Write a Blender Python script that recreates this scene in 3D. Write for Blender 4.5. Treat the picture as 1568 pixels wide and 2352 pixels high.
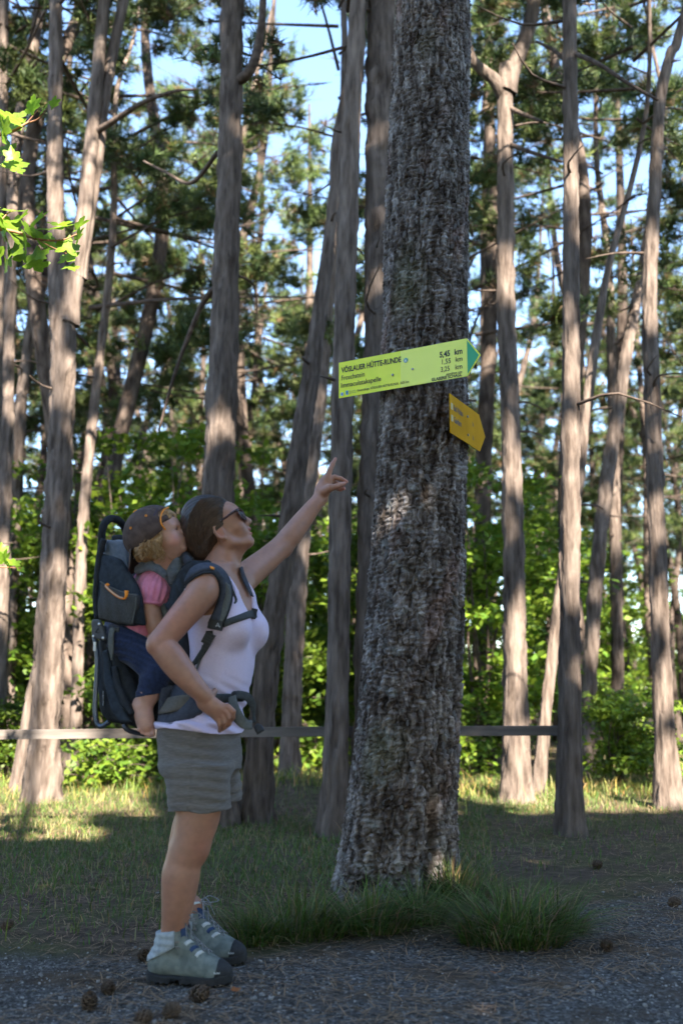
import bpy, bmesh, math, random
import numpy as np
from mathutils import Vector, Matrix, Euler

scene = bpy.context.scene
for _o in list(bpy.data.objects):
    bpy.data.objects.remove(_o)
C = scene.collection
R = math.radians

# ------------------------------------------------------------------ camera
PITCH = R(10.45)
F = 2287.0                      # focal length in pixels of a 1568 x 2352 view of the photograph
CAMZ = 0.93
cam = bpy.data.objects.new('camera', bpy.data.cameras.new('camera'))
C.objects.link(cam)
cam.location = (0, 0, CAMZ)
cam.rotation_euler = (R(90) + PITCH, 0, 0)
cam.data.sensor_fit = 'VERTICAL'
cam.data.sensor_height = 36.0
cam.data.lens = 35.0
cam.data.clip_start = 0.05
cam.data.clip_end = 2000
cam.data.dof.use_dof = True
cam.data.dof.focus_distance = 4.45
cam.data.dof.aperture_fstop = 2.0
scene.camera = cam

# ------------------------------------------------------------------ sky and sun
SUN_EL, SUN_AZ = 40.0, 16.0     # the sun stands behind the photographer, a little to the right
world = bpy.data.worlds.new('World')
scene.world = world
world.use_nodes = True
nt = world.node_tree
bg = nt.nodes['Background']
sky = nt.nodes.new('ShaderNodeTexSky')
sky.sky_type = 'NISHITA'
sky.sun_disc = False
sky.sun_elevation = R(SUN_EL)
sky.sun_rotation = R(180 - SUN_AZ)
sky.air_density = 1.0
sky.dust_density = 0.3
sky.ozone_density = 2.2
nt.links.new(sky.outputs[0], bg.inputs[0])
bg.inputs[1].default_value = 0.095
sd = Vector((-math.sin(R(SUN_AZ)) * math.cos(R(SUN_EL)), math.cos(R(SUN_AZ)) * math.cos(R(SUN_EL)), -math.sin(R(SUN_EL))))
sun = bpy.data.objects.new('sun', bpy.data.lights.new('sun', 'SUN'))
C.objects.link(sun)
sun.rotation_euler = sd.to_track_quat('-Z', 'Y').to_euler()
sun.data.energy = 5.0
sun.data.angle = R(0.53)
sun.data.color = (1.0, 0.89, 0.75)
scene.view_settings.view_transform = 'Standard'
scene.view_settings.look = 'None'
scene.view_settings.gamma = 1.0
scene.view_settings.use_curve_mapping = False
scene.view_settings.exposure = 2.95
scene.render.engine = 'CYCLES'
scene.cycles.use_denoising = True
scene.cycles.max_bounces = 8
scene.cycles.transparent_max_bounces = 8
scene.cycles.sample_clamp_indirect = 6.0

# ------------------------------------------------------------------ pixel -> place
_cp, _sp = math.cos(PITCH), math.sin(PITCH)
def ray(px, py):
    dx = (px - 784.0) / F; dz = (1176.0 - py) / F
    return np.array((dx, _cp - dz * _sp, _sp + dz * _cp))
def P(px, py, Y):
    d = ray(px, py); t = Y / d[1]
    return np.array((0, 0, CAMZ)) + d * t
def S(px, py, Y):               # metres per pixel there
    return Y / ray(px, py)[1] / F
def G(px, py, z=0.0):           # where that pixel meets the ground
    d = ray(px, py); t = (z - CAMZ) / d[2]
    return np.array((0, 0, CAMZ)) + d * t
def crop(x0, y0, x1, y1, w):    # coordinates read off an enlarged crop of the photograph
    s = w / (x1 - x0); k = 1568.0 / 2731.0
    return lambda u, v: ((x0 + u / s) * k, (y0 + v / s) * k)
c1 = crop(340, 1780, 1440, 3000, 1568)
c2 = crop(340, 1950, 800, 2500, 1568)
c3 = crop(680, 1950, 1080, 2450, 1568)
c4 = crop(360, 2400, 1100, 3000, 1568)
c5 = crop(1150, 1780, 1450, 2080, 1568)
c6 = crop(1330, 1320, 1960, 1850, 1568)
c7 = crop(540, 2880, 1040, 4000, 1050)
def at(c, u, v, Y):
    return P(*c(u, v), Y)

# ------------------------------------------------------------------ objects
def tag(o, label=None, cat=None, group=None, kind=None):
    if label: o['label'] = label
    if cat: o['category'] = cat
    if group: o['group'] = group
    if kind: o['kind'] = kind
    return o
def empty(name, loc=(0, 0, 0), rz=0.0, parent=None):
    o = bpy.data.objects.new(name, None); C.objects.link(o)
    o.location = loc; o.rotation_euler = (0, 0, rz)
    o.empty_display_size = 0.1
    if parent: o.parent = parent
    return o
def link(name, me, material=None, parent=None, loc=None):
    o = bpy.data.objects.new(name, me); C.objects.link(o)
    if material is not None and not me.materials: me.materials.append(material)
    if parent is not None:
        o.parent = parent
        p = world_of(parent)
        o.matrix_parent_inverse = p.inverted()
    if loc is not None: o.location = loc
    return o
def world_of(o):                # world matrix without a depsgraph update
    m = o.matrix_basis.copy()
    while o.parent:
        m = o.matrix_parent_inverse @ m
        o = o.parent
        m = o.matrix_basis @ m
    return m
def mesh_np(name, V, Fq, smooth=True, mats=None):
    V = np.asarray(V, dtype=np.float32); Fq = np.asarray(Fq, dtype=np.int32)
    me = bpy.data.meshes.new(name)
    n, k = Fq.shape
    me.vertices.add(len(V)); me.vertices.foreach_set('co', V.ravel())
    me.loops.add(n * k); me.loops.foreach_set('vertex_index', Fq.ravel())
    me.polygons.add(n)
    me.polygons.foreach_set('loop_start', np.arange(0, n * k, k, dtype=np.int32))
    me.polygons.foreach_set('loop_total', np.full(n, k, dtype=np.int32))
    me.update(calc_edges=True)
    if smooth: me.polygons.foreach_set('use_smooth', np.ones(n, dtype=bool))
    return me
def set_col(me, cols, name='Col'):
    at_ = me.attributes.new(name, 'FLOAT_COLOR', 'POINT')
    a = np.ones((len(me.vertices), 4), dtype=np.float32); a[:, :3] = cols
    at_.data.foreach_set('color', a.ravel())
def py_mesh(name, V, Fl, smooth=False):
    me = bpy.data.meshes.new(name)
    me.from_pydata([tuple(map(float, v)) for v in V], [], Fl); me.update()
    if smooth: me.polygons.foreach_set('use_smooth', np.ones(len(Fl), dtype=bool))
    return me

# ------------------------------------------------------------------ materials
MATS = {}
def mat(name, col, col2=None, scale=20.0, rough=0.7, bump=0.0, bscale=None, stretch=(1, 1, 1), detail=4.0,
        attr=None, spec=0.4, metal=0.0, sss=0.0, ramp=(0.35, 0.65), coords='Object', rand=0.0, sheen=0.0, trans=0.0, bdist=0.01):
    if name in MATS: return MATS[name]
    m = bpy.data.materials.new(name); m.use_nodes = True
    t = m.node_tree; N = t.nodes; L = t.links
    b = N['Principled BSDF']; out = N['Material Output']
    b.inputs['Roughness'].default_value = rough
    b.inputs['Specular IOR Level'].default_value = spec
    b.inputs['Metallic'].default_value = metal
    if sheen: b.inputs['Sheen Weight'].default_value = sheen
    tc = N.new('ShaderNodeTexCoord'); mp = N.new('ShaderNodeMapping')
    mp.inputs['Scale'].default_value = stretch
    L.new(tc.outputs[coords], mp.inputs['Vector'])
    csock = None
    if col2 is not None:
        nz = N.new('ShaderNodeTexNoise'); nz.inputs['Scale'].default_value = scale; nz.inputs['Detail'].default_value = detail
        L.new(mp.outputs[0], nz.inputs['Vector'])
        r = N.new('ShaderNodeValToRGB')
        r.color_ramp.elements[0].position = ramp[0]; r.color_ramp.elements[1].position = ramp[1]
        r.color_ramp.elements[0].color = (*col, 1); r.color_ramp.elements[1].color = (*col2, 1)
        L.new(nz.outputs[0], r.inputs[0]); csock = r.outputs[0]
    if attr:
        a = N.new('ShaderNodeAttribute'); a.attribute_name = attr
        if csock is None: csock = a.outputs['Color']
        else:
            mx = N.new('ShaderNodeMix'); mx.data_type = 'RGBA'; mx.blend_type = 'MULTIPLY'; mx.inputs[0].default_value = 1.0
            L.new(a.outputs['Color'], mx.inputs[6]); L.new(csock, mx.inputs[7]); csock = mx.outputs[2]
    if rand:
        oi = N.new('ShaderNodeObjectInfo'); mr = N.new('ShaderNodeMapRange')
        mr.inputs[3].default_value = 1 - rand; mr.inputs[4].default_value = 1 + rand
        L.new(oi.outputs['Random'], mr.inputs[0])
        hs = N.new('ShaderNodeHueSaturation'); L.new(mr.outputs[0], hs.inputs['Value'])
        if csock is None: hs.inputs['Color'].default_value = (*col, 1)
        else: L.new(csock, hs.inputs['Color'])
        csock = hs.outputs[0]
    if csock is None: b.inputs['Base Color'].default_value = (*col, 1)
    else: L.new(csock, b.inputs['Base Color'])
    if bump:
        n2 = N.new('ShaderNodeTexNoise'); n2.inputs['Scale'].default_value = bscale or scale * 4; n2.inputs['Detail'].default_value = 5.0
        L.new(mp.outputs[0], n2.inputs['Vector'])
        bp = N.new('ShaderNodeBump'); bp.inputs['Strength'].default_value = bump; bp.inputs['Distance'].default_value = bdist
        L.new(n2.outputs[0], bp.inputs['Height']); L.new(bp.outputs[0], b.inputs['Normal'])
    if sss:
        b.inputs['Subsurface Weight'].default_value = sss
        b.inputs['Subsurface Radius'].default_value = (1.0, 0.4, 0.2)
        b.inputs['Subsurface Scale'].default_value = 0.008
    if trans:
        tl = N.new('ShaderNodeBsdfTranslucent'); ms = N.new('ShaderNodeMixShader'); ms.inputs[0].default_value = trans
        if csock is None: tl.inputs[0].default_value = (*col, 1)
        else: L.new(csock, tl.inputs[0])
        L.new(b.outputs[0], ms.inputs[1]); L.new(tl.outputs[0], ms.inputs[2]); L.new(ms.outputs[0], out.inputs['Surface'])
    MATS[name] = m
    return m

# ------------------------------------------------------------------ smooth random field (sum of waves)
def waves(seed, n, freq, V, squash=(1, 1, 1)):
    r = np.random.RandomState(seed)
    out = 0.0
    for i in range(n):
        k = r.normal(size=3); k /= np.linalg.norm(k); k = k * freq * r.uniform(0.6, 1.6) / np.array(squash)
        out = out + np.sin(V[0] * k[0] + V[1] * k[1] + V[2] * k[2] + r.uniform(0, 6.28))
    return out / math.sqrt(n)

# ------------------------------------------------------------------ signed-distance modelling (bodies, clothes)
class SDF:
    def __init__(s, lo, hi, h):
        s.lo = np.array(lo, float); s.h = h
        s.n = np.ceil((np.array(hi) - s.lo) / h).astype(int) + 1
        s.a = np.full(s.n, 0.3, dtype=np.float32)
    def copy(s):
        o = SDF.__new__(SDF); o.lo = s.lo; o.h = s.h; o.n = s.n; o.a = s.a.copy(); return o
    def region(s, lo, hi):
        i0 = np.clip(np.floor((np.array(lo) - s.lo) / s.h).astype(int), 0, s.n)
        i1 = np.clip(np.ceil((np.array(hi) - s.lo) / s.h).astype(int) + 1, 0, s.n)
        sl = tuple(slice(a, b) for a, b in zip(i0, i1))
        ax = [np.arange(a, b, dtype=np.float32) * s.h + l for a, b, l in zip(i0, i1, s.lo)]
        return sl, ax[0][:, None, None], ax[1][None, :, None], ax[2][None, None, :]
    def put(s, fn, lo, hi, k=0.0, op='add'):
        m = k + 3 * s.h
        sl, X, Y, Z = s.region(np.array(lo) - m, np.array(hi) + m)
        if 0 in s.a[sl].shape: return
        d = fn(X, Y, Z).astype(np.float32); a = s.a[sl]
        if op == 'sub':
            d = -d
            if k:
                h = np.maximum(k - np.abs(a - d), 0) / k; s.a[sl] = np.maximum(a, d) + h * h * k * 0.25
            else: s.a[sl] = np.maximum(a, d)
        else:
            if k:
                h = np.maximum(k - np.abs(a - d), 0) / k; s.a[sl] = np.minimum(a, d) - h * h * k * 0.25
            else: s.a[sl] = np.minimum(a, d)
    def cone(s, a, b, ra, rb, k=0.0, op='add', flat=None):
        # flat=(axis vector, factor): squash the section along an axis
        a = np.array(a, float); b = np.array(b, float); ab = b - a; L2 = max(1e-12, ab @ ab); r = max(ra, rb)
        def fn(X, Y, Z):
            x, y, z = X - a[0], Y - a[1], Z - a[2]
            t = np.clip((x * ab[0] + y * ab[1] + z * ab[2]) / L2, 0, 1)
            x, y, z = x - t * ab[0], y - t * ab[1], z - t * ab[2]
            q = x * x + y * y + z * z
            if flat is not None:
                v, f = flat; c = x * v[0] + y * v[1] + z * v[2]
                q = q + c * c * (1 / (f * f) - 1)
            return np.sqrt(q) - (ra + (rb - ra) * t)
        s.put(fn, np.minimum(a, b) - r, np.maximum(a, b) + r, k, op)
    def chain(s, pts, k=0.0, kin=None, op='add', flat=None):
        for i in range(len(pts) - 1):
            s.cone(pts[i][0], pts[i + 1][0], pts[i][1], pts[i + 1][1], k if i == 0 or kin is None else kin, op, flat)
    def limb(s, pts, k=0.0, n=7, flat=None):      # a limb that bends and tapers smoothly through its joints
        q = catmull([(*p, r) for p, r in pts], n); f = None
        for i in range(len(q) - 1):
            s.cone(q[i, :3], q[i + 1, :3], q[i, 3], q[i + 1, 3], k if i == 0 else 0.004, 'add', flat)
    def ell(s, c, rad, axes=None, k=0.0, op='add'):
        c = np.array(c, float); rad = np.array(rad, float)
        A = np.eye(3) if axes is None else np.array(axes, float)      # rows: local axes
        def fn(X, Y, Z):
            x, y, z = X - c[0], Y - c[1], Z - c[2]
            q0 = q1 = 0
            for i in range(3):
                p = x * A[i, 0] + y * A[i, 1] + z * A[i, 2]
                q0 = q0 + (p / rad[i]) ** 2; q1 = q1 + (p / rad[i] ** 2) ** 2
            k0 = np.sqrt(q0); k1 = np.sqrt(q1)
            return k0 * (k0 - 1) / np.maximum(k1, 1e-6)
        e = np.sqrt(((A.T * rad) ** 2).sum(1))
        s.put(fn, c - e, c + e, k, op)
    def stack(s, lev, yaw, k=0.0, power=2.3, noise=None):
        # lev rows: z, cx, cy, rx (along the facing direction), ry (sideways); ascending z
        lev = np.array(sorted(lev), float); cy_, sy_ = math.cos(yaw), math.sin(yaw)
        zf = np.linspace(lev[0, 0], lev[-1, 0], 400)
        sm = []
        for j in range(1, 5):
            v = np.interp(zf, lev[:, 0], lev[:, j]); kk = 21
            vp = np.pad(v, kk // 2, mode='edge'); sm.append(np.convolve(vp, np.ones(kk) / kk, 'valid'))
        def fn(X, Y, Z):
            z = np.clip(Z, lev[0, 0], lev[-1, 0]).ravel()
            cx, cyy, rx, ry = [np.interp(z, zf, q)[None, None, :] for q in sm]
            x, y = X - cx, Y - cyy
            f = x * cy_ + y * sy_; l = -x * sy_ + y * cy_
            q = ((np.abs(f) / rx) ** power + (np.abs(l) / ry) ** power) ** (1 / power)
            d = (q - 1) * np.minimum(rx, ry)
            dz = np.maximum(lev[0, 0] - Z, Z - lev[-1, 0])
            out = np.where(dz > 0, np.sqrt(np.maximum(d, 0) ** 2 + dz ** 2), np.maximum(d, dz))
            if noise is not None: out = out + noise(X, Y, Z)
            return out
        m = max(lev[:, 3].max(), lev[:, 4].max())
        s.put(fn, (lev[:, 1].min() - m, lev[:, 2].min() - m, lev[0, 0]), (lev[:, 1].max() + m, lev[:, 2].max() + m, lev[-1, 0]), k)
    def grid(s):
        ax = [np.arange(n, dtype=np.float32) * s.h + l for n, l in zip(s.n, s.lo)]
        return ax[0][:, None, None], ax[1][None, :, None], ax[2][None, None, :]
    def val(s, p):
        q = np.clip((np.array(p) - s.lo) / s.h, 0, s.n - 1.001); i = q.astype(int); f = q - i; v = 0.0
        for a in (0, 1):
            for b in (0, 1):
                for c in (0, 1):
                    v += s.a[i[0] + a, i[1] + b, i[2] + c] * (f[0] if a else 1 - f[0]) * (f[1] if b else 1 - f[1]) * (f[2] if c else 1 - f[2])
        return v
    def grad(s, p, e=0.006):
        g = np.array([s.val(p + e * v) - s.val(p - e * v) for v in np.eye(3)])
        return g / max(1e-9, np.linalg.norm(g))
    def hit(s, px, py, off=0.0, Y0=None, span=1.2):     # first point of the surface seen at that pixel
        d = ray(px, py); d = d / np.linalg.norm(d); o = np.array((0, 0, CAMZ))
        t = (s.lo[1]) / d[1]; best = (9, None); t1 = t + span
        while t < t1:
            p = o + d * t; v = s.val(p) - off
            if v < best[0]: best = (v, p)
            if v < 0.0008: return p
            t += min(0.012, max(0.0015, v * 0.7))
        return best[1]
    def mesh(s, name, smooth_iter=0):
        a = s.a; b = a < 0
        c = np.zeros(np.array(b.shape) - 1, dtype=np.uint8)
        for i in (0, 1):
            for j in (0, 1):
                for k in (0, 1):
                    c += b[i:b.shape[0] - 1 + i, j:b.shape[1] - 1 + j, k:b.shape[2] - 1 + k]
        act = (c > 0) & (c < 8)
        ids = np.argwhere(act); idx = np.full(act.shape, -1, dtype=np.int32); idx[act] = np.arange(len(ids), dtype=np.int32)
        offs = [(i, j, k) for i in (0, 1) for j in (0, 1) for k in (0, 1)]
        val = {o: a[ids[:, 0] + o[0], ids[:, 1] + o[1], ids[:, 2] + o[2]] for o in offs}
        acc = np.zeros((len(ids), 3)); cnt = np.zeros(len(ids))
        for o in offs:
            for ax in range(3):
                if o[ax] == 0:
                    p = list(o); p[ax] = 1; p = tuple(p)
                    va, vb = val[o], val[p]; m = (va < 0) != (vb < 0)
                    t = np.where(m, va / np.where(m, va - vb, 1), 0)
                    q = np.array(o, float)[None, :].repeat(len(ids), 0); q[:, ax] += t
                    acc[m] += q[m]; cnt[m] += 1
        V = s.lo + (ids + acc / np.maximum(cnt, 1)[:, None]) * s.h
        quads = []
        for ax in range(3):
            u, w = [(1, 2), (2, 0), (0, 1)][ax]
            s0 = [slice(None)] * 3; s1 = [slice(None)] * 3
            s0[ax] = slice(0, -1); s1[ax] = slice(1, None)
            e = b[tuple(s0)] != b[tuple(s1)]
            E = np.argwhere(e)
            E = E[(E[:, u] > 0) & (E[:, w] > 0) & (E[:, u] < b.shape[u] - 1) & (E[:, w] < b.shape[w] - 1)]
            def cell(du, dw):
                q = E.copy(); q[:, u] += du; q[:, w] += dw; return idx[q[:, 0], q[:, 1], q[:, 2]]
            Q = np.stack([cell(-1, -1), cell(0, -1), cell(0, 0), cell(-1, 0)], 1)
            neg = b[E[:, 0], E[:, 1], E[:, 2]]
            Q[~neg] = Q[~neg][:, ::-1]
            quads.append(Q)
        Q = np.concatenate(quads)
        Q = Q[(Q >= 0).all(1)]
        for _ in range(smooth_iter):
            sm = np.zeros_like(V); n = np.zeros(len(V))
            for i in range(4):
                for j in (1, 3):
                    np.add.at(sm, Q[:, i], V[Q[:, (i + j) % 4]]); np.add.at(n, Q[:, i], 1)
            V = 0.5 * V + 0.5 * sm / np.maximum(n, 1)[:, None]
        return mesh_np(name, V, Q), V

# ------------------------------------------------------------------ straps, tubes
def catmull(pts, n):
    pts = np.array(pts, float); out = []
    q = np.vstack([2 * pts[0] - pts[1], pts, 2 * pts[-1] - pts[-2]])
    segs = len(pts) - 1
    for i in range(segs):
        for t in np.linspace(0, 1, n, endpoint=(i == segs - 1)):
            p0, p1, p2, p3 = q[i:i + 4]
            out.append(0.5 * ((2 * p1) + (p2 - p0) * t + (2 * p0 - 5 * p1 + 4 * p2 - p3) * t * t + (3 * p1 - p0 - 3 * p2 + p3) * t ** 3))
    return np.array(out)
def tube_geo(path, rad, seg=8, flat=None):
    path = np.array(path, float); n = len(path)
    rad = np.full(n, rad) if np.isscalar(rad) else np.array(rad, float)
    T = np.gradient(path, axis=0); T /= np.linalg.norm(T, axis=1)[:, None] + 1e-12
    up = np.array((0, 0, 1.0)) if abs(T[0, 2]) < 0.9 else np.array((1.0, 0, 0))
    V = []
    nrm = np.cross(T[0], up); nrm /= np.linalg.norm(nrm)
    for i in range(n):
        nrm = nrm - T[i] * (nrm @ T[i]); nrm /= np.linalg.norm(nrm) + 1e-12
        bi = np.cross(T[i], nrm)
        for j in range(seg):
            a = 2 * math.pi * j / seg
            V.append(path[i] + rad[i] * (math.cos(a) * nrm + (flat or 1.0) * math.sin(a) * bi))
    Fq = []
    for i in range(n - 1):
        for j in range(seg):
            k = (j + 1) % seg
            Fq.append((i * seg + j, i * seg + k, (i + 1) * seg + k, (i + 1) * seg + j))
    V.append(path[0]); V.append(path[-1]); a, b = len(V) - 2, len(V) - 1
    for j in range(seg):
        k = (j + 1) % seg
        Fq.append((a, k, j)); Fq.append((b, (n - 1) * seg + j, (n - 1) * seg + k))
    return V, Fq
def tube(name, path, rad, material, parent=None, seg=8, flat=None):
    V, Fq = tube_geo(path, rad, seg, flat)
    return link(name, py_mesh(name, V, Fq, True), material, parent)
def sheet_geo(rows, thick, N=None):
    # rows: (n, m, 3) grid of points; a sheet of that shape with thickness along its normals, edges rounded a little
    G_ = np.array(rows, float); n, m = G_.shape[:2]
    if N is None:
        du = np.gradient(G_, axis=0); dv = np.gradient(G_, axis=1); N = np.cross(du, dv)
        N /= np.linalg.norm(N, axis=2)[..., None] + 1e-12
        camv = np.array((0, 0, CAMZ)) - G_
        sg = np.sign((N * camv).sum(2).sum()); N = N * (sg or 1)
    e = np.ones((n, m)); e[0, :] = e[-1, :] = 0.45; e[:, 0] = e[:, -1] = 0.45
    top = G_ + N * (thick * e)[..., None]
    V = np.concatenate([G_.reshape(-1, 3), top.reshape(-1, 3)]); o = n * m; Fq = []
    for i in range(n - 1):
        for j in range(m - 1):
            a, b, c, d = i * m + j, i * m + j + 1, (i + 1) * m + j + 1, (i + 1) * m + j
            Fq.append((a, d, c, b)); Fq.append((o + a, o + b, o + c, o + d))
    ring = [(0, j) for j in range(m)] + [(i, m - 1) for i in range(1, n)] + [(n - 1, j) for j in range(m - 2, -1, -1)] + [(i, 0) for i in range(n - 2, 0, -1)]
    for q in range(len(ring)):
        a = ring[q][0] * m + ring[q][1]; b = ring[(q + 1) % len(ring)][0] * m + ring[(q + 1) % len(ring)][1]
        Fq.append((a, b, o + b, o + a))
    return V, Fq
def fix_normals(me):
    bm = bmesh.new(); bm.from_mesh(me); bmesh.ops.recalc_face_normals(bm, faces=bm.faces); bm.to_mesh(me); bm.free(); me.update()
    return me
def strap(name, sdf, edgeA, edgeB, c, off, thick, material, parent, n=6, m=5, pull=None):
    # a band lying on a surface: its two edges are read off the photograph, the depth comes from what it lies on
    A = catmull([(*c(*p), 0) for p in edgeA], n)[:, :2]; B = catmull([(*c(*p), 0) for p in edgeB], n)[:, :2]
    rows = []
    for a, b in zip(A, B):
        rows.append([sdf.hit(*(a + (b - a) * t), off) for t in np.linspace(0, 1, m)])
    G_ = np.array(rows)
    for _ in range(3):          # webbing is stiff: even out the small steps along it
        G_[1:-1] = 0.5 * G_[1:-1] + 0.25 * (G_[:-2] + G_[2:])
    V, Fq = sheet_geo(G_, thick)
    return link(name, fix_normals(py_mesh(name, V, Fq, True)), material, parent)
def band(name, cl, widths, nrm, thick, material, parent, n=6):
    # a free band: centre line in space, width along nrm x tangent
    p = catmull(cl, n); T = np.gradient(p, axis=0); T /= np.linalg.norm(T, axis=1)[:, None]
    w = np.interp(np.linspace(0, 1, len(p)), np.linspace(0, 1, len(widths)), widths)
    nn = catmull(nrm, n) if len(np.shape(nrm)) == 2 else np.array([nrm] * len(p), float)
    nn /= np.linalg.norm(nn, axis=1)[:, None]
    s = np.cross(nn, T); s /= np.linalg.norm(s, axis=1)[:, None]
    rows = np.stack([p + s * w[:, None] * t for t in (-0.5, -0.25, 0, 0.25, 0.5)], 1)
    V, Fq = sheet_geo(rows, thick, np.repeat(nn[:, None, :], 5, 1))
    return link(name, fix_normals(py_mesh(name, V, Fq, True)), material, parent)
def box_geo(c, ax, half, bev=0.2):
    # a box with chamfered edges, given centre, three axes (rows), half sizes
    c = np.array(c, float); ax = np.array(ax, float); bm = bmesh.new()
    bmesh.ops.create_cube(bm, size=2.0)
    for v in bm.verts: v.co = Vector((v.co.x * half[0], v.co.y * half[1], v.co.z * half[2]))
    if bev: bmesh.ops.bevel(bm, geom=bm.edges[:], offset=min(half) * bev, segments=2, affect='EDGES', profile=0.6)
    V = [c + ax.T @ np.array(v.co) for v in bm.verts]; Fq = [[v.index for v in f.verts] for f in bm.faces]
    bm.verts.index_update(); Fq = [[v.index for v in f.verts] for f in bm.faces]
    bm.free(); return V, Fq
def box(name, c, ax, half, material, parent, bev=0.25):
    V, Fq = box_geo(c, ax, half, bev)
    return link(name, fix_normals(py_mesh(name, V, Fq)), material, parent)
def merge(geos):
    V = []; Fq = []
    for v, f in geos:
        o = len(V); V.extend(list(v)); Fq.extend([tuple(i + o for i in q) for q in f])
    return V, Fq
def text_mesh(body, size, offset=0.0, align='LEFT', shear=0.0, spacing=1.0):
    cu = bpy.data.curves.new('lettering', 'FONT'); cu.body = body; cu.size = size; cu.offset = offset
    cu.align_x = align; cu.extrude = 0.0; cu.space_character = spacing; cu.resolution_u = 3; cu.shear = shear
    o = bpy.data.objects.new('lettering', cu); C.objects.link(o)
    dg = bpy.context.evaluated_depsgraph_get(); me = bpy.data.meshes.new_from_object(o.evaluated_get(dg))
    bpy.data.objects.remove(o); bpy.data.curves.remove(cu)
    return me
# ================================================================== ground
def edge_y(x):                      # where the gravel gives way to grass
    return np.interp(x, [-6, -3, -1.3, -0.6, 0.0, 0.5, 0.85, 1.15, 1.5, 2.0, 2.7, 3.6, 6], [3.9, 3.85, 3.85, 3.75, 3.95, 4.1, 4.4, 4.7, 5.0, 5.5, 6.2, 7.2, 8.5])
def ground_z(x, y):
    x = np.asarray(x, float); y = np.asarray(y, float)
    far = np.clip((y - 5.5) / 5, 0, 1)
    z = 0.004 * np.sin(3.1 * x + 1.3 * y) * np.cos(2.3 * y - 0.7 * x) + far * (0.05 * np.sin(0.55 * x + 0.4 * y) * np.cos(0.35 * y - 0.2 * x + 1.0))
    z = z + 0.16 * np.exp(-(((x + 0.35) / 0.7) ** 2 + ((y - 9.6) / 0.8) ** 2))       # low bank beside the leaning pine
    z = z + 0.05 * np.exp(-(((x - 0.42) ** 2 + (y - 4.93) ** 2) / 0.18))
    return z
ys = np.concatenate([np.linspace(-12, 1.8, 24), np.linspace(2.0, 6, 130), np.linspace(6.1, 14, 90), np.geomspace(14.5, 900, 40)])
xs = np.concatenate([-np.geomspace(700, 5.2, 34), np.linspace(-5, 5, 150), np.geomspace(5.2, 700, 34)])
GX, GY = np.meshgrid(xs, ys, indexing='ij')
GZ = ground_z(GX, GY)
V = np.stack([GX, GY, GZ], 2).reshape(-1, 3); nx, ny = GX.shape
I = np.arange(nx * ny).reshape(nx, ny)
Q = np.stack([I[:-1, :-1], I[1:, :-1], I[1:, 1:], I[:-1, 1:]], 2).reshape(-1, 4)
gme = mesh_np('ground', V, Q)
pathm = np.clip((edge_y(V[:, 0]) + 0.14 * waves(201, 8, 5, V.T) - V[:, 1]) / 0.5 + 0.5, 0, 1)
at_ = gme.attributes.new('path', 'FLOAT', 'POINT'); at_.data.foreach_set('value', pathm.astype(np.float32))
gm = bpy.data.materials.new('forest_floor'); gm.use_nodes = True
t = gm.node_tree; N = t.nodes; L = t.links; b = N['Principled BSDF']; b.inputs['Roughness'].default_value = 0.95; b.inputs['Specular IOR Level'].default_value = 0.15
tc = N.new('ShaderNodeTexCoord')
def nz(scale, detail=5, vec=None):
    n = N.new('ShaderNodeTexNoise'); n.inputs['Scale'].default_value = scale; n.inputs['Detail'].default_value = detail; L.new(vec or tc.outputs['Object'], n.inputs['Vector']); return n
def ramp(src, stops):
    r = N.new('ShaderNodeValToRGB'); e = r.color_ramp.elements
    while len(e) < len(stops): e.new(0.5)
    for q, (p, c) in zip(e, stops): q.position = p; q.color = (*c, 1)
    L.new(src, r.inputs[0]); return r
def mixc(fac, a, b_):
    m = N.new('ShaderNodeMix'); m.data_type = 'RGBA'; L.new(fac, m.inputs[0]); L.new(a, m.inputs[6]); L.new(b_, m.inputs[7]); return m.outputs[2]
vo = N.new('ShaderNodeTexVoronoi'); vo.inputs['Scale'].default_value = 95; L.new(tc.outputs['Object'], vo.inputs['Vector'])
sep = N.new('ShaderNodeSeparateColor'); L.new(vo.outputs['Color'], sep.inputs[0])
stone = ramp(sep.outputs[0], [(0.0, (0.036, 0.032, 0.029)), (0.45, (0.080, 0.073, 0.067)), (0.8, (0.13, 0.12, 0.112)), (1.0, (0.23, 0.215, 0.205))])
soil = ramp(nz(14).outputs[0], [(0.3, (0.045, 0.032, 0.024)), (0.55, (0.095, 0.068, 0.048)), (0.75, (0.15, 0.108, 0.076))])
moss = ramp(nz(9).outputs[0], [(0.3, (0.055, 0.045, 0.027)), (0.5, (0.080, 0.078, 0.034)), (0.75, (0.11, 0.10, 0.05))])
pa = N.new('ShaderNodeAttribute'); pa.attribute_name = 'path'
patch = ramp(nz(1.7, 3).outputs[0], [(0.42, (0, 0, 0)), (0.60, (1, 1, 1))])
pm = ramp(pa.outputs['Fac'], [(0.35, (0, 0, 0)), (0.7, (1, 1, 1))])
litter = ramp(nz(3.2, 6).outputs[0], [(0.50, (0, 0, 0)), (0.64, (1, 1, 1))])
off_ = mixc(patch.outputs[0], soil.outputs[0], moss.outputs[0])
on_ = mixc(litter.outputs[0], stone.outputs[0], soil.outputs[0])
L.new(mixc(pm.outputs[0], off_, on_), b.inputs['Base Color'])
bp = N.new('ShaderNodeBump'); bp.inputs['Strength'].default_value = 0.8; bp.inputs['Distance'].default_value = 0.012
L.new(vo.outputs['Distance'], bp.inputs['Height']); L.new(bp.outputs[0], b.inputs['Normal'])
tag(link('ground', gme, gm), 'gravel path and needle-strewn forest floor', kind='structure')

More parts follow.
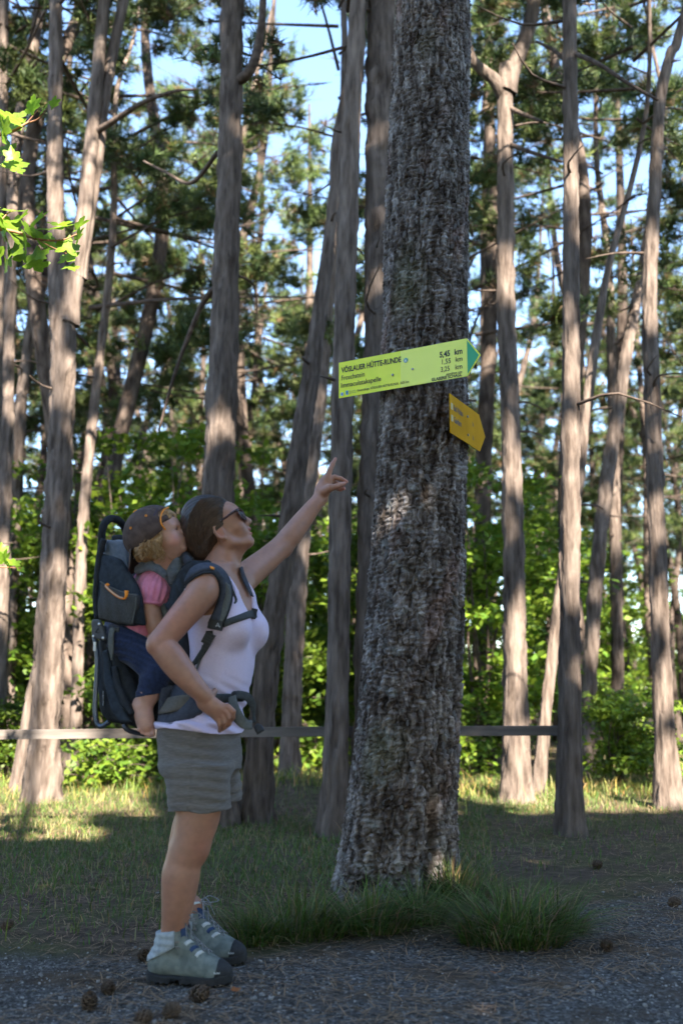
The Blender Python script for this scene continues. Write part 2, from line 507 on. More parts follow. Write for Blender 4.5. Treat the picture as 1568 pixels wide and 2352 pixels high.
# ------------------------------------------------------------------ gravel
ICO_V = []; ph_ = (1 + 5 ** 0.5) / 2
for a, b_ in [(1, ph_), (-1, ph_), (1, -ph_), (-1, -ph_)]: ICO_V += [(0, a, b_), (a, b_, 0), (b_, 0, a)]
ICO_V = np.array(ICO_V) / math.sqrt(1 + ph_ * ph_)
def _hull():
    bm = bmesh.new()
    for v in ICO_V: bm.verts.new(v)
    bmesh.ops.convex_hull(bm, input=bm.verts); bm.verts.index_update(); f = [[v.index for v in q.verts] for q in bm.faces]; vv = np.array([v.co[:] for v in bm.verts]); bm.free(); return vv, np.array(f)
ICO_V, ICO_F = _hull()
def scatter_stones(pos, size, rs):
    n = len(pos); V = np.repeat(ICO_V[None], n, 0) * (1 + 0.25 * rs.normal(size=(n, 12, 1)).clip(-1, 1))
    V = V * (size[:, None, None] * rs.uniform(0.55, 1.25, (n, 1, 3))); V[:, :, 2] *= 0.7
    a = rs.uniform(0, 6.28, n); c, s = np.cos(a)[:, None], np.sin(a)[:, None]
    V = np.stack([V[:, :, 0] * c - V[:, :, 1] * s, V[:, :, 0] * s + V[:, :, 1] * c, V[:, :, 2]], 2) + pos[:, None, :]
    Fq = (ICO_F[None] + 12 * np.arange(n)[:, None, None]).reshape(-1, 3)
    return V.reshape(-1, 3), Fq
rs = np.random.RandomState(41)
px_ = rs.uniform(-2.2, 4.2, 60000); py_ = 2.5 + 6 * rs.rand(60000) ** 1.7
inside = rs.rand(60000) < np.clip((edge_y(px_) - py_) / 0.5 + 0.55, 0.012, 1) * (0.35 + 0.65 * (waves(203, 8, 4, np.stack([px_, py_, 0 * px_])) > -0.35))
vis = np.abs(px_) < 0.40 * py_ + 0.25
px_, py_ = px_[inside & vis], py_[inside & vis]
px_, py_ = px_[:17000], py_[:17000]
sz = 0.0028 + 0.0042 * rs.rand(len(px_)) ** 2.6 + 0.006 * (rs.rand(len(px_)) > 0.97)
pos = np.stack([px_, py_, ground_z(px_, py_) + sz * 0.25], 1)
V, Fq = scatter_stones(pos, sz, rs)
sme_ = mesh_np('gravel', V, Fq, False)
tone = np.repeat((rs.rand(len(pos)) ** 2.0)[:, None] * np.array((0.31, 0.295, 0.28)) + np.array((0.078, 0.071, 0.066)), 12, 0); set_col(sme_, tone)
tag(link('gravel', sme_, mat('limestone_chips', (0.8, 0.8, 0.8), (1.1, 1.1, 1.1), scale=120, rough=0.9, attr='Col')), 'loose grey limestone gravel strewn over the path', kind='stuff')

# ------------------------------------------------------------------ fallen needles
rs = np.random.RandomState(43); n = 24000
x = rs.uniform(-2.6, 3.6, n); y = 2.6 + 6.0 * rs.rand(n) ** 1.4
keep = (waves(205, 9, 2.6, np.stack([x, y, 0 * x])) + 0.55 * np.clip((y - edge_y(x)) * 1.2 + 0.6, -1, 1) > 0.0) & (np.abs(x) < 0.38 * y + 0.3)
x, y = x[keep], y[keep]; n = len(x)
a = rs.uniform(0, 6.28, n); ln = rs.uniform(0.03, 0.07, n); w = rs.uniform(0.0009, 0.0019, n); z0 = ground_z(x, y) + rs.uniform(0.003, 0.009, n)
dx, dy = np.cos(a) * ln, np.sin(a) * ln; wx, wy = -np.sin(a) * w, np.cos(a) * w
V = np.stack([np.stack([x - dx + wx, y - dy + wy, z0], 1), np.stack([x - dx - wx, y - dy - wy, z0], 1), np.stack([x - 0.0 * dx - wx, y - wy, z0 + 0.004], 1), np.stack([x + wx, y + wy, z0 + 0.004], 1), np.stack([x + dx, y + dy, z0 + rs.uniform(-0.002, 0.006, n)], 1)], 1).reshape(-1, 3)
o5 = 5 * np.arange(n)[:, None]
Fq = np.concatenate([np.array([[0, 1, 2]]) + o5, np.array([[0, 2, 3]]) + o5, np.array([[3, 2, 4]]) + o5])
nme = mesh_np('needle_litter', V, Fq, False)
set_col(nme, np.repeat(rs.uniform(0.5, 1.3, (n, 1)) * np.array((0.27, 0.165, 0.09)), 5, 0))
tag(link('needle_litter', nme, mat('dry_needle', (0.9, 0.9, 0.9), (1.1, 1.1, 1.1), rough=0.8, attr='Col')), 'dry brown pine needles littering the ground', kind='stuff')

# ------------------------------------------------------------------ grass
def blades(x, y, h, w, lean, az, z0, rs, colr):
    n = len(x); c, s = np.cos(az), np.sin(az)
    px, py = -s * w, c * w
    def lvl(f, lw):
        ox = lean * h * f ** 1.8; zz = z0 + h * f * (1 - 0.35 * lean * f)
        cx, cy = x + c * ox, y + s * ox
        return np.stack([cx - px * lw, cy - py * lw, zz], 1), np.stack([cx + px * lw, cy + py * lw, zz], 1)
    a0, a1 = lvl(0, 1.0); b0, b1 = lvl(0.4, 0.9); c0, c1_ = lvl(0.75, 0.6); tp, _ = lvl(1.0, 0.0)
    V = np.stack([a0, a1, b0, b1, c0, c1_, tp], 1).reshape(-1, 3)
    o = 7 * np.arange(n)[:, None]
    T_ = np.array([[0, 1, 3], [0, 3, 2], [2, 3, 5], [2, 5, 4], [4, 5, 6]])
    Fq = (T_[None] + o[:, :, None]).reshape(-1, 3)
    return V, Fq, np.repeat(colr, 7, 0)
grass_m = mat('grass_blade', (0.85, 0.85, 0.85), (1.15, 1.15, 1.15), scale=30, rough=0.6, attr='Col', trans=0.35, spec=0.3)
rs = np.random.RandomState(51)
def gcol(n, rs, dry):
    g = np.stack([rs.uniform(0.07, 0.115, n), rs.uniform(0.115, 0.175, n), rs.uniform(0.022, 0.042, n)], 1); d = np.stack([rs.uniform(0.20, 0.32, n), rs.uniform(0.17, 0.26, n), rs.uniform(0.08, 0.13, n)], 1)
    m = (rs.rand(n) < dry)[:, None]; return np.where(m, d, g)
n = 90000
y = 3.6 + 8.5 * rs.rand(n) ** 0.9; x = (rs.rand(n) * 2 - 1) * (0.37 * y + 0.35)
pr = np.clip((y - edge_y(x) - 0.05) / 1.5, 0, 1) * (0.35 + 0.65 * np.clip(waves(207, 9, 2.1, np.stack([x, y, 0 * x])) + 0.55, 0, 1))
pr = np.where((x > 0.75 + 0.12 * (y - 5)) & (y < 8.0), pr * 0.22, pr)
k = rs.rand(n) < pr; x, y = x[k], y[k]; n = len(x)
h = rs.uniform(0.02, 0.075, n) * (0.8 + 0.4 * rs.rand(n)) * (1 + 0.8 * np.clip((y - 8.0) / 2, 0, 1)); h = np.where(rs.rand(n) > 0.97, h * 2.2, h)
V, Fq, cc_ = blades(x, y, h, rs.uniform(0.0016, 0.0032, n), rs.uniform(0.1, 1.3, n), rs.uniform(0, 6.28, n), ground_z(x, y) - 0.004, rs, gcol(n, rs, 0.30))
me = mesh_np('grass', V, Fq, False); set_col(me, cc_)
tag(link('grass', me, grass_m), 'short patchy grass between the pines', kind='stuff')
n = 16000                                                            # taller grass beyond, sunlight put into its brighter yellow-green colour
y = 9.2 + 16 * rs.rand(n) ** 1.6; x = (rs.rand(n) * 2 - 1) * (0.37 * y + 0.5)
k = rs.rand(n) < 0.25 + 0.75 * np.clip(waves(208, 9, 1.1, np.stack([x, y, 0 * x])) + 0.4, 0, 1); x, y = x[k], y[k]; n = len(x)
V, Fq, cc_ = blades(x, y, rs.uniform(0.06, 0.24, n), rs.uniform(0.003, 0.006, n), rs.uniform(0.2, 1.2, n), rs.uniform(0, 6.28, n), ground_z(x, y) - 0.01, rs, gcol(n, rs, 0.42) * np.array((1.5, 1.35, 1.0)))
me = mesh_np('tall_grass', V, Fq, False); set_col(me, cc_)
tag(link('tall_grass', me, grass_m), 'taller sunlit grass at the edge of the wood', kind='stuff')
def tussock(px, py, spread, n, hh, label, seed):
    p = G(px, py); r_ = np.random.RandomState(seed); o = empty('grass_tussock', (p[0], p[1], 0))
    a = r_.uniform(0, 6.28, n); q = spread * r_.rand(n) ** 0.7; x, y = q * np.cos(a), q * np.sin(a) * 0.7
    az = a + r_.normal(0, 0.7, n); h = hh * r_.uniform(0.3, 1.2, n) ** 1.2; cl = gcol(n, r_, 0.25); cl[:, :3] *= r_.uniform(0.45, 1.25, n)[:, None]
    V, Fq, cc_ = blades(x, y, h, r_.uniform(0.0016, 0.0034, n), np.clip(0.25 + 1.1 * q / spread + r_.normal(0, 0.25, n), 0.05, 1.7), az, ground_z(x + p[0], y + p[1]) - 0.006, r_, cl)
    me = mesh_np('blades', V, Fq, False); set_col(me, cc_)
    ob = bpy.data.objects.new('blades', me); C.objects.link(ob); me.materials.append(grass_m); ob.parent = o; tag(ob, kind='stuff')
    tag(o, label, 'grass tuft', 'grass tufts round the foot of the signposted pine')
tussock(1175, 2165, 0.20, 1000, 0.26, 'widest long-bladed green grass tuft beside the signposted pine, on gravel', 1)
tussock(1040, 2085, 0.16, 520, 0.22, 'dark grass tuft tucked against the foot of the signposted pine', 2)
tussock(850, 2140, 0.15, 520, 0.22, 'loose grass tuft in front of the signposted pine', 3)
tussock(690, 2150, 0.20, 620, 0.22, 'spreading grass tuft between the boots and the signposted pine', 4)
tussock(580, 2165, 0.13, 380, 0.15, 'small grass tuft just ahead of the boots', 5)
tussock(955, 2120, 0.12, 420, 0.20, 'thin grass tuft at the front foot of the signposted pine', 6)
tussock(1270, 2140, 0.13, 420, 0.20, 'outer straggling grass tuft beside the widest tuft', 7)

# ------------------------------------------------------------------ pine cones and fallen leaves
cone_m = mat('cone_scale', (0.050, 0.032, 0.020), (0.115, 0.075, 0.048), scale=70, rough=0.85, rand=0.25, bump=0.3, bscale=200, bdist=0.002)
def scale_mesh():
    V = [(-0.35, 0, 0), (0.35, 0, 0), (0.5, 0.7, 0.12), (0.3, 1.0, 0.25), (-0.3, 1.0, 0.25), (-0.5, 0.7, 0.12), (-0.3, 0.05, -0.12), (0.3, 0.05, -0.12), (0.4, 0.75, -0.10), (-0.4, 0.75, -0.10), (0.0, 1.02, 0.02)]
    Fq = [(0, 1, 2, 5), (5, 2, 3, 4), (6, 9, 8, 7), (0, 6, 7, 1), (1, 7, 8, 2), (2, 8, 10, 3), (3, 10, 4), (4, 10, 9, 5), (5, 9, 6, 0), (8, 9, 10)]
    return py_mesh('scale', V, Fq)
SC = scale_mesh(); SC.materials.append(cone_m)
core_bm = bmesh.new(); bmesh.ops.create_uvsphere(core_bm, u_segments=10, v_segments=8, radius=1.0)
for v in core_bm.verts: v.co = Vector((v.co.x * 0.6, v.co.y * 0.6, v.co.z + (0.12 if v.co.z > 0 else 0) * 0))
CORE = bpy.data.meshes.new('core'); core_bm.to_mesh(CORE); core_bm.free(); CORE.materials.append(cone_m)
def pine_cone(px, py, size, tilt, az, label, seed, ns=44):
    p = G(px, py); r_ = random.Random(seed); size *= 0.84; o = empty('pine_cone', (p[0], p[1], size * 0.62 + 0.002))
    o.rotation_euler = (tilt, 0, az)
    c_ = bpy.data.objects.new('core', CORE); C.objects.link(c_); c_.parent = o; c_.scale = (size * 0.62, size * 0.62, size * 0.95)
    for i in range(ns):
        t_ = (i + 0.5) / ns; zz = -0.88 + 1.75 * t_; rr = math.sqrt(max(0.03, 1 - (zz * 0.92) ** 2)) * 0.40; an = i * 2.39996
        s_ = bpy.data.objects.new('scale', SC); C.objects.link(s_); s_.parent = o
        s_.location = (rr * math.cos(an) * size, rr * math.sin(an) * size, zz * size * 0.95)
        up = 0.15 + 0.95 * t_ + r_.uniform(-0.12, 0.12)
        s_.rotation_euler = Euler((up, 0, an - math.pi / 2), 'XYZ'); k_ = size * (0.62 - 0.28 * abs(zz) ** 2); s_.scale = (k_, k_, k_)
    tag(o, label, 'pine cone', 'pine cones lying on the path')
for i, (a_, b_, s_, tl, az, lb) in enumerate([
    (248, 2282, 0.030, 1.5, 0.6, 'dark pine cone lying on its side just behind the near boot heel'),
    (205, 2320, 0.034, 0.35, 0.2, 'pine cone standing upright on the gravel behind the boots'),
    (326, 2352, 0.030, 1.4, 1.9, 'pine cone cut off by the edge of the path below the boots'),
    (392, 2338, 0.033, 1.5, 2.6, 'pine cone on its side on the gravel below the near boot sole'),
    (454, 2300, 0.036, 1.4, 1.2, 'largest open pine cone lying right beside the near boot toe'),
    (330, 2206, 0.031, 1.3, 0.3, 'brown pine cone behind the heel of the near boot, by green leaves'),
    (14, 2136, 0.030, 1.2, 2.2, 'pine cone in the short grass far behind the boots'),
    (1369, 1994, 0.032, 1.4, 1.0, 'pine cone on brown needle litter beyond the grass tufts'),
    (1547, 2084, 0.034, 1.5, 2.0, 'pine cone on the gravel at the far side of the path'),
    (1392, 2183, 0.030, 1.55, 0.1, 'pale round pine cone beside the widest grass tuft'),
    (1179, 2056, 0.028, 1.3, 2.9, 'small pine cone behind the widest grass tuft')]):
    pine_cone(a_, b_, s_, tl, az, lb, i)
def leaf_mesh(name, lobes, seed, fold=0.15):
    # a palmate leaf: outline in polar form around the stalk end, slightly folded and wavy
    r_ = random.Random(seed); pts = []
    for (ang, rad) in lobes: pts.append((math.sin(R(ang)) * rad, math.cos(R(ang)) * rad))
    pts = pts + [(-x, y) for x, y in reversed(pts) if abs(x) > 1e-6]
    V = [(0, 0.12, 0)] + [(x, y, abs(x) * fold - 0.12 * max(0, y) ** 2 + r_.uniform(-0.03, 0.03)) for x, y in pts]; n = len(pts)
    Fq = [(0, 1 + i, 1 + (i + 1) % n) for i in range(n)]
    return py_mesh(name, V, Fq, True)
LOBES = [(0, 1.0), (10, 0.80), (16, 0.74), (22, 0.56), (36, 0.86), (44, 0.92), (52, 0.76), (62, 0.70), (74, 0.48), (95, 0.56), (110, 0.62), (128, 0.44), (160, 0.30), (180, 0.10)]
dry_leaf = leaf_mesh('dry_leaf', LOBES, 3, 0.3); dry_leaf.materials.append(mat('rust_leaf', (0.20, 0.065, 0.018), (0.32, 0.11, 0.03), scale=40, rough=0.8))
for a_, b_, s_, lb in [(540, 2288, 0.024, 'small rust-coloured fallen leaf in front of the near boot toe'), (1140, 2246, 0.030, 'rust-coloured fallen leaf in front of the widest grass tuft'), (305, 2085, 0.02, 'small brown fallen leaf in the grass behind the boots')]:
    p = G(a_, b_); o = bpy.data.objects.new('fallen_leaf', dry_leaf); C.objects.link(o); o.location = (p[0], p[1], 0.016); o.scale = (s_, s_, s_); o.rotation_euler = (0.25, 0.1, a_)
    tag(o, lb, 'fallen leaf', 'rust-coloured fallen leaves')
UPV = np.array((0, 0, 1.0)); mm = 0.001
# ================================================================== the pine that carries the signs
YT = 4.93
EDGE = [(-420, 918, 1070), (0, 907, 1075), (400, 893, 1078), (780, 882, 1075), (1000, 872, 1070), (1400, 842, 1058), (1700, 816, 1051), (1900, 791, 1043), (2000, 774, 1040), (2085, 752, 1036), (2130, 722, 1040)]
rows = []
for py, l_, r_ in EDGE:
    a, b_ = P(l_, py, YT), P(r_, py, YT); rows.append((a[2], (a[0] + b_[0]) / 2, (b_[0] - a[0]) / 2))
rows = np.array(sorted(rows)); rows[0, 0] = -0.06
MT = empty('pine_tree', (rows[1, 1], YT, 0)); tag(MT, 'thick rough-barked pine trunk carrying the two yellow trail signs', 'tree')
rr = np.random.RandomState(7)
JX = rr.rand(4, 80, 400); 
def plates(s, z, cw, chh, lay):     # irregular bark plates: nearest and second-nearest centre of a jittered lattice
    gx, gz = s / cw, z / chh; ix, iz = np.floor(gx).astype(int), np.floor(gz).astype(int)
    f1 = np.full(s.shape, 9.0); f2 = f1.copy(); cid = np.zeros(s.shape)
    for dx in (-1, 0, 1):
        for dz in (-1, 0, 1):
            i, k = ix + dx, iz + dz; q = JX[lay, k % 80, i % 400]; q2 = JX[(lay + 1) % 4, k % 80, i % 400]
            d = (gx - i - 0.15 - 0.7 * q + 0.0) ** 2 + (gz - k - 0.15 - 0.7 * q2) ** 2
            d = np.sqrt(d); rnd = JX[(lay + 2) % 4, k % 80, i % 400]
            nw = d < f1; f2 = np.where(nw, f1, np.minimum(f2, d)); cid = np.where(nw, rnd, cid); f1 = np.where(nw, d, f1)
    return f1, f2, cid
th = np.concatenate([np.linspace(R(175), R(365), 250), np.linspace(R(365), R(535), 60)[1:-1]])    # finer where it is seen
zs = np.linspace(-0.06, 5.25, 1500)
TH, ZZ = np.meshgrid(th, zs, indexing='ij')
cx = np.interp(ZZ, rows[:, 0], rows[:, 1]); ra = np.interp(ZZ, rows[:, 0], rows[:, 2])
sm_ = np.clip((0.9 - ZZ) / 0.9, 0, 1)
ra = ra * (1 + 0.10 * sm_ ** 2 * np.sin(5 * TH + 1.2) + 0.035 * np.sin(3 * TH + 1.5 * ZZ) + 0.02 * np.sin(7 * TH - 2.2 * ZZ))
ss = TH * 0.22; wv = (ss, ZZ, 0 * ss)
s1 = ss + 0.010 * waves(301, 8, 24, wv) + 0.006 * waves(311, 8, 90, wv); z1 = ZZ + 0.03 * waves(302, 8, 22, wv) + 0.012 * waves(312, 8, 80, wv)
f1, f2, cid = plates(s1, z1, 0.026, 0.085, 0)
g1, g2, cid2 = plates(s1 + 0.007 * waves(303, 8, 70, wv), z1 + 0.008 * waves(304, 8, 60, wv), 0.011, 0.020, 1)
edge = np.clip((f2 - f1) / 0.22, 0, 1); edge2 = np.clip((g2 - g1) / 0.3, 0, 1)
fis = np.clip(waves(305, 7, 34, (ss, ZZ * 0.12, 0 * ss)) - 0.75, 0, 1)                          # long vertical fissures, stronger low down
deep = 1 + 0.9 * np.clip((1.6 - ZZ) / 1.6, 0, 1)
disp = 0.011 * edge ** 0.6 * deep ** 0.6 + 0.010 * (cid - 0.5) + 0.0030 * edge2 ** 0.7 + 0.0075 * (cid2 - 0.5) - 0.028 * fis * deep + 0.0030 * waves(306, 10, 190, wv) + 0.0016 * waves(316, 10, 420, wv)
RR = ra + disp - 0.012
V = np.stack([cx + RR * np.cos(TH), YT + RR * np.sin(TH) * 0.98, ZZ], 2).reshape(-1, 3)
nx, ny = TH.shape; I = np.arange(nx * ny).reshape(nx, ny); I2 = np.vstack([I, I[:1]])
Q = np.stack([I2[:-1, :-1], I2[1:, :-1], I2[1:, 1:], I2[:-1, 1:]], 2).reshape(-1, 4)
tme = mesh_np('trunk', V, Q, False)
pick = np.clip(0.46 + 0.20 * waves(313, 10, 60, (ss, ZZ * 0.45, 0 * ss)) + 0.16 * waves(314, 10, 170, (ss, ZZ * 0.5, 0 * ss)) + 0.45 * (cid2 - 0.5) + 0.25 * (cid - 0.5), 0, 0.999)
pal = np.array([(0.030, 0.023, 0.019), (0.072, 0.060, 0.053), (0.125, 0.111, 0.104), (0.195, 0.183, 0.178), (0.305, 0.298, 0.296)])
col = np.stack([np.interp(pick, (0.0, 0.28, 0.5, 0.72, 1.0), pal[:, j]) for j in range(3)], -1)
red = 0.4 * np.clip(waves(315, 8, 26, (ss, ZZ * 0.6, 0 * ss)) - 0.7, 0, 1)[..., None]; col = col * (1 - red) + col * np.array((1.35, 0.88, 0.78)) * red
warm = np.clip(waves(307, 7, 3.0, wv) * 0.5 + 0.3, 0, 1)[..., None]; col = col * (1 - 0.35 * warm) + col * np.array((1.0, 0.82, 0.68)) * 0.35 * warm
lich = 0.6 * np.clip(waves(308, 9, 75, (ss, ZZ * 0.7, 0 * ss)) - 0.9, 0, 1)[..., None]; col = col * (1 - lich) + lich * np.array((0.27, 0.29, 0.29))
mossy = np.clip(waves(309, 7, 9, wv) - 0.6, 0, 1)[..., None] * np.clip((np.cos(TH - R(190))), 0, 1)[..., None]; col = col * (1 - mossy) + mossy * np.array((0.10, 0.11, 0.06))
set_col(tme, col.reshape(-1, 3))
bark = mat('pine_bark', (0.72, 0.70, 0.70), (1.25, 1.22, 1.2), scale=55, rough=0.92, attr='Col', bump=0.5, bscale=240, bdist=0.004, spec=0.2, stretch=(1, 1, 0.6))
trunk = link('trunk', tme, bark, MT)
# loose bark plates standing a little proud of the trunk
plate_mat = mat('bark_flake', (0.10, 0.09, 0.086), (0.19, 0.182, 0.18), scale=30, rough=0.92, rand=0.22, bump=0.8, bscale=220, bdist=0.004, spec=0.2, stretch=(1, 1, 0.5))
PLM = []
for k in range(9):
    n = 9; r0 = rr.uniform(0.65, 1.15, n); an = np.linspace(0, 6.283, n, endpoint=False) + rr.uniform(-0.2, 0.2, n)
    o = np.stack([r0 * np.cos(an), r0 * np.sin(an), np.full(n, -0.25)], 1); i_ = o * np.array((0.78, 0.82, 0)) + np.array((0, 0, 1)) * rr.uniform(0.10, 0.34, (n, 1))
    V = [tuple(p) for p in o] + [tuple(p) for p in i_] + [(0, 0, 0.26)]
    Fq = [(j, (j + 1) % n, n + (j + 1) % n, n + j) for j in range(n)] + [(n + j, n + (j + 1) % n, 2 * n) for j in range(n)]
    me = py_mesh('bark_plate', V, Fq); me.materials.append(plate_mat); PLM.append(me)
for k in range(290):
    z = 0.15 + 4.6 * rr.rand() ** 0.9; a = R(rr.uniform(205, 335)); c_ = np.interp(z, rows[:, 0], rows[:, 1]); r_ = np.interp(z, rows[:, 0], rows[:, 2])
    s_m = max(0.0, (0.9 - z) / 0.9); r_ = r_ * (1 + 0.10 * s_m ** 2 * math.sin(5 * a + 1.2) + 0.035 * math.sin(3 * a + 1.5 * z) + 0.02 * math.sin(7 * a - 2.2 * z))
    nrm = Vector((math.cos(a), math.sin(a), 0.0)); zx = Vector((0, 0, 1)); xx = zx.cross(nrm); 
    o = bpy.data.objects.new('bark_plate', PLM[k % 9]); C.objects.link(o); o.parent = trunk
    tw = rr.uniform(-0.5, 0.5); Mr = Matrix((xx, zx, nrm)).transposed().to_4x4() @ Matrix.Rotation(tw, 4, 'Z') @ Matrix.Rotation(rr.uniform(-0.12, 0.12), 4, 'X')
    w_ = rr.uniform(0.007, 0.014); h_ = w_ * rr.uniform(1.2, 2.4)
    p = Vector((c_ + (r_ + 0.002) * math.cos(a), YT + (r_ + 0.002) * math.sin(a) * 0.98, z))
    M_ = Matrix.Translation(p) @ Mr @ Matrix.Diagonal((w_, h_, 0.012, 1))
    o.matrix_parent_inverse = world_of(trunk).inverted(); o.matrix_basis = M_
def stub(px, py, px2, py2, Y, r_): tube('twig_stub', catmull([P(px, py, Y), P((px + px2) / 2, (py + py2) / 2 + 1, Y - 0.01), P(px2, py2, Y)], 4), [r_ * (1 - 0.7 * q) for q in np.linspace(0, 1, 8)][:8], mat('twig_bark', (0.06, 0.04, 0.03), rough=0.9), MT, 5)
stub(889, 586, 872, 583, YT - 0.02, 0.004); stub(884, 718, 870, 722, YT, 0.003)

# ------------------------------------------------------------------ the trail signs
edge_m = mat('sign_edge', (0.30, 0.31, 0.28), rough=0.5, metal=0.4)
ink = mat('sign_black', (0.012, 0.014, 0.016), rough=0.5)
k0 = 1 / (4.70 * 369.5)
def YS(u): return 1 / (k0 * (355 + (383 - 355) * (u - 60) / (1338 - 60)))
a0, a1 = at(c6, 62, 500, YS(62)), at(c6, 1338, 274, YS(1338))
ex = a1 - a0; ex[2] = 0; Ls = np.linalg.norm(ex); ex /= Ls; ez = UPV; en = np.cross(ex, ez)      # right, up, out of the face
if en[1] > 0: en = -en
org = (a0 + a1) / 2 - ex * Ls / 2
hs = np.linalg.norm(at(c6, 68, 325, YS(68)) - at(c6, 50, 680, YS(50)))
org = np.array((org[0], org[1], (at(c6, 68, 325, YS(68))[2] + at(c6, 50, 680, YS(50))[2] + at(c6, 1338, 82, YS(1338))[2] + at(c6, 1325, 465, YS(1325))[2]) / 4))
tipx = np.linalg.norm(at(c6, 1472, 240, YS(1472))[:2] - org[:2]) - Ls
def sign_pt(x, z, o=0.0): return org + ex * x + ez * z + en * o
def slab(name, poly, th, material, parent, pt, base=0.0):
    n = len(poly); V = [pt(x, z, base) for x, z in poly] + [pt(x, z, base - th) for x, z in poly]
    Fq = [tuple(range(n)), tuple(range(2 * n - 1, n - 1, -1))] + [(i, n + i, n + (i + 1) % n, (i + 1) % n) for i in range(n)]
    return link(name, fix_normals(py_mesh(name, V, Fq)), material, parent)
S1 = empty('trail_sign', sign_pt(Ls * 0.4, 0)); tag(S1, 'long lime-yellow arrow trail sign with green tip screwed to the thick pine', 'sign')
lime = mat('lime_enamel', (0.72, 0.83, 0.010), (0.82, 0.89, 0.02), scale=9, rough=0.30, bump=0.05, bscale=30, spec=0.5, bdist=0.003)
hh = hs / 2
slab('board', [(0, -hh), (Ls, -hh), (Ls + tipx, 0.0), (Ls, hh), (0, hh)], 0.003, lime, S1, sign_pt)
slab('back_plate', [(0.001, -hh + 0.001), (Ls, -hh + 0.001), (Ls + tipx - 0.002, 0), (Ls, hh - 0.001), (0.001, hh - 0.001)], 0.002, edge_m, S1, sign_pt, -0.0035)
slab('arrow_tip', [(Ls + 0.001, -hh + 0.010), (Ls + tipx - 0.009, 0.0), (Ls + 0.001, hh - 0.010)], 0.001, mat('green_print', (0.015, 0.33, 0.13), (0.02, 0.37, 0.15), scale=5, rough=0.35), S1, sign_pt, 0.0014)
pale = mat('pale_yellow_panel', (0.80, 0.88, 0.09), (0.83, 0.90, 0.12), scale=3, rough=0.30, spec=0.5)
slab('distance_panel', [(Ls * 0.50, -hh + 0.0005), (Ls - 0.0005, -hh + 0.0005), (Ls - 0.0005, hh - 0.0005), (Ls * 0.50, hh - 0.0005)], 0.0003, pale, S1, sign_pt, 0.0004)
def lettering(body, x, z, size, bold=0.0, align='LEFT', material=ink, parent=S1, pt=sign_pt, wide=None, lift=0.0016):
    me = text_mesh(body, size, bold, align)
    if wide:
        w = max(v.co.x for v in me.vertices) - min(v.co.x for v in me.vertices); f = wide / w
    else: f = 0.95
    for v in me.vertices: v.co = Vector(pt(x + v.co.x * f, z + v.co.y, lift))
    return link('lettering', me, material, parent)
def sx_(u): return (u - 62) / (1338 - 62) * Ls      # along the board, from the crop (perspective is slight)
def sz_(frac): return hh - frac * hs                # down from the top edge, 0..1
lettering('VÖSLAUER HÜTTE-RUNDE', sx_(92), sz_(0.30), 0.0390, 0.0011, wide=sx_(708) - sx_(92))
lettering('Froschstein', sx_(88), sz_(0.515), 0.0360, 0.0003, wide=sx_(330) - sx_(88))
lettering('Immaculatakapelle', sx_(84), sz_(0.725), 0.0360, 0.0003, wide=sx_(498) - sx_(84))
lettering('Gesamtlänge: VÖSLAUER HÜTTE-RUNDE  10,35 km', sx_(255), sz_(0.905), 0.0170, 0.0002, wide=sx_(778) - sx_(255))
lettering('5,45', sx_(1080), sz_(0.38), 0.0400, 0.0012, wide=sx_(1178) - sx_(1080)); lettering('km', sx_(1220), sz_(0.38), 0.0400, 0.0012, wide=sx_(1294) - sx_(1220))
lettering('1,55', sx_(1093), sz_(0.575), 0.0360, 0.0003, wide=sx_(1174) - sx_(1093)); lettering('km', sx_(1228), sz_(0.575), 0.0360, 0.0003, wide=sx_(1292) - sx_(1228))
lettering('3,25', sx_(1088), sz_(0.775), 0.0360, 0.0003, wide=sx_(1170) - sx_(1088)); lettering('km', sx_(1225), sz_(0.775), 0.0360, 0.0003, wide=sx_(1288) - sx_(1225))
lettering('gewidmet von', sx_(1140), sz_(0.885), 0.0170, 0.0002, wide=sx_(1288) - sx_(1140))
lettering('GLASEREI SCHAGL', sx_(1000), sz_(0.972), 0.0210, 0.0006, wide=sx_(1286) - sx_(1000))
lettering('Gemeinde', sx_(172), sz_(0.875), 0.0095, 0.0, material=mat('sign_grey', (0.15, 0.2, 0.12), rough=0.5)); lettering('Bad Vöslau', sx_(172), sz_(0.925), 0.0095, 0.0, material=mat('sign_grey', (0.15, 0.2, 0.12), rough=0.5))
def disc(name, u, fr, r_, material, lift, parent=S1, sq=1.0, pts=24):
    return slab(name, [(sx_(u) + r_ * math.cos(a), sz_(fr) + sq * r_ * math.sin(a)) for a in np.linspace(0, 6.283, pts, endpoint=False)], 0.0006, material, parent, sign_pt, lift)
teal = mat('badge_teal', (0.01, 0.30, 0.27), rough=0.4); white = mat('badge_white', (0.75, 0.77, 0.75), rough=0.4); bluep = mat('badge_blue', (0.10, 0.28, 0.50), rough=0.4)
bd = disc('route_badge', 752, 0.285, 0.0125, teal, 0.0016); disc('badge_ring', 752, 0.285, 0.0110, white, 0.0022, bd); disc('badge_centre', 752, 0.285, 0.0102, teal, 0.0028, bd)
lettering('B5', sx_(741), sz_(0.322), 0.0150, 0.0004, material=white, parent=bd, lift=0.0034, wide=0.0115)
e1 = disc('club_emblem', 98, 0.905, 0.0095, bluep, 0.0016); disc('emblem_ring', 98, 0.905, 0.0080, white, 0.0022, e1); disc('emblem_centre', 98, 0.905, 0.0062, bluep, 0.0028, e1)
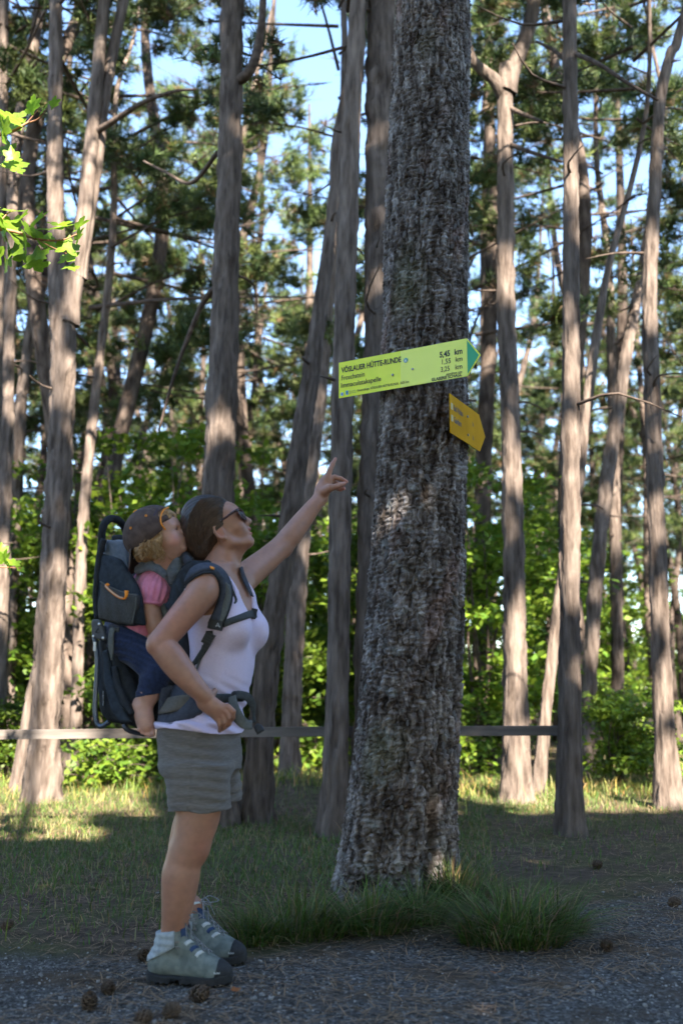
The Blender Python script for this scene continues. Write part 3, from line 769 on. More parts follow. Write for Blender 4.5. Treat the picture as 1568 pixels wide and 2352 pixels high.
sx0 = sx_(150); e2_ = slab('town_crest', [(sx0 - 0.0075, sz_(0.83)), (sx0 + 0.0075, sz_(0.83)), (sx0 + 0.0075, sz_(0.925)), (sx0, sz_(0.955)), (sx0 - 0.0075, sz_(0.925))][::-1], 0.0006, bluep, S1, sign_pt, 0.0016)
disc('crest_tree', 150, 0.885, 0.0045, mat('crest_green', (0.04, 0.25, 0.06), rough=0.4), 0.0024, e2_)
steel = mat('screw_steel', (0.32, 0.31, 0.30), rough=0.35, metal=1.0)
for u, fr in [(622, 0.62), (820, 0.56)]:
    V, Fq = box_geo(sign_pt(sx_(u), sz_(fr), 0.003), np.stack([ex, ez, en]), (0.0055, 0.0055, 0.0035), 0.85); sc_ = link('screw', py_mesh('screw', V, Fq, True), steel, S1)
# small yellow sign on the flank, seen almost edge-on
S2 = empty('trail_sign', at(c6, 1320, 950, 4.80)); tag(S2, 'small weathered mustard-yellow arrow sign seen edge-on, below the long lime sign', 'sign')
def Y2(u): return 1 / ((1 / 4.60) + (1 / 4.97 - 1 / 4.60) * (u - 1155) / (1450 - 1155))
b0, b1 = at(c6, 1157, 780, Y2(1157)), at(c6, 1450, 1070, Y2(1450))
fx = b1 - b0; fx[2] = 0; L2 = np.linalg.norm(fx); fx /= L2; fn = np.cross(fx, UPV)
if fn[0] < 0 and fn[1] > 0: fn = -fn
if fn[1] > 0: fn = -fn
org2 = np.array((b0[0], b0[1], (b0[2] + b1[2]) / 2)) + fn * 0.006; h2 = np.linalg.norm(at(c6, 1162, 587, Y2(1160)) - at(c6, 1150, 970, Y2(1150))) / 2
def sp2(x, z, o=0.0): return org2 + fx * x + UPV * z + fn * o
must = mat('mustard_enamel', (0.50, 0.25, 0.0015), (0.62, 0.33, 0.004), scale=9, rough=0.65, bump=0.1, bscale=40, bdist=0.003, spec=0.05, ramp=(0.3, 0.75))
slab('board', [(0, -h2), (L2, -h2), (L2 + 0.09, 0), (L2, h2), (0, h2)], 0.004, must, S2, sp2)
for z0, tx_ in [(0.25, 'Bad Vöslau'), (-0.35, 'Gainfarn')]:
    lettering(tx_, 0.045, z0 * h2, 0.042, 0.0008, parent=S2, pt=sp2, wide=0.125 if z0 > 0 else 0.10, lift=0.0012)
    slab('route_mark', [(0.010, z0 * h2 - 0.002), (0.034, z0 * h2 - 0.002), (0.034, z0 * h2 + 0.030), (0.010, z0 * h2 + 0.030)], 0.0005, mat('faded_panel', (0.50, 0.42, 0.16), rough=0.4), S2, sp2, 0.0012)
lettering('1h', 0.30, 0.10 * h2, 0.032, 0.0006, parent=S2, pt=sp2, wide=0.022, lift=0.0012); lettering('½h', 0.30, -0.62 * h2, 0.032, 0.0006, parent=S2, pt=sp2, wide=0.022, lift=0.0012)
for z0 in (0.42, -0.55):
    V, Fq = box_geo(sp2(0.235, z0 * h2, 0.003), np.stack([fx, UPV, fn]), (0.0055, 0.0055, 0.0035), 0.85); link('screw', py_mesh('screw', V, Fq, True), steel, S2)
# ================================================================== the wood behind
bgbark = mat('grey_pine_bark', (0.042, 0.031, 0.025), (0.185, 0.148, 0.125), scale=22, rough=0.92, bump=1.0, bscale=30, stretch=(1, 1, 0.16), bdist=0.02, spec=0.15, rand=0.12, ramp=(0.28, 0.72), detail=7)
fillbark = mat('shaded_pine_bark', (0.028, 0.020, 0.016), (0.105, 0.082, 0.068), scale=16, rough=0.92, bump=0.6, bscale=22, stretch=(1, 1, 0.28), bdist=0.02, spec=0.15, rand=0.45, ramp=(0.33, 0.67), detail=5)  # shade of the deep wood put into a darker bark colour
branch_m = mat('branch_bark', (0.05, 0.037, 0.030), (0.11, 0.085, 0.07), scale=20, rough=0.92, bump=0.4, bscale=50, bdist=0.01, spec=0.15)
needle_m = mat('pine_needles', (0.75, 0.75, 0.75), (1.25, 1.25, 1.25), scale=0.9, rough=0.55, attr='Col', trans=0.25, spec=0.35, rand=0.22)
leaf_m = mat('broad_leaves', (0.8, 0.8, 0.8), (1.2, 1.2, 1.2), scale=1.2, rough=0.5, attr='Col', trans=0.5, spec=0.35, rand=0.2)
def limb_geo(path, r0, r1, seg=7, n=5):
    p = catmull(path, n); return tube_geo(p, np.linspace(r0, r1, len(p)), seg)
def trunk_mesh(pts, rad, seg=16, seed=0, step=0.09):
    r_ = np.random.RandomState(seed); p = catmull(pts, 8); n = len(p); rd = np.interp(np.linspace(0, 1, n), np.linspace(0, 1, len(rad)), rad)
    L_ = np.concatenate([[0], np.cumsum(np.linalg.norm(np.diff(p, axis=0), axis=1))])
    m = max(40, int(L_[-1] / step)); q = np.linspace(0, L_[-1], m); P3 = np.stack([np.interp(q, L_, p[:, i]) for i in range(3)], 1); rr_ = np.interp(q, L_, rd)
    T_ = np.gradient(P3, axis=0); T_ /= np.linalg.norm(T_, axis=1)[:, None]; nn = np.cross(T_, (0, 1, 0)); nn /= np.linalg.norm(nn, axis=1)[:, None]; bb = np.cross(T_, nn)
    a = np.linspace(0, 2 * math.pi, seg, endpoint=False)
    fl = 1 + 0.45 * np.exp(-q / 0.22)
    kn = np.zeros((m, seg))
    for _ in range(int(L_[-1] * 1.6)):               # knots where branches were shed
        c0, a0_ = r_.uniform(1.2, L_[-1]), r_.uniform(0, 6.28); kn += 0.13 * np.exp(-((q[:, None] - c0) / 0.05) ** 2 - ((np.angle(np.exp(1j * (a[None] - a0_)))) / 0.35) ** 2)
    R3 = rr_[:, None] * (fl[:, None] * (1 + 0.05 * np.sin(3 * a[None] + 0.9 * q[:, None] + seed) + 0.10 * np.exp(-q / 0.3)[:, None] * np.sin(5 * a[None] + seed)) + kn + 0.03 * r_.normal(size=(m, seg)))
    if seg > 30:                                     # scaly bark: plates of uneven thickness, longer than wide
        pl_ = r_.normal(size=(m // 3 + 2, seg // 2)); R3 = R3 + rr_[:, None] * 0.07 * pl_[(np.arange(m)[:, None] + 2 * (np.arange(seg)[None] // 2 % 2)) // 3, np.arange(seg)[None] // 2]
    V = (P3[:, None] + R3[..., None] * (np.cos(a)[None, :, None] * nn[:, None] + np.sin(a)[None, :, None] * bb[:, None])).reshape(-1, 3)
    I = np.arange(m * seg).reshape(m, seg); I2 = np.hstack([I, I[:, :1]])
    Q = np.stack([I2[:-1, :-1], I2[:-1, 1:], I2[1:, 1:], I2[1:, :-1]], 2).reshape(-1, 4)
    return mesh_np('trunk', V, Q)
def tufts(cent, dirs, rs, per=20, ln=0.165, w=0.0080):
    n = len(cent); N_ = n * per; c_ = np.repeat(cent, per, 0); d = np.repeat(dirs, per, 0)
    v = rs.normal(size=(N_, 3)); v /= np.linalg.norm(v, axis=1)[:, None]; v = v * 0.85 + d * 0.75 + np.array((0, 0, 0.15)); v /= np.linalg.norm(v, axis=1)[:, None]
    l_ = ln * rs.uniform(0.7, 1.15, N_)[:, None]; s = np.cross(v, rs.normal(size=(N_, 3))); s /= np.linalg.norm(s, axis=1)[:, None] + 1e-9
    base = c_ + d * rs.uniform(-0.06, 0.05, (N_, 1)); V = np.stack([base - s * w, base + s * w, base + v * l_], 1).reshape(-1, 3)
    tone = np.repeat(rs.uniform(0.6, 1.35, (n, 1)), per, 0) * rs.uniform(0.8, 1.2, (N_, 1)); yel = np.repeat(rs.rand(n, 1), per, 0)
    col = tone * (np.array((0.036, 0.076, 0.026)) * (1 - yel) + np.array((0.110, 0.138, 0.034)) * yel)
    dead = np.repeat(rs.rand(n, 1) < 0.07, per, 0); col = np.where(dead, np.array((0.15, 0.095, 0.05)), col)
    return V, np.repeat(col, 3, 0)
def pine_crown(seed, h, r, nb=30, per_branch=30, low=0.0):
    # branches leave the stem in loose whorls, sweep out and turn up; needles sit in tufts on the outer twigs
    rs = np.random.RandomState(seed); geos = []; cent = []; dirs = []
    for i in range(nb):
        t_ = (i + rs.rand()) / nb; z0 = h * t_ ** 0.85; az = i * 2.4 + rs.normal(0, 0.5)
        Lb = r * (1.0 - 0.62 * t_ ** 1.6) * rs.uniform(0.55, 1.15); up = rs.uniform(-0.15, 0.25) + 0.5 * t_
        d0 = np.array((math.cos(az), math.sin(az), up)); sag = rs.uniform(-0.12, 0.22)
        side = np.array((-math.sin(az), math.cos(az), 0)) * rs.normal(0, 0.18)
        pth = [np.array((0, 0, z0)) + d0 * Lb * q + np.array((0, 0, sag * Lb * q * q)) + side * Lb * q * q for q in (0, 0.35, 0.7, 1.0)]
        geos.append(limb_geo(pth, 0.005 + 0.008 * Lb, 0.003, 5, 3)); pp = catmull(pth, 6)
        nt_ = int(per_branch * (0.5 + 0.5 * Lb / r))
        for k in range(max(9, nt_ // 2)):
            q = rs.uniform(0.45, 1.0); a = pp[int(q * (len(pp) - 1))]; dd = np.array((math.cos(az + rs.normal(0, 0.9)), math.sin(az + rs.normal(0, 0.9)), rs.uniform(-0.1, 0.7))); dd /= np.linalg.norm(dd)
            l2 = rs.uniform(0.12, 0.42) * (1.15 - 0.4 * q); e = a + dd * l2; geos.append(limb_geo([a, (a + e) / 2 + rs.normal(0, 0.03, 3), e], 0.007, 0.003, 4, 2))
            for m in range(4):
                f = rs.uniform(0.62, 1.05); cent.append(a + dd * l2 * f + rs.normal(0, 0.06, 3)); v = dd + rs.normal(0, 0.5, 3); dirs.append(v / np.linalg.norm(v))
    V, col = tufts(np.array(cent), np.array(dirs), rs)
    me = mesh_np('crown', V, np.arange(len(V)).reshape(-1, 3), False); set_col(me, col); me.materials.append(needle_m)
    vb, fb = merge(geos); mb = py_mesh('branches', vb, fb, True); mb.materials.append(branch_m)
    return me, mb
CROWNS = [pine_crown(400 + i, h_, r_, nb_) for i, (h_, r_, nb_) in enumerate([(6.0, 2.4, 21), (5.0, 2.1, 18), (7.0, 2.7, 24), (5.5, 2.6, 19), (4.2, 1.9, 16)])]
def add_crown(parent, base, k, az, sc=1.0):
    me, mb = CROWNS[k]
    for nm, m_ in (('crown', me), ('branches', mb)):
        o = bpy.data.objects.new(nm, m_); C.objects.link(o); o.parent = parent; o.matrix_parent_inverse = world_of(parent).inverted()
        o.location = base; o.rotation_euler = (0, 0, az); o.scale = (sc, sc, sc)
        if nm == 'branches': tag(o, kind='stuff')
def px_tree(label, Y, pts, k, top=12.5, crown=True, seed=0, crown_z=None, group=None, forks=(), limbs=(), dead=5):
    # a trunk followed down the photograph: (x, y, width) from top to foot
    pts = sorted(pts, key=lambda q: -q[1]); w = [P(a, b_, Y) for a, b_, c_ in pts]; rd = [c_ * S(a, b_, Y) / 2 * 0.93 for a, b_, c_ in pts]
    w[0] = np.array((w[0][0], Y, ground_z(w[0][0], Y) - 0.08))
    d = (w[-1] - w[-2]) / np.linalg.norm(w[-1] - w[-2]); d = d * 0.6 + np.array((0, 0, 0.4)); zt = w[-1][2]
    rr_ = np.random.RandomState(seed)
    if crown and zt < top:
        st = (top - zt) / d[2]
        for f in (0.35, 0.7, 1.0): w.append(w[len(pts) - 1] + d * st * f + np.array((rr_.normal(0, 0.12), rr_.normal(0, 0.2), 0))); rd.append(rd[len(pts) - 1] * (1 - 0.75 * f))
    o = empty('pine_tree', (w[0][0], Y, 0)); tag(o, label, 'tree', group)
    link('trunk', trunk_mesh(w, rd, 34, seed, 0.045), bgbark, o)
    for f in forks:
        link('fork', trunk_mesh([P(a, b_, Y + dy) for a, b_, c_, dy in f], [c_ * S(a, b_, Y) / 2 for a, b_, c_, dy in f], 14, seed + 5), bgbark, o)
    for lb in limbs:
        q = [P(a, b_, Y + dy) for a, b_, c_, dy in lb]; V, Fq = limb_geo(q, lb[0][2] * S(lb[0][0], lb[0][1], Y) / 2, lb[-1][2] * S(lb[-1][0], lb[-1][1], Y) / 2, 8, 6); link('branch', py_mesh('branch', V, Fq, True), branch_m, o)
    wp = np.array(w)
    for i in range(dead):                            # dead stubs and twigs on the bare stem
        z = rr_.uniform(2.2, min(7, wp[-1][2])); c_ = np.array([np.interp(z, wp[:, 2], wp[:, j]) for j in range(3)]); a = rr_.uniform(0, 6.28); l_ = rr_.uniform(0.12, 0.8)
        V, Fq = limb_geo([c_, c_ + l_ * 0.5 * np.array((math.cos(a), math.sin(a), 0.05)), c_ + l_ * np.array((math.cos(a + 0.3), math.sin(a + 0.3), rr_.uniform(-0.25, 0.2)))], 0.016, 0.004, 5, 3); link('branch', py_mesh('branch', V, Fq, True), branch_m, o)
    if crown:
        cz = crown_z if crown_z is not None else 6.2
        cz = min(cz, wp[-1][2] - 1.5); base = np.array([np.interp(cz, wp[:, 2], wp[:, j]) for j in range(3)]); add_crown(o, base, k, rr_.uniform(0, 6.28))
    return o
px_tree('grey pine half hidden behind the thick signposted trunk', 7.1, [(890, -60, 84), (886, 0, 84), (880, 400, 86), (876, 800, 88), (868, 1100, 90), (862, 1400, 92), (858, 1700, 98), (855, 1900, 110)], 0, seed=1, crown_z=8.2)
px_tree('pine behind the pointing hand, sunlit above and shaded below, rail fixed behind it', 7.0, [(828, -40, 38), (825, 0, 40), (812, 200, 43), (803, 400, 46), (795, 600, 49), (786, 900, 52), (779, 1300, 53), (775, 1600, 56), (770, 1800, 62), (768, 1915, 68)], 1, seed=2, crown_z=7.6)
px_tree('dark leaning pine rising behind the pointing arm, nearer of the leaning pair', 7.75, [(778, 300, 24), (768, 450, 28), (745, 640, 34), (718, 830, 42), (688, 1020, 48), (668, 1180, 52), (645, 1320, 54), (622, 1450, 56), (606, 1600, 60), (596, 1750, 64), (588, 1885, 74)], 4, seed=3, top=11, crown_z=6.2)
px_tree('sunlit leaning pine just beyond the dark leaning one', 10.6, [(770, 500, 24), (752, 700, 34), (735, 880, 40), (716, 1040, 42), (700, 1160, 44), (686, 1300, 45), (675, 1500, 46), (666, 1700, 46), (663, 1775, 54)], 1, seed=4, top=12, crown_z=7)
px_tree('grey pine with a thick upturned side limb, rising behind the pointing person', 7.6, [(534, -50, 53), (532, 0, 54), (528, 300, 56), (520, 600, 63), (512, 900, 70), (503, 1130, 76), (497, 1500, 82), (492, 1750, 88), (490, 1890, 104)], 3, seed=5, crown_z=8.0,
        limbs=[[(540, 190, 26, 0), (572, 165, 22, -0.1), (592, 110, 18, -0.15), (602, 40, 16, -0.2), (606, -60, 14, -0.2)], [(515, 640, 16, 0), (470, 690, 13, 0.2), (430, 780, 11, 0.3), (395, 880, 9, 0.4), (365, 990, 6, 0.5)], [(500, 350, 12, 0), (440, 420, 9, 0.3), (380, 395, 7, 0.5), (330, 370, 5, 0.6)]])
px_tree('sunlit pine that splits into two high stems, tallest of the pale group past the carrier', 9.2, [(130, -60, 28), (130, 0, 30), (128, 200, 33), (127, 400, 38), (130, 560, 42), (140, 690, 60), (145, 780, 62), (143, 900, 60), (138, 1050, 60), (127, 1250, 62), (115, 1500, 68), (104, 1700, 72), (98, 1842, 82)], 2, seed=6, crown_z=7.4,
        forks=[[(152, 745, 40, 0.0), (172, 640, 38, 0.02), (190, 520, 36, 0.04), (204, 400, 33, 0.05), (222, 200, 30, 0.08), (238, 30, 28, 0.1), (250, -120, 24, 0.1)], [(178, 640, 30, 0.04), (205, 490, 30, 0.10), (225, 350, 29, 0.12), (240, 230, 27, 0.15), (262, 110, 25, 0.2), (285, 0, 24, 0.25), (300, -100, 20, 0.3)]],
        limbs=[[(212, 310, 16, 0.1), (265, 275, 14, -0.1), (330, 235, 12, -0.3), (400, 210, 8, -0.5), (450, 205, 5, -0.6)]])
px_tree('thin sunlit stem leaning against the foot of the pale split pine', 9.9, [(135, 1300, 20), (118, 1400, 25), (95, 1500, 28), (75, 1600, 30), (58, 1700, 32), (42, 1795, 38)], 4, seed=7, top=3.5, crown=False, dead=1)
px_tree('straight pale pine rising behind the second rail tree, forked near its top', 8.9, [(1163, 150, 36), (1160, 200, 38), (1160, 350, 38), (1160, 600, 42), (1164, 800, 43), (1172, 1000, 46), (1180, 1300, 52), (1184, 1600, 60), (1187, 1790, 66), (1188, 1855, 76)], 0, seed=8, crown=False,
        forks=[[(1160, 215, 34, 0), (1175, 165, 33, 0), (1205, 90, 32, 0.0), (1224, 20, 31, 0), (1232, -100, 28, 0)], [(1158, 220, 26, 0), (1135, 185, 24, -0.05), (1100, 155, 22, -0.1), (1078, 120, 20, -0.1), (1060, 20, 18, -0.1)]], limbs=[[(1165, 330, 12, 0), (1220, 350, 9, -0.3), (1290, 372, 6, -0.5)], [(1163, 245, 12, 0), (1200, 262, 9, -0.2), (1245, 280, 7, -0.4)]])
px_tree('shaded pine at the end of the wooden rail, sun striking its upper flank', 7.0, [(1308, -50, 31), (1308, 0, 32), (1310, 300, 35), (1310, 600, 39), (1310, 900, 43), (1308, 1200, 47), (1307, 1500, 51), (1309, 1750, 57), (1311, 1920, 66)], 1, seed=9, crown_z=7.4, limbs=[[(1310, 120, 12, 0), (1370, 145, 9, -0.2), (1440, 190, 8, -0.3), (1510, 230, 6, -0.4)], [(1308, 150, 11, 0), (1270, 115, 9, 0.2), (1230, 95, 6, 0.3)]])
px_tree('leaning pine standing past the shaded rail-end pine', 11.5, [(1490, 500, 16), (1470, 640, 22), (1440, 800, 28), (1420, 930, 31), (1400, 1050, 33), (1378, 1220, 34), (1362, 1400, 35), (1350, 1600, 35), (1341, 1792, 42)], 4, seed=10, top=11, crown_z=7.2)
px_tree('thin crooked pine leaning behind the shaded rail-end pine', 9.4, [(1400, 600, 16), (1380, 700, 20), (1362, 820, 23), (1345, 960, 25), (1325, 1120, 26), (1295, 1300, 27), (1270, 1480, 27), (1250, 1650, 28), (1232, 1830, 34)], 4, seed=11, top=10, crown_z=6.5)
px_tree('pale pine with a crooked top standing alone past the leaning pine', 8.4, [(1560, 70, 22), (1540, 120, 24), (1516, 220, 27), (1504, 400, 30), (1491, 680, 36), (1498, 900, 38), (1504, 1100, 40), (1510, 1300, 42), (1518, 1550, 46), (1526, 1720, 52), (1536, 1878, 68)], 3, seed=12, crown_z=8.5)
px_tree('sunlit pine stem cut by the frame edge, behind the pale split pine', 10.5, [(12, -60, 22), (8, 0, 24), (6, 300, 26), (-6, 700, 30), (-20, 1200, 36), (-30, 1790, 44)], 0, seed=13, crown_z=7)
px_tree('slender bright stem leaning out beside the split pine', 11.2, [(98, -50, 22), (88, 40, 24), (72, 140, 25), (48, 260, 26), (30, 450, 28), (20, 800, 30), (5, 1300, 34), (-8, 1770, 42)], 1, seed=14, crown_z=8)
px_tree('dark slanting pine deep behind the split pine', 13.0, [(85, 640, 20), (70, 760, 24), (52, 900, 27), (42, 1050, 29), (32, 1250, 30), (22, 1500, 32), (12, 1740, 38)], 2, seed=15, top=12, crown_z=7)
px_tree('dark straight pine in the gap past the lime sign tip', 15.0, [(1112, 500, 20), (1113, 700, 22), (1114, 900, 24), (1112, 1200, 26), (1110, 1500, 28), (1108, 1730, 34)], 2, seed=16, top=14, crown_z=8)
px_tree('dark pine between the split pine and the grey limbed pine', 12.0, [(262, 480, 16), (250, 640, 19), (232, 800, 21), (212, 980, 23), (196, 1150, 25), (185, 1350, 26), (178, 1600, 28), (170, 1770, 36)], 3, seed=17, top=11, crown_z=6.5)
px_tree('dark upright pine behind the leaning pine, deep in the wood', 14.0, [(1395, 600, 18), (1405, 900, 24), (1410, 1100, 26), (1415, 1400, 28), (1420, 1700, 32), (1422, 1750, 36)], 2, seed=18, top=13, crown_z=7.5)

link('upper_trunk', trunk_mesh([(rows[-1, 1], YT, 5.2), (rows[-1, 1] + 0.05, YT, 8), (rows[-1, 1], YT, 11), (rows[-1, 1], YT, 13.5)], [rows[-1, 2] * 0.72, 0.15, 0.10, 0.03], 18, 99), bgbark, MT); add_crown(MT, (rows[-1, 1], YT, 8.6), 4, 1.0)
# the rest of the wood: pines one cannot tell apart, thinning into the distance
PT = []
for i in range(4):
    rs = np.random.RandomState(500 + i); hgt = 13.0
    PT.append(trunk_mesh([(0, 0, -0.2), (rs.normal(0, .1), rs.normal(0, .1), 3), (rs.normal(0, .22), rs.normal(0, .2), 6.5), (rs.normal(0, .3), rs.normal(0, .3), 9.5), (rs.normal(0, .3), rs.normal(0, .3), hgt)], [0.125, 0.105, 0.09, 0.065, 0.02], 10, i)); PT[-1].materials.append(fillbark)
rs = random.Random(77); cnt = 0; spots = []
FILL = 'slender bare-stemmed pine standing deep in the wood'
while cnt < 165:
    Y = 12 + 46 * rs.random() ** 1.15; X = rs.uniform(-1, 1) * (0.40 * Y + 2.5)
    if any((X - a) ** 2 + (Y - b_) ** 2 < (0.9 + Y * 0.018) ** 2 for a, b_ in spots): continue
    if Y < 17 and abs(X) < 1.0: continue
    spots.append((X, Y)); s_ = rs.uniform(0.85, 1.2)
    o = empty('pine_tree', (X, Y, float(ground_z(X, Y)) - 0.05), rs.uniform(0, 6.28)); o.scale = (s_, s_, s_ * rs.uniform(0.9, 1.1)); tag(o, FILL, 'tree', 'pines filling the wood behind')
    m_ = bpy.data.objects.new('trunk', PT[cnt % 4]); C.objects.link(m_); m_.parent = o; m_.rotation_euler = (rs.gauss(0, 0.03), rs.gauss(0, 0.03), 0)
    k = rs.randrange(5); zc_ = rs.uniform(3.9, 6.2)
    for nm, me in zip(('crown', 'branches'), CROWNS[k]):
        c_ = bpy.data.objects.new(nm, me); C.objects.link(c_); c_.parent = o; c_.location = (0, 0, zc_); c_.rotation_euler = (0, 0, rs.uniform(0, 6.28))
        if nm == 'branches': tag(c_, kind='stuff')
    cnt += 1
for i in range(30):                                  # the wood spreads wider than the view
    Y = rs.uniform(9, 42); X = rs.choice((-1, 1)) * rs.uniform(0.43 * Y + 1.5, 0.66 * Y + 5)
    o = empty('pine_tree', (X, Y, -0.05), rs.uniform(0, 6.28)); tag(o, 'unseen pine beside and behind the path, added to block low sky light', 'tree', 'pines beside the path')
    m_ = bpy.data.objects.new('trunk', PT[i % 4]); C.objects.link(m_); m_.parent = o; zc_ = rs.uniform(3.9, 6.2)
    for nm, me in zip(('crown', 'branches'), CROWNS[i % 5]):
        c_ = bpy.data.objects.new(nm, me); C.objects.link(c_); c_.parent = o; c_.location = (0, 0, zc_)
        if nm == 'branches': tag(c_, kind='stuff')

# ------------------------------------------------------------------ broadleaved undergrowth
def leaf_cloud(cent, rs, size, bright):
    n = len(cent); nv = rs.normal(size=(n, 3)); nv[:, 2] = np.abs(nv[:, 2]) + 0.7; nv[:, 1] -= 0.25; nv /= np.linalg.norm(nv, axis=1)[:, None]
    t1 = np.cross(nv, rs.normal(size=(n, 3))); t1 /= np.linalg.norm(t1, axis=1)[:, None]; t2 = np.cross(nv, t1); s = size * rs.uniform(0.6, 1.3, (n, 1))
    V = np.stack([cent - t1 * s, cent + t2 * s * 0.55 + nv * s * 0.12, cent + t1 * s, cent - t2 * s * 0.55 + nv * s * 0.12], 1).reshape(-1, 3)
    yel = rs.rand(n, 1); col = (np.array((0.070, 0.150, 0.018)) * (1 - yel) + np.array((0.175, 0.245, 0.024)) * yel) * rs.uniform(0.75, 1.2, (n, 1)) * bright
    return V, np.arange(4 * n).reshape(-1, 4), np.repeat(col, 4, 0)
def shrub(seed, h, r, nl, size, stems=5, layered=False):
    rs = np.random.RandomState(seed); geos = []; cent = []
    for i in range(stems):
        a = rs.uniform(0, 6.28); e = np.array((math.cos(a) * r * 0.5 * rs.rand(), math.sin(a) * r * 0.5 * rs.rand(), h * rs.uniform(0.6, 0.95))); b0 = np.array((rs.normal(0, 0.08), rs.normal(0, 0.08), -0.05))
        geos.append(limb_geo([b0, (b0 + e) / 2 + rs.normal(0, 0.08, 3), e], 0.010 + 0.006 * h, 0.005, 6, 4)); pp = catmull([b0, (b0 + e) / 2, e], 10)
        for j in range(9):
            a2 = rs.uniform(0, 6.28); p0 = pp[rs.randint(5, len(pp))]; l_ = r * rs.uniform(0.35, 0.9) * (1.15 - 0.6 * p0[2] / h); q = p0 + np.array((math.cos(a2) * l_, math.sin(a2) * l_, rs.uniform(-0.05, 0.35) * l_))
            geos.append(limb_geo([p0, (p0 + q) / 2 + np.array((0, 0, 0.06)), q], 0.008, 0.003, 4, 3)); m = max(2, nl // (stems * 9))
            f = rs.uniform(0.25, 1.08, (m, 1)); cent.append(p0 + (q - p0) * f + rs.normal(0, 1, (m, 3)) * np.array((0.14, 0.14, 0.06)) * (0.5 + 0.4 * r))
    cent = np.concatenate(cent); cent[:, 2] = np.maximum(cent[:, 2], 0.03)
    V, Fq, col = leaf_cloud(cent, rs, size, 1.0); me = mesh_np('foliage', V, Fq, False); set_col(me, col); me.materials.append(leaf_m)
    vb, fb = merge(geos); mb = py_mesh('stems', vb, fb, True); mb.materials.append(branch_m); return me, mb
SHR = [shrub(601, 1.1, 0.75, 1500, 0.050), shrub(602, 1.9, 1.0, 2600, 0.055), shrub(603, 3.2, 1.35, 3800, 0.060), shrub(604, 5.0, 1.7, 5200, 0.065), shrub(605, 0.6, 0.6, 900, 0.045, 4)]
def put_shrub(px, py, k, sc, label, group=None, az=0.0, Y=None, name='leafy_shrub', cat='shrub'):
    p = G(px, py) if Y is None else np.array((P(px, 1700, Y)[0], Y, 0)); o = empty(name, (p[0], p[1], float(ground_z(p[0], p[1])) - 0.02), az); o.scale = (sc, sc, sc); tag(o, label, cat, group)
    for nm, me in zip(('foliage', 'stems'), SHR[k]):
        c_ = bpy.data.objects.new(nm, me); C.objects.link(c_); c_.parent = o
        if nm == 'stems': tag(c_, kind='stuff')
rs = random.Random(5)
put_shrub(330, 1790, 1, 0.8, 'bright sunlit shrub past the carrier, beside the pale split pine'); put_shrub(230, 1815, 4, 1.1, 'low yellow-green bush at the foot of the pale split pine')
put_shrub(440, 1780, 0, 0.9, 'leafy bush seen behind the grey shorts'); put_shrub(20, 1800, 1, 0.6, 'bush at the foot of the thin leaning stem')
put_shrub(720, 1770, 4, 1.3, 'bright low bush in the sun between the leaning pines and the rail tree')
put_shrub(560, 1740, 0, 1.0, 'sunlit bush behind the leaning pines')
put_shrub(1075, 1790, 0, 0.75, 'leafy bush just past the thick signposted trunk, under the rail'); put_shrub(1130, 1770, 1, 0.8, 'taller bush behind the rail between the thick pine and the straight pale pine')
put_shrub(1432, 1815, 1, 0.62, 'rounded green shrub between the rail-end pine and the lone pale pine', az=1.0); put_shrub(1470, 1790, 0, 0.9, 'lower shrub beside the rounded green shrub')
put_shrub(0, 0, 3, 1.0, 'tall young broadleaf tree behind the carrier', Y=13.5, name='young_tree', cat='tree') if False else None
for px, Y, k, sc, lb in [(330, 12.5, 3, 1.0, 'tall leafy young tree behind the carrier and the child'), (430, 15.0, 3, 1.15, 'second leafy young tree behind the child, further off'), (250, 16.5, 2, 1.2, 'leafy young tree beyond the pale split pine'), (590, 13.5, 2, 1.1, 'leafy young tree behind the dark leaning pine'), (1105, 12.5, 3, 0.9, 'leafy young tree in the gap past the yellow signs'), (1240, 15.5, 3, 1.0, 'leafy young tree behind the straight pale pine'), (880, 14.5, 2, 1.2, 'leafy young tree behind the signposted pine')]:
    put_shrub(px, 0, k, sc, lb, Y=Y, name='young_tree', cat='tree', az=rs.uniform(0, 6))
for i in range(86):
    Y = 13 + 26 * rs.random() if i < 46 else rs.uniform(30, 58); px = (rs.uniform(-80, 780) if rs.random() < 0.68 else rs.uniform(780, 1650)) if i < 46 else rs.uniform(-60, 1640); k = rs.choice([0, 1, 1, 2, 2, 3]) if i < 46 else rs.choice([2, 2, 3])
    put_shrub(px, 0, k, rs.uniform(0.8, 1.3), 'green shrub among the pine stems deep in the wood', 'shrubs deep in the wood', rs.uniform(0, 6.28), Y=Y)

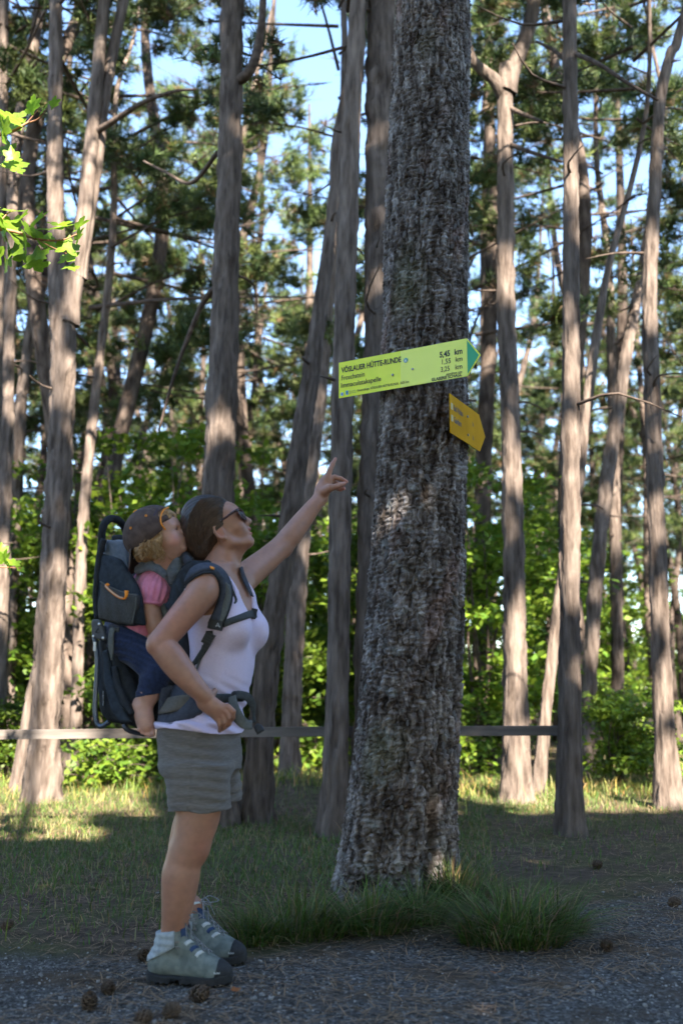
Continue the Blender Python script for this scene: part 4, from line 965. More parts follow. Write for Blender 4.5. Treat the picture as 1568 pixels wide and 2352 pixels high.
# the wood goes on beside and behind the path
for i in range(22):
    Y = rs.uniform(13, 42); X = rs.choice((-1, 1)) * rs.uniform(0.40 * Y + 1.5, 0.62 * Y + 4)
    o = empty('leafy_shrub', (X, Y, -0.05), rs.uniform(0, 6.28)); s_ = rs.uniform(0.9, 1.4); o.scale = (s_, s_, s_); tag(o, 'tall leafy shrub of the unseen thicket, added to block low sky light', 'shrub', 'thicket beside the path')
    for nm, me in zip(('foliage', 'stems'), SHR[3 if i % 2 else 2]):
        c_ = bpy.data.objects.new(nm, me); C.objects.link(c_); c_.parent = o
        if nm == 'stems': tag(c_, kind='stuff')
for i in range(44):  # unseen shrubs added around the viewpoint to block low sky light
    a_ = R(rs.uniform(48, 312)); r_ = rs.uniform(8.5, 15); x_, y_ = r_ * math.sin(a_), r_ * math.cos(a_)
    o = empty('leafy_shrub', (x_, y_, -0.05), rs.uniform(0, 6.28)); s_ = rs.uniform(0.9, 1.35); o.scale = (s_ * 1.2, s_ * 1.2, s_); tag(o, 'tall leafy shrub of the unseen thicket, added to block low sky light', 'shrub', 'thicket beside the path')
    for nm, me in zip(('foliage', 'stems'), SHR[3 if i % 3 else 2]):
        c_ = bpy.data.objects.new(nm, me); C.objects.link(c_); c_.parent = o
        if nm == 'stems': tag(c_, kind='stuff')
for i in range(26):  # unseen pines added further out, also to cut low sky light
    a_ = R(rs.uniform(50, 310)); r_ = rs.uniform(11, 19); x_, y_ = r_ * math.sin(a_), r_ * math.cos(a_)
    o = empty('pine_tree', (x_, y_, -0.05), rs.uniform(0, 6.28)); tag(o, 'unseen pine beside and behind the path, added to block low sky light', 'tree', 'pines beside the path')
    m_ = bpy.data.objects.new('trunk', PT[i % 4]); C.objects.link(m_); m_.parent = o
    for nm, me in zip(('crown', 'branches'), CROWNS[i % 5]):
        c_ = bpy.data.objects.new(nm, me); C.objects.link(c_); c_.parent = o; c_.location = (0, 0, 4.0 + (i % 4) * 0.6)
        if nm == 'branches': tag(c_, kind='stuff')

# ------------------------------------------------------------------ wooden rail
wood = mat('weathered_rail', (0.075, 0.062, 0.054), (0.15, 0.13, 0.115), scale=14, rough=0.85, bump=0.5, bscale=60, stretch=(0.08, 1, 1), bdist=0.006)
RL = empty('wooden_rail', P(700, 1682, 7.2)); tag(RL, 'long weathered wooden rail running between the pines', 'fence')
for x0, y0, Ya, x1, y1, Yb in [(-260, 1690, 7.45, 776, 1680, 7.24), (770, 1680, 7.22, 1316, 1678, 7.20)]:
    a, b_ = P(x0, y0, Ya), P(x1, y1, Yb); d = b_ - a; L_ = np.linalg.norm(d); d /= L_; n_ = np.cross(d, UPV); n_ /= np.linalg.norm(n_); u_ = np.cross(n_, d)
    box('rail', (a + b_) / 2, np.stack([d, n_, u_]), (L_ / 2, 0.022, 0.034), wood, RL, 0.15)
    for q in (0.02, 0.98): 
        V, Fq = box_geo(a + d * L_ * q + (n_ if n_[1] < 0 else -n_) * 0.024, np.stack([d, n_, u_]), (0.008, 0.003, 0.008), 0.8); link('nail', py_mesh('nail', V, Fq, True), steel, RL)
pst = P(-250, 1690, 7.5); box('post', (pst[0], 7.53, 0.36), np.eye(3), (0.05, 0.05, 0.46), wood, RL, 0.2)

# ------------------------------------------------------------------ maple whose twigs hang in from the side
c8 = crop(0, 350, 400, 1200, 1107)
mleaf = [leaf_mesh('leaf', LOBES, 10 + i, f) for i, f in enumerate((0.12, 0.28, 0.4))]
mleaf_m = mat('maple_leaf', (0.14, 0.25, 0.020), (0.20, 0.32, 0.03), scale=4, rough=0.45, trans=0.55, spec=0.4, rand=0.18)
for m_ in mleaf: m_.materials.append(mleaf_m)
MP = empty('maple_tree', (-2.75, 4.1, 0)); tag(MP, 'maple tree with bright lime-green lobed leaves hanging in beside the pale split pine', 'tree')
link('trunk', trunk_mesh([(-2.75, 4.1, -0.1), (-2.7, 4.1, 1.6), (-2.6, 4.05, 3.2), (-2.75, 4.1, 5.0)], [0.07, 0.06, 0.045, 0.02], 12, 71), bgbark, MP)
tw_m = mat('maple_twig', (0.20, 0.09, 0.045), (0.28, 0.14, 0.07), scale=30, rough=0.7)
YM = 4.0
def twig(pts, r0, r1):
    V, Fq = limb_geo([P(*c8(u, v), YM + dy) if not isinstance(u, np.ndarray) else u for u, v, dy in pts], r0, r1, 6, 5); link('branch', py_mesh('branch', V, Fq, True), tw_m, MP)
twig([(-900, 900, 0.1), (-400, 760, 0.05), (-100, 560, 0), (150, 480, 0), (290, 400, 0), (420, 350, 0), (520, 240, 0)], 0.012, 0.0022)
twig([(-900, 1500, 0.1), (-400, 1520, 0.05), (-60, 1560, 0), (180, 1600, 0), (420, 1680, 0), (680, 1690, 0), (860, 1620, 0)], 0.012, 0.0022)
twig([(290, 400, 0), (380, 300, 0), (420, 255, 0)], 0.003, 0.0018); twig([(420, 1680, 0), (560, 1760, 0), (740, 1840, 0)], 0.003, 0.002); twig([(-60, 1560, 0), (80, 1400, 0.02), (160, 1360, 0.02)], 0.004, 0.002)
rs = random.Random(19)
def hang(u, v, w, tilt, spin):
    p = P(*c8(u, v), YM + rs.uniform(-0.06, 0.08)); o = bpy.data.objects.new('leaf', mleaf[rs.randrange(3)]); C.objects.link(o); o.parent = MP; o.matrix_parent_inverse = world_of(MP).inverted()
    s_ = w / 2.7675 * 0.574 * S(*c8(u, v), YM) / 1.05; o.location = p; o.scale = (s_, s_, s_); o.rotation_euler = (tilt, rs.uniform(-0.3, 0.3), spin)
LV = [(380, 210, 150, 1.1, -1.7), (350, 265, 140, 1.0, -2.0), (480, 260, 160, 1.2, -1.0), (590, 200, 130, 0.9, -1.5), (110, 360, 260, 1.0, 0.6), (210, 330, 240, 1.0, -0.4), (60, 400, 230, 0.8, 1.5), (40, 480, 200, 1.3, 2.4), (150, 450, 210, 1.9, 2.8), (20, 560, 160, 1.5, 1.6), (70, 700, 180, 1.9, 2.9), (150, 770, 160, 1.8, -2.6), (130, 850, 250, 2.3, 3.1), (40, 830, 240, 2.2, 2.7), (190, 920, 130, 2.2, -2.9),
      (150, 1370, 230, 0.6, 0.1), (30, 1460, 160, 0.9, 1.3), (220, 1470, 180, 1.0, -0.7), (100, 1560, 300, 1.1, 0.9), (390, 1510, 230, 0.95, -1.3), (560, 1570, 330, 0.55, -0.2), (640, 1530, 200, 0.5, -0.3), (330, 1610, 210, 1.2, 1.2), (20, 1620, 230, 1.2, 1.9), (200, 1710, 260, 1.0, 1.1), (90, 1740, 240, 1.2, 1.8), (500, 1740, 280, 1.1, 1.0), (870, 1560, 180, 0.9, -1.2), (860, 1670, 170, 1.2, -1.5), (280, 1800, 240, 1.5, 1.9), (140, 1830, 260, 2.0, 2.6), (380, 1880, 250, 2.2, 2.9), (250, 1900, 200, 2.2, -2.7), (100, 1920, 220, 1.6, 1.7), (740, 1780, 220, 2.0, -2.9), (740, 1900, 200, 2.2, 2.9), (760, 1990, 160, 2.4, 3.0), (380, 1980, 220, 2.1, 3.1), (60, 2010, 160, 1.5, 2.1)]
for q in LV: hang(*q)
for i in range(26): hang(rs.uniform(-700, -40), rs.choice([rs.uniform(350, 900), rs.uniform(1350, 1950)]), rs.uniform(180, 280), rs.uniform(0.8, 2.2), rs.uniform(-3, 3))
for u, v, w, a_, b_ in [(40, 2590 + 0, 170, 1.0, 1.0)]: pass
for px, py, w in [(10, 1288, 46), (32, 1296, 40), (22, 1312, 44), (48, 1310, 30), (2, 1268, 40), (-20, 1290, 50)]:
    o = bpy.data.objects.new('leaf', mleaf[0]); C.objects.link(o); o.parent = MP; o.matrix_parent_inverse = world_of(MP).inverted(); s_ = w * S(px, py, 5.2) / 1.5; o.location = P(px, py, 5.2); o.scale = (s_, s_, s_); o.rotation_euler = (rs.uniform(0.7, 1.4), 0.1, rs.uniform(-2, 2))
V, Fq = limb_geo([(-2.6, 4.1, 1.5), P(-120, 1290, 5.0), P(-30, 1300, 5.15), P(50, 1305, 5.2)], 0.012, 0.002, 6, 5); link('branch', py_mesh('branch', V, Fq, True), tw_m, MP)

# ------------------------------------------------------------------ unseen trees behind the photographer: crowns shaped to cast the wanted shade
rs = np.random.RandomState(91); sdn = np.array(sd); tl = sdn / sdn[1]
def shade(x5, z5):                  # wanted density of shade on the upright plane 5 m ahead
    cl_ = waves(95, 10, 2.6, (x5, 0 * x5, z5))
    thr = np.interp(z5, [2.5, 3.4, 5, 6.5, 8.0, 14], [1.3, 0.95, 0.6, 0.35, 0.0, -0.1]) + np.where((x5 < -1.0) & (x5 > -2.4) & (z5 < 7.0), 0.45, 0)
    thr = np.where(x5 > 1.3, np.interp(z5, [2.8, 3.6, 4.6, 5.4], [1.2, 0.8, 0.45, -0.2]), thr)
    d = np.where(z5 < 2.72 + 0.15 * np.sin(1.7 * x5), 1.0, np.where(cl_ > thr, 0.42, 0.01))
    d = np.where((x5 < -1.0) & (x5 > -3.2) & (z5 > 1.45) & (z5 < 4.0), 0.0, d)
    d = np.where((x5 > 0.05) & (x5 < 0.85) & (z5 < 5.3), 1.0, d)
    d = np.where((x5 > -0.42) & (x5 < 0.05) & (z5 < 9.3), np.where(z5 < 4, 1.0, 0.55), d)
    d = np.where((x5 > 0.72) & (x5 < 1.2) & (z5 < 9.0), np.where(z5 < 4, 1.0, 0.55), d)
    d = np.where((x5 > 1.35) & (x5 < 2.4) & (z5 > 2.6) & (z5 < 8), np.where(cl_ > 0.1, 0.35, 0.02), d)
    return d
n = 54000; x5 = rs.uniform(-7, 6.5, n); z5 = rs.uniform(-4.2, 14.0, n); k = rs.rand(n) < shade(x5, z5) * 0.62; x5, z5 = x5[k], z5[k]; n = len(x5)
yy = rs.uniform(-6.5, -1.6, n); cen = np.stack([x5, np.full(n, 5.0), z5], 1) + tl * (yy - 5.0)[:, None]
cen = cen[cen[:, 2] > 1.2]
stems_ = [(-6.0, -4.2), (-2.6, -4.6), (0.9, -4.0), (3.4, -4.8), (6.4, -4.0), (9.0, -4.6)]
own = np.argmin(np.stack([(cen[:, 0] - a) ** 2 + 0.25 * (cen[:, 1] - b_) ** 2 for a, b_ in stems_]), 0)
LB2 = ['first', 'second', 'third', 'fourth', 'fifth', 'sixth']
for i, (a, b_) in enumerate(stems_):
    cl = cen[own == i]
    if len(cl) < 20: continue
    o = empty('maple_tree', (a, b_, 0)); tag(o, 'unseen leafy maple with its crown shaped to shade the path', 'tree', 'unseen maples shaped to shade the path')
    top_ = float(np.percentile(cl[:, 2], 90))
    link('trunk', trunk_mesh([(a, b_, -0.1), (a + 0.1, b_, 2), (a, b_ + 0.1, 4.5), (a + 0.15, b_ + 0.2, top_)], [0.17, 0.14, 0.10, 0.03], 12, 80 + i), bgbark, o)
    V, Fq, col = leaf_cloud(cl, rs, 0.25, 1.0); me = mesh_np('crown', V, Fq, False); set_col(me, col); link('crown', me, leaf_m, o)
# ================================================================== the woman
W = empty('person', G(430, 2240))
tag(W, 'person in lilac tank top, grey shorts and hiking boots, pointing up at the green-yellow sign', 'person')
YW = 3.62
mm = 0.001
skin = mat('skin', (0.93, 0.93, 0.93), (1.05, 1.03, 1.02), scale=60, rough=0.42, attr='Col', sss=0.10, spec=0.5, bump=0.18, bscale=260, bdist=0.0012)
hair_m = mat('brown_hair', (0.026, 0.015, 0.010), (0.080, 0.047, 0.031), scale=55, rough=0.42, attr='Col', spec=0.5, bump=0.6, bscale=90, stretch=(0.12, 1.0, 1.0), bdist=0.004)
top_m = mat('lilac_jersey', (0.56, 0.48, 0.65), (0.68, 0.60, 0.77), scale=240, rough=0.85, bump=0.25, bscale=900, stretch=(1, 1, 1.6), sheen=0.15, bdist=0.0015, ramp=(0.3, 0.7))
short_m = mat('grey_linen', (0.112, 0.100, 0.090), (0.162, 0.147, 0.133), scale=120, rough=0.9, bump=0.35, bscale=500, stretch=(0.35, 0.35, 2.2), sheen=0.1, bdist=0.003)
B = SDF((-0.76, 3.22, 0.02), (0.10, 4.20, 1.97), 0.0034)
YAW = -R(20)
fw = np.array((math.cos(YAW), math.sin(YAW), 0)); lt = np.array((-math.sin(YAW), math.cos(YAW), 0)); UPV = np.array((0, 0, 1.0))
def lv(v, uc, rx, ry, dy=0.0):
    p = at(c1, uc, v, YW); return (p[2], p[0], YW + dy, rx * mm, ry * mm)
torso_levels = [lv(705, 772, 50, 70), lv(735, 765, 62, 118), lv(770, 760, 78, 148), lv(830, 762, 92, 152), lv(900, 768, 100, 148), lv(1000, 776, 104, 142),
                lv(1100, 778, 102, 136), lv(1250, 780, 98, 128), lv(1330, 768, 98, 128), lv(1400, 742, 100, 134), lv(1460, 725, 102, 140), lv(1550, 680, 110, 150), lv(1650, 655, 116, 156), lv(1745, 650, 116, 158), lv(1830, 655, 108, 150)]
def torso_into(f):
    f.stack(torso_levels, YAW, 0.0, 2.25)
    zc = at(c1, 900, 1062, YW)
    base = at(c1, 782, 1062, YW)
    for s in (-1, 1):
        f.ell(base + fw * 0.074 + lt * 0.072 * s, (0.064, 0.060, 0.063), None, 0.03)
        f.cone(base + fw * 0.060 + lt * 0.066 * s + UPV * 0.03, base + fw * 0.055 + lt * 0.072 * s + UPV * 0.12, 0.045, 0.02, 0.05)
torso_into(B)
# neck and shoulders
nb, nh = at(c1, 768, 770, YW), at(c1, 776, 610, YW)
B.cone(nb, nh, 0.058, 0.050, 0.03, flat=((0, 1, 0), 0.88))
nearS, farS = at(c1, 682, 805, YW - 0.155), at(c1, 872, 790, YW + 0.15)
for s_ in (nearS, farS):
    B.cone(at(c1, 780, 700, YW), s_ + UPV * 0.012, 0.040, 0.045, 0.05)
# the arm on the hip
armN = [(nearS, 0.058), (at(c1, 655, 860, 3.44), 0.054), (at(c1, 545, 990, 3.405), 0.047), (at(c1, 470, 1080, 3.385), 0.043), (at(c1, 425, 1135, 3.375), 0.040)]
KB = B.copy(); KB.a = KB.a - 0.009      # what the straps and the belt lie on
B.limb(armN, 0.035)
foreN = [(at(c1, 425, 1138, 3.375), 0.038), (at(c1, 475, 1190, 3.37), 0.046), (at(c1, 540, 1275, 3.365), 0.044), (at(c1, 625, 1375, 3.365), 0.034), (at(c1, 690, 1437, 3.37), 0.027)]
B.limb(foreN, 0.02)
B.ell(at(c1, 398, 1150, 3.38), (0.018, 0.02, 0.018), None, 0.02)
# its hand, palm to the hip, fingers curled forward and down
def M4(u, v, Y): return at(c4, u, v, Y)
wr = M4(965, 872, 3.37)
pal = np.array((0.55, 0.0, -0.45)); 
B.cone(wr, M4(1040, 900, 3.372), 0.025, 0.027, 0.015, flat=((0.3, 0.95, 0.0), 0.62))
for (u, v), (r0, r1) in zip([(1165, 915), (1150, 952), (1115, 985), (1085, 1010)], [(0.019, 0.0125)] * 4):
    B.cone(M4(1010, 890, 3.375), M4(u, v, 3.378), r0, r1, 0.018, flat=((0.3, 0.95, 0.0), 0.75))
fingers = [[(1168, 905), (1212, 945), (1212, 995), (1190, 1030)], [(1150, 945), (1185, 1000), (1178, 1050), (1155, 1075)],
           [(1118, 985), (1142, 1040), (1140, 1078), (1122, 1095)], [(1085, 1012), (1100, 1055), (1106, 1090), (1098, 1110)]]
for i, fg in enumerate(fingers):
    dep = [3.376, 3.378, 3.392, 3.41]
    rr = [0.0104, 0.0095, 0.0088, 0.0078] if i < 3 else [0.0092, 0.0085, 0.0078, 0.007]
    B.chain([(M4(u, v, d), r) for (u, v), d, r in zip(fg, dep, rr)], 0.003, 0.003)
for i in range(3):                       # the gaps between the fingers
    B.chain([(M4((a[0] + b[0]) / 2, (a[1] + b[1]) / 2, d_), 0.0032) for a, b, d_ in zip(fingers[i], fingers[i + 1], (3.366, 3.367, 3.379, 3.399))], 0.002, 0.002, 'sub')
B.chain([(M4(985, 860, 3.385), 0.017), (M4(1030, 805, 3.40), 0.0125), (M4(1058, 772, 3.42), 0.0105)], 0.012, 0.006)
# the pointing arm
eF = at(c1, 1125, 572, 3.93)
B.limb([(farS, 0.056), (at(c1, 960, 715, 3.83), 0.052), (at(c1, 1050, 642, 3.89), 0.047), (eF, 0.0425), (at(c1, 1175, 515, 3.947), 0.0425), (at(c1, 1235, 437, 3.97), 0.038), (at(c1, 1300, 352, 3.99), 0.031), (at(c5, 640, 1170, 4.0), 0.0270)], 0.035)
B.ell(at(c1, 1140, 600, 3.935), (0.020, 0.022, 0.020), None, 0.03)
def M5(u, v, Y): return at(c5, u, v, Y)
fl5 = ((0.25, 0.95, 0.15), 0.66)
wf = M5(655, 1150, 4.0)
B.cone(wf, M5(730, 960, 4.0), 0.026, 0.030, 0.015, flat=fl5)
B.cone(M5(730, 960, 4.0), M5(800, 760, 4.0), 0.030, 0.026, 0.015, flat=fl5)
B.cone(M5(760, 900, 4.01), M5(880, 760, 4.015), 0.028, 0.020, 0.015, flat=fl5)
B.chain([(M5(835, 680, 3.995), 0.0150), (M5(880, 540, 3.995), 0.0112), (M5(940, 400, 4.0), 0.0096), (M5(1000, 290, 4.005), 0.0072)], 0.008, 0.005)       # index
B.chain([(M5(880, 720, 4.005), 0.0130), (M5(985, 675, 4.008), 0.0112), (M5(1110, 705, 4.01), 0.0096), (M5(1235, 768, 4.01), 0.0076)], 0.006, 0.004)        # middle
B.chain([(M5(880, 800, 4.025), 0.0120), (M5(990, 775, 4.035), 0.0105), (M5(1090, 840, 4.03), 0.0092), (M5(1180, 915, 4.022), 0.0076)], 0.005, 0.004)       # ring
B.chain([(M5(870, 860, 4.045), 0.0110), (M5(960, 860, 4.05), 0.0094), (M5(1030, 910, 4.04), 0.0085), (M5(1115, 945, 4.03), 0.0070)], 0.005, 0.004)       # little
B.chain([(M5(760, 970, 3.985), 0.020), (M5(880, 900, 3.975), 0.0155), (M5(1020, 872, 3.978), 0.0118), (M5(1110, 838, 3.985), 0.0108), (M5(1185, 805, 3.99), 0.0085)], 0.010, 0.006)   # thumb
B.ell(M5(770, 1140, 4.005), (0.014, 0.014, 0.014), None, 0.012)
# legs
def ground_foot(a, b):
    a = G(*c7(*a)) + np.array((0, 0.045, 0)); b = G(*c7(*b)) + np.array((0, 0.045, 0)); a[2] = b[2] = 0; d_ = (b - a) / np.linalg.norm(b - a); return a, b, a + d_ * 0.078
footN = ground_foot((104, 2225), (790, 2265)); footF = ground_foot((290, 2040), (866, 2085))
ankleN, ankleF = footN[2], footF[2]
def M7(u, v, Y): return at(c7, u, v, Y)
B.limb([(M7(545, 150, 3.545), 0.080), (M7(545, 500, 3.515), 0.080), (M7(532, 780, 3.49), 0.074), (M7(482, 990, 3.485), 0.0645), (M7(438, 1100, 3.485), 0.0610), (M7(405, 1210, 3.488), 0.0590), (M7(385, 1320, 3.49), 0.0620), (M7(358, 1550, 3.495), 0.0515), (M7(335, 1700, 3.505), 0.0425), (M7(312, 1840, 3.515), 0.0355), (ankleN + UPV * 0.08, 0.030)], 0.04)
B.ell(M7(545, 1095, 3.478), (0.026, 0.030, 0.036), None, 0.03)
B.limb([(M7(620, 150, 3.70), 0.080), (M7(590, 500, 3.75), 0.080), (M7(520, 780, 3.78), 0.070), (M7(460, 900, 3.785), 0.062), (M7(412, 1080, 3.79), 0.056), (M7(392, 1300, 3.79), 0.052), (M7(402, 1550, 3.78), 0.043), (ankleF + UPV * 0.18, 0.036), (ankleF + UPV * 0.08, 0.032)], 0.03)
# head
HT = R(26)
hf = np.array((math.cos(HT), -0.03, math.sin(HT))); hf /= np.linalg.norm(hf); hu = np.array((-math.sin(HT), 0, math.cos(HT))); hl = np.cross(hu, hf); hu = np.cross(hf, hl)
HO = at(c3, 850, 745, YW)
AX = np.stack([hf, hu, hl])
def H(f, u, l=0.0): return HO + (hf * f + hu * u + hl * l) * mm
B.ell(H(-14, 52), np.array((94, 84, 71)) * mm, AX, 0.0)
B.ell(H(34, 8), np.array((53, 72, 57)) * mm, AX, 0.03)
B.ell(H(40, 58), np.array((46, 46, 58)) * mm, AX, 0.03)
for s in (-1, 1):
    B.chain([(H(4, -18, 53 * s), 0.015), (H(14, -46, 49 * s), 0.015), (H(66, -66, 16 * s), 0.014)], 0.022, 0.012)
    B.ell(H(58, 6, 38 * s), np.array((23, 26, 20)) * mm, AX, 0.02)
    B.ell(H(74, 46, 24 * s), np.array((12, 9, 24)) * mm, AX, 0.015)
    B.ell(H(93, 0, 11 * s), np.array((9, 8, 8)) * mm, AX, 0.006)
    # ear
    e0 = 70 * s
    ring = [(8, 24, e0 - 2 * s), (-4, 31, e0 + 5 * s), (-17, 25, e0 + 10 * s), (-21, 8, e0 + 10 * s), (-17, -10, e0 + 8 * s), (-8, -22, e0 + 4 * s), (2, -24, e0)]
    B.ell(H(-6, 4, e0 - 2 * s), np.array((17, 27, 6)) * mm, AX, 0.008)
    B.chain([(H(*q), 0.0052) for q in ring], 0.004, 0.003)
    B.ell(H(0, -23, e0 + 1 * s), np.array((8, 9, 6)) * mm, AX, 0.004)
    B.ell(H(-2, 0, e0 + 8 * s), np.array((9, 13, 6)) * mm, AX, 0.006, 'sub')
    B.ell(H(-8, 16, e0 + 10 * s), np.array((5, 9, 5)) * mm, AX, 0.004, 'sub')
B.ell(H(58, -26), np.array((32, 32, 36)) * mm, AX, 0.02)
B.ell(H(77, -62), np.array((14, 15, 20)) * mm, AX, 0.018)
B.cone(H(84, 42), H(103, 7), 0.0075, 0.0105, 0.012)
B.ell(H(101, 4), np.array((11, 9, 11)) * mm, AX, 0.006)
B.ell(H(90.5, -21), np.array((9.5, 7.5, 19)) * mm, AX, 0.006)
B.ell(H(87, -39.5), np.array((9, 7.5, 17)) * mm, AX, 0.006)
B.ell(H(99, -30), np.array((13, 3.4, 24)) * mm, AX, 0.002, 'sub')
B.ell(H(99, -50), np.array((10, 5, 22)) * mm, AX, 0.006, 'sub')
B.cone(H(10, -48), at(c1, 792, 700, YW), 0.042, 0.044, 0.03, flat=((0, 1, 0), 0.85))
B.cone(H(52, -60), H(12, -72), 0.018, 0.026, 0.025)
# collar bones and the tendon of the neck
B.chain([(H(-2, -40, -46), 0.013), (at(c1, 838, 705, YW - 0.035), 0.012)], 0.02)
bme, bV = B.mesh('body', 1)
col = np.tile(np.array((0.36, 0.185, 0.125)), (len(bV), 1))
def paint(V, colr, centre, rad, c, soft=0.5, amt=1.0):
    d = np.linalg.norm((V - centre) / np.array(rad), axis=1); w = np.clip((1 - d) / soft, 0, 1)[:, None] * amt
    return colr * (1 - w) + np.array(c) * w
def headpaint(V, colr, f, u, l, rad, c, soft=0.5, amt=1.0):
    q = (V - H(f, u, l)) @ AX.T / mm; d = np.linalg.norm(q / np.array(rad), axis=1)
    w = np.clip((1 - d) / soft, 0, 1)[:, None] * amt
    return colr * (1 - w) + np.array(c) * w
col = headpaint(bV, col, 94, -23, 0, (16, 8, 24), (0.34, 0.11, 0.10), 0.4)
col = headpaint(bV, col, 91, -39, 0, (15, 8, 22), (0.36, 0.12, 0.11), 0.4)
for s in (-1, 1):
    col = headpaint(bV, col, 60, 2, 44 * s, (26, 22, 22), (0.47, 0.22, 0.17), 0.9, 0.7)
    col = headpaint(bV, col, -6, 4, 74 * s, (22, 32, 13), (0.45, 0.19, 0.135), 0.6, 0.8)
    col = headpaint(bV, col, 82, 50, 24 * s, (10, 5, 22), (0.07, 0.04, 0.03), 0.5, 0.8)
col = paint(bV, col, at(c1, 500, 1010, 3.36), (0.14, 0.1, 0.14), (0.40, 0.165, 0.108), 1.0, 0.7)
tipc = (0.50, 0.21, 0.16)
for p_ in (M5(1235, 768, 4.01), M5(1180, 915, 4.022), M5(1115, 945, 4.03), M5(1185, 805, 3.99), M5(1000, 290, 4.005)):
    col = paint(bV, col, p_, (0.02,) * 3, tipc, 0.9, 0.8)
for u_, v_, r_ in [(880, 855, 3.5), (690, 1280, 2.6), (1003, 500, 2.4), (620, 1080, 2.2)]:   # moles
    hp = B.hit(*c1(u_, v_))
    if hp is not None: col = paint(bV, col, hp, (r_ * 1.3 * mm,) * 3, (0.16, 0.06, 0.045), 0.6)
for q_, r_ in ((M7(560, 1090, 3.43), 0.05), (at(c1, 400, 1150, 3.35), 0.035), (M4(1150, 950, 3.36), 0.03)):
    col = paint(bV, col, q_, (r_,) * 3, (0.40, 0.17, 0.12), 1.0, 0.6)
mot = waves(5, 8, 60, bV.T)[:, None] * 0.03 + waves(7, 9, 170, bV.T)[:, None] * 0.025 + 1.0
set_col(bme, col * mot)
body = link('body', bme, skin, W)

# ---- tank top
def shl(u0, u1, v, Y, ry):
    a, b = M7(u0, v, Y), M7(u1, v, Y); return (a[2], (a[0] + b[0]) / 2, Y, (b[0] - a[0]) / 2, ry)
def shorts_waist(f):
    f.stack([shl(222, 830, 40, YW, 0.176), shl(224, 850, 160, YW, 0.186), shl(238, 868, 320, YW, 0.192), shl(250, 870, 420, YW, 0.192)], R(-8), 0.0, 2.5)
    f.stack([(a, b, c, d + 0.009, e + 0.010) for a, b, c, d, e in torso_levels[-4:]], YAW, 0.02, 2.3)
T = SDF((-0.66, 3.36, 0.63), (-0.10, 3.94, 1.35), 0.0034)
torso_into(T)
X_, Y_, Z_ = T.grid()
base0 = at(c1, 782, 1062, YW)
fl = (X_ - base0[0]) * fw[0] + (Y_ - base0[1]) * fw[1]; ll = (X_ - base0[0]) * lt[0] + (Y_ - base0[1]) * lt[1]
zh = at(c1, 650, 1640, YW)[2]
wr_ = 0.0016 * waves(11, 10, 55, (X_, Y_, Z_ * 1.0), (1, 1, 1)) 
lowf = np.clip((at(c1, 0, 1300, YW)[2] - Z_) / 0.15, 0, 1)
fold = 0.0055 * lowf * np.sin((Z_ * 150 + fl * 60 + ll * 30) + 2 * waves(13, 5, 20, (X_, Y_, Z_)))
zA, zB = at(c1, 700, 1490, YW)[2], at(c1, 700, 1570, YW)[2]
T2 = SDF(T.lo, T.lo + (T.n - 1) * T.h, T.h); shorts_waist(T2)
cov = T2.a - 0.011 + 0.05 * np.clip((Z_ - zB) / (zA - zB), 0, 1)      # hangs loose over the waistband
d0 = T.a - 0.0085; hk = np.maximum(0.03 - np.abs(d0 - cov), 0) / 0.03
d = np.minimum(d0, cov) - hk * hk * 0.03 * 0.25 + wr_ + fold * 0.8
zn = at(c1, 960, 1000, YW)[2]
neck = np.where(fl > -0.02, (zn + 26.0 * (ll - 0.0) ** 2) - Z_, 1.0)
neckb = np.where(fl <= -0.02, at(c1, 0, 770, YW)[2] - Z_, 1.0)
hemz = zh + 0.012 * np.sin(fl * 9 + 1.0) - 0.02 * np.clip(fl / 0.1, -1, 1)
d = np.maximum(d, -neck); d = np.maximum(d, -neckb); d = np.maximum(d, hemz - Z_)
for sh, sg in ((nearS, -1), (farS, 1)):
    r = np.sqrt((fl - ((sh - base0) @ fw)) ** 2 + (Z_ - sh[2]) ** 2 * 0.7)
    d = np.maximum(d, np.where(ll * sg > 0.085, 0.085 - r, -1))
T.a = d.astype(np.float32)
tme, _ = T.mesh('tank_top', 1)
link('tank_top', tme, top_m, W)

# ---- shorts
SH = SDF((-0.66, 3.30, 0.43), (-0.14, 3.98, 0.91), 0.0034)
shorts_waist(SH)
SH.stack([shl(240, 800, 380, 3.515, 0.105), shl(262, 800, 500, 3.51, 0.108), shl(280, 802, 650, 3.505, 0.110), shl(288, 806, 775, 3.50, 0.112)], 0, 0.03, 2.6)
SH.stack([shl(420, 868, 380, 3.74, 0.105), shl(420, 884, 500, 3.76, 0.108), shl(410, 890, 650, 3.77, 0.110), shl(405, 893, 760, 3.77, 0.112)], 0, 0.02, 2.6)
X_, Y_, Z_ = SH.grid()
w1 = waves(21, 6, 12, (X_, Y_, Z_))
d = SH.a + 0.0022 * np.sin(Z_ * 170 + 5.0 * w1 + X_ * 8) * (0.6 + 0.4 * waves(22, 5, 18, (X_, Y_, Z_))) + 0.0025 * waves(23, 8, 50, (X_, Y_, Z_), (2.5, 2.5, 1))
hem = M7(500, 752, 3.5)[2] + 0.004 * np.sin(X_ * 45) + 0.0 * Y_
d = np.maximum(d, hem - Z_)
inner = SH.a + 0.018
low = M7(0, 600, 3.5)[2]
d = np.where(Z_ < low, np.maximum(d, -inner), d)
# stitched hem and side seam
band_ = np.abs(Z_ - (hem + 0.028)); d = d + 0.0022 * np.exp(-(band_ / 0.0035) ** 2)
sx = M7(465, 300, 3.4)[0]; d = d + np.where(Y_ < 3.5, 0.002 * np.exp(-((X_ - sx) / 0.004) ** 2), 0)
SH.a = d.astype(np.float32)
sme, _ = SH.mesh('shorts', 1)
link('shorts', sme, short_m, W)

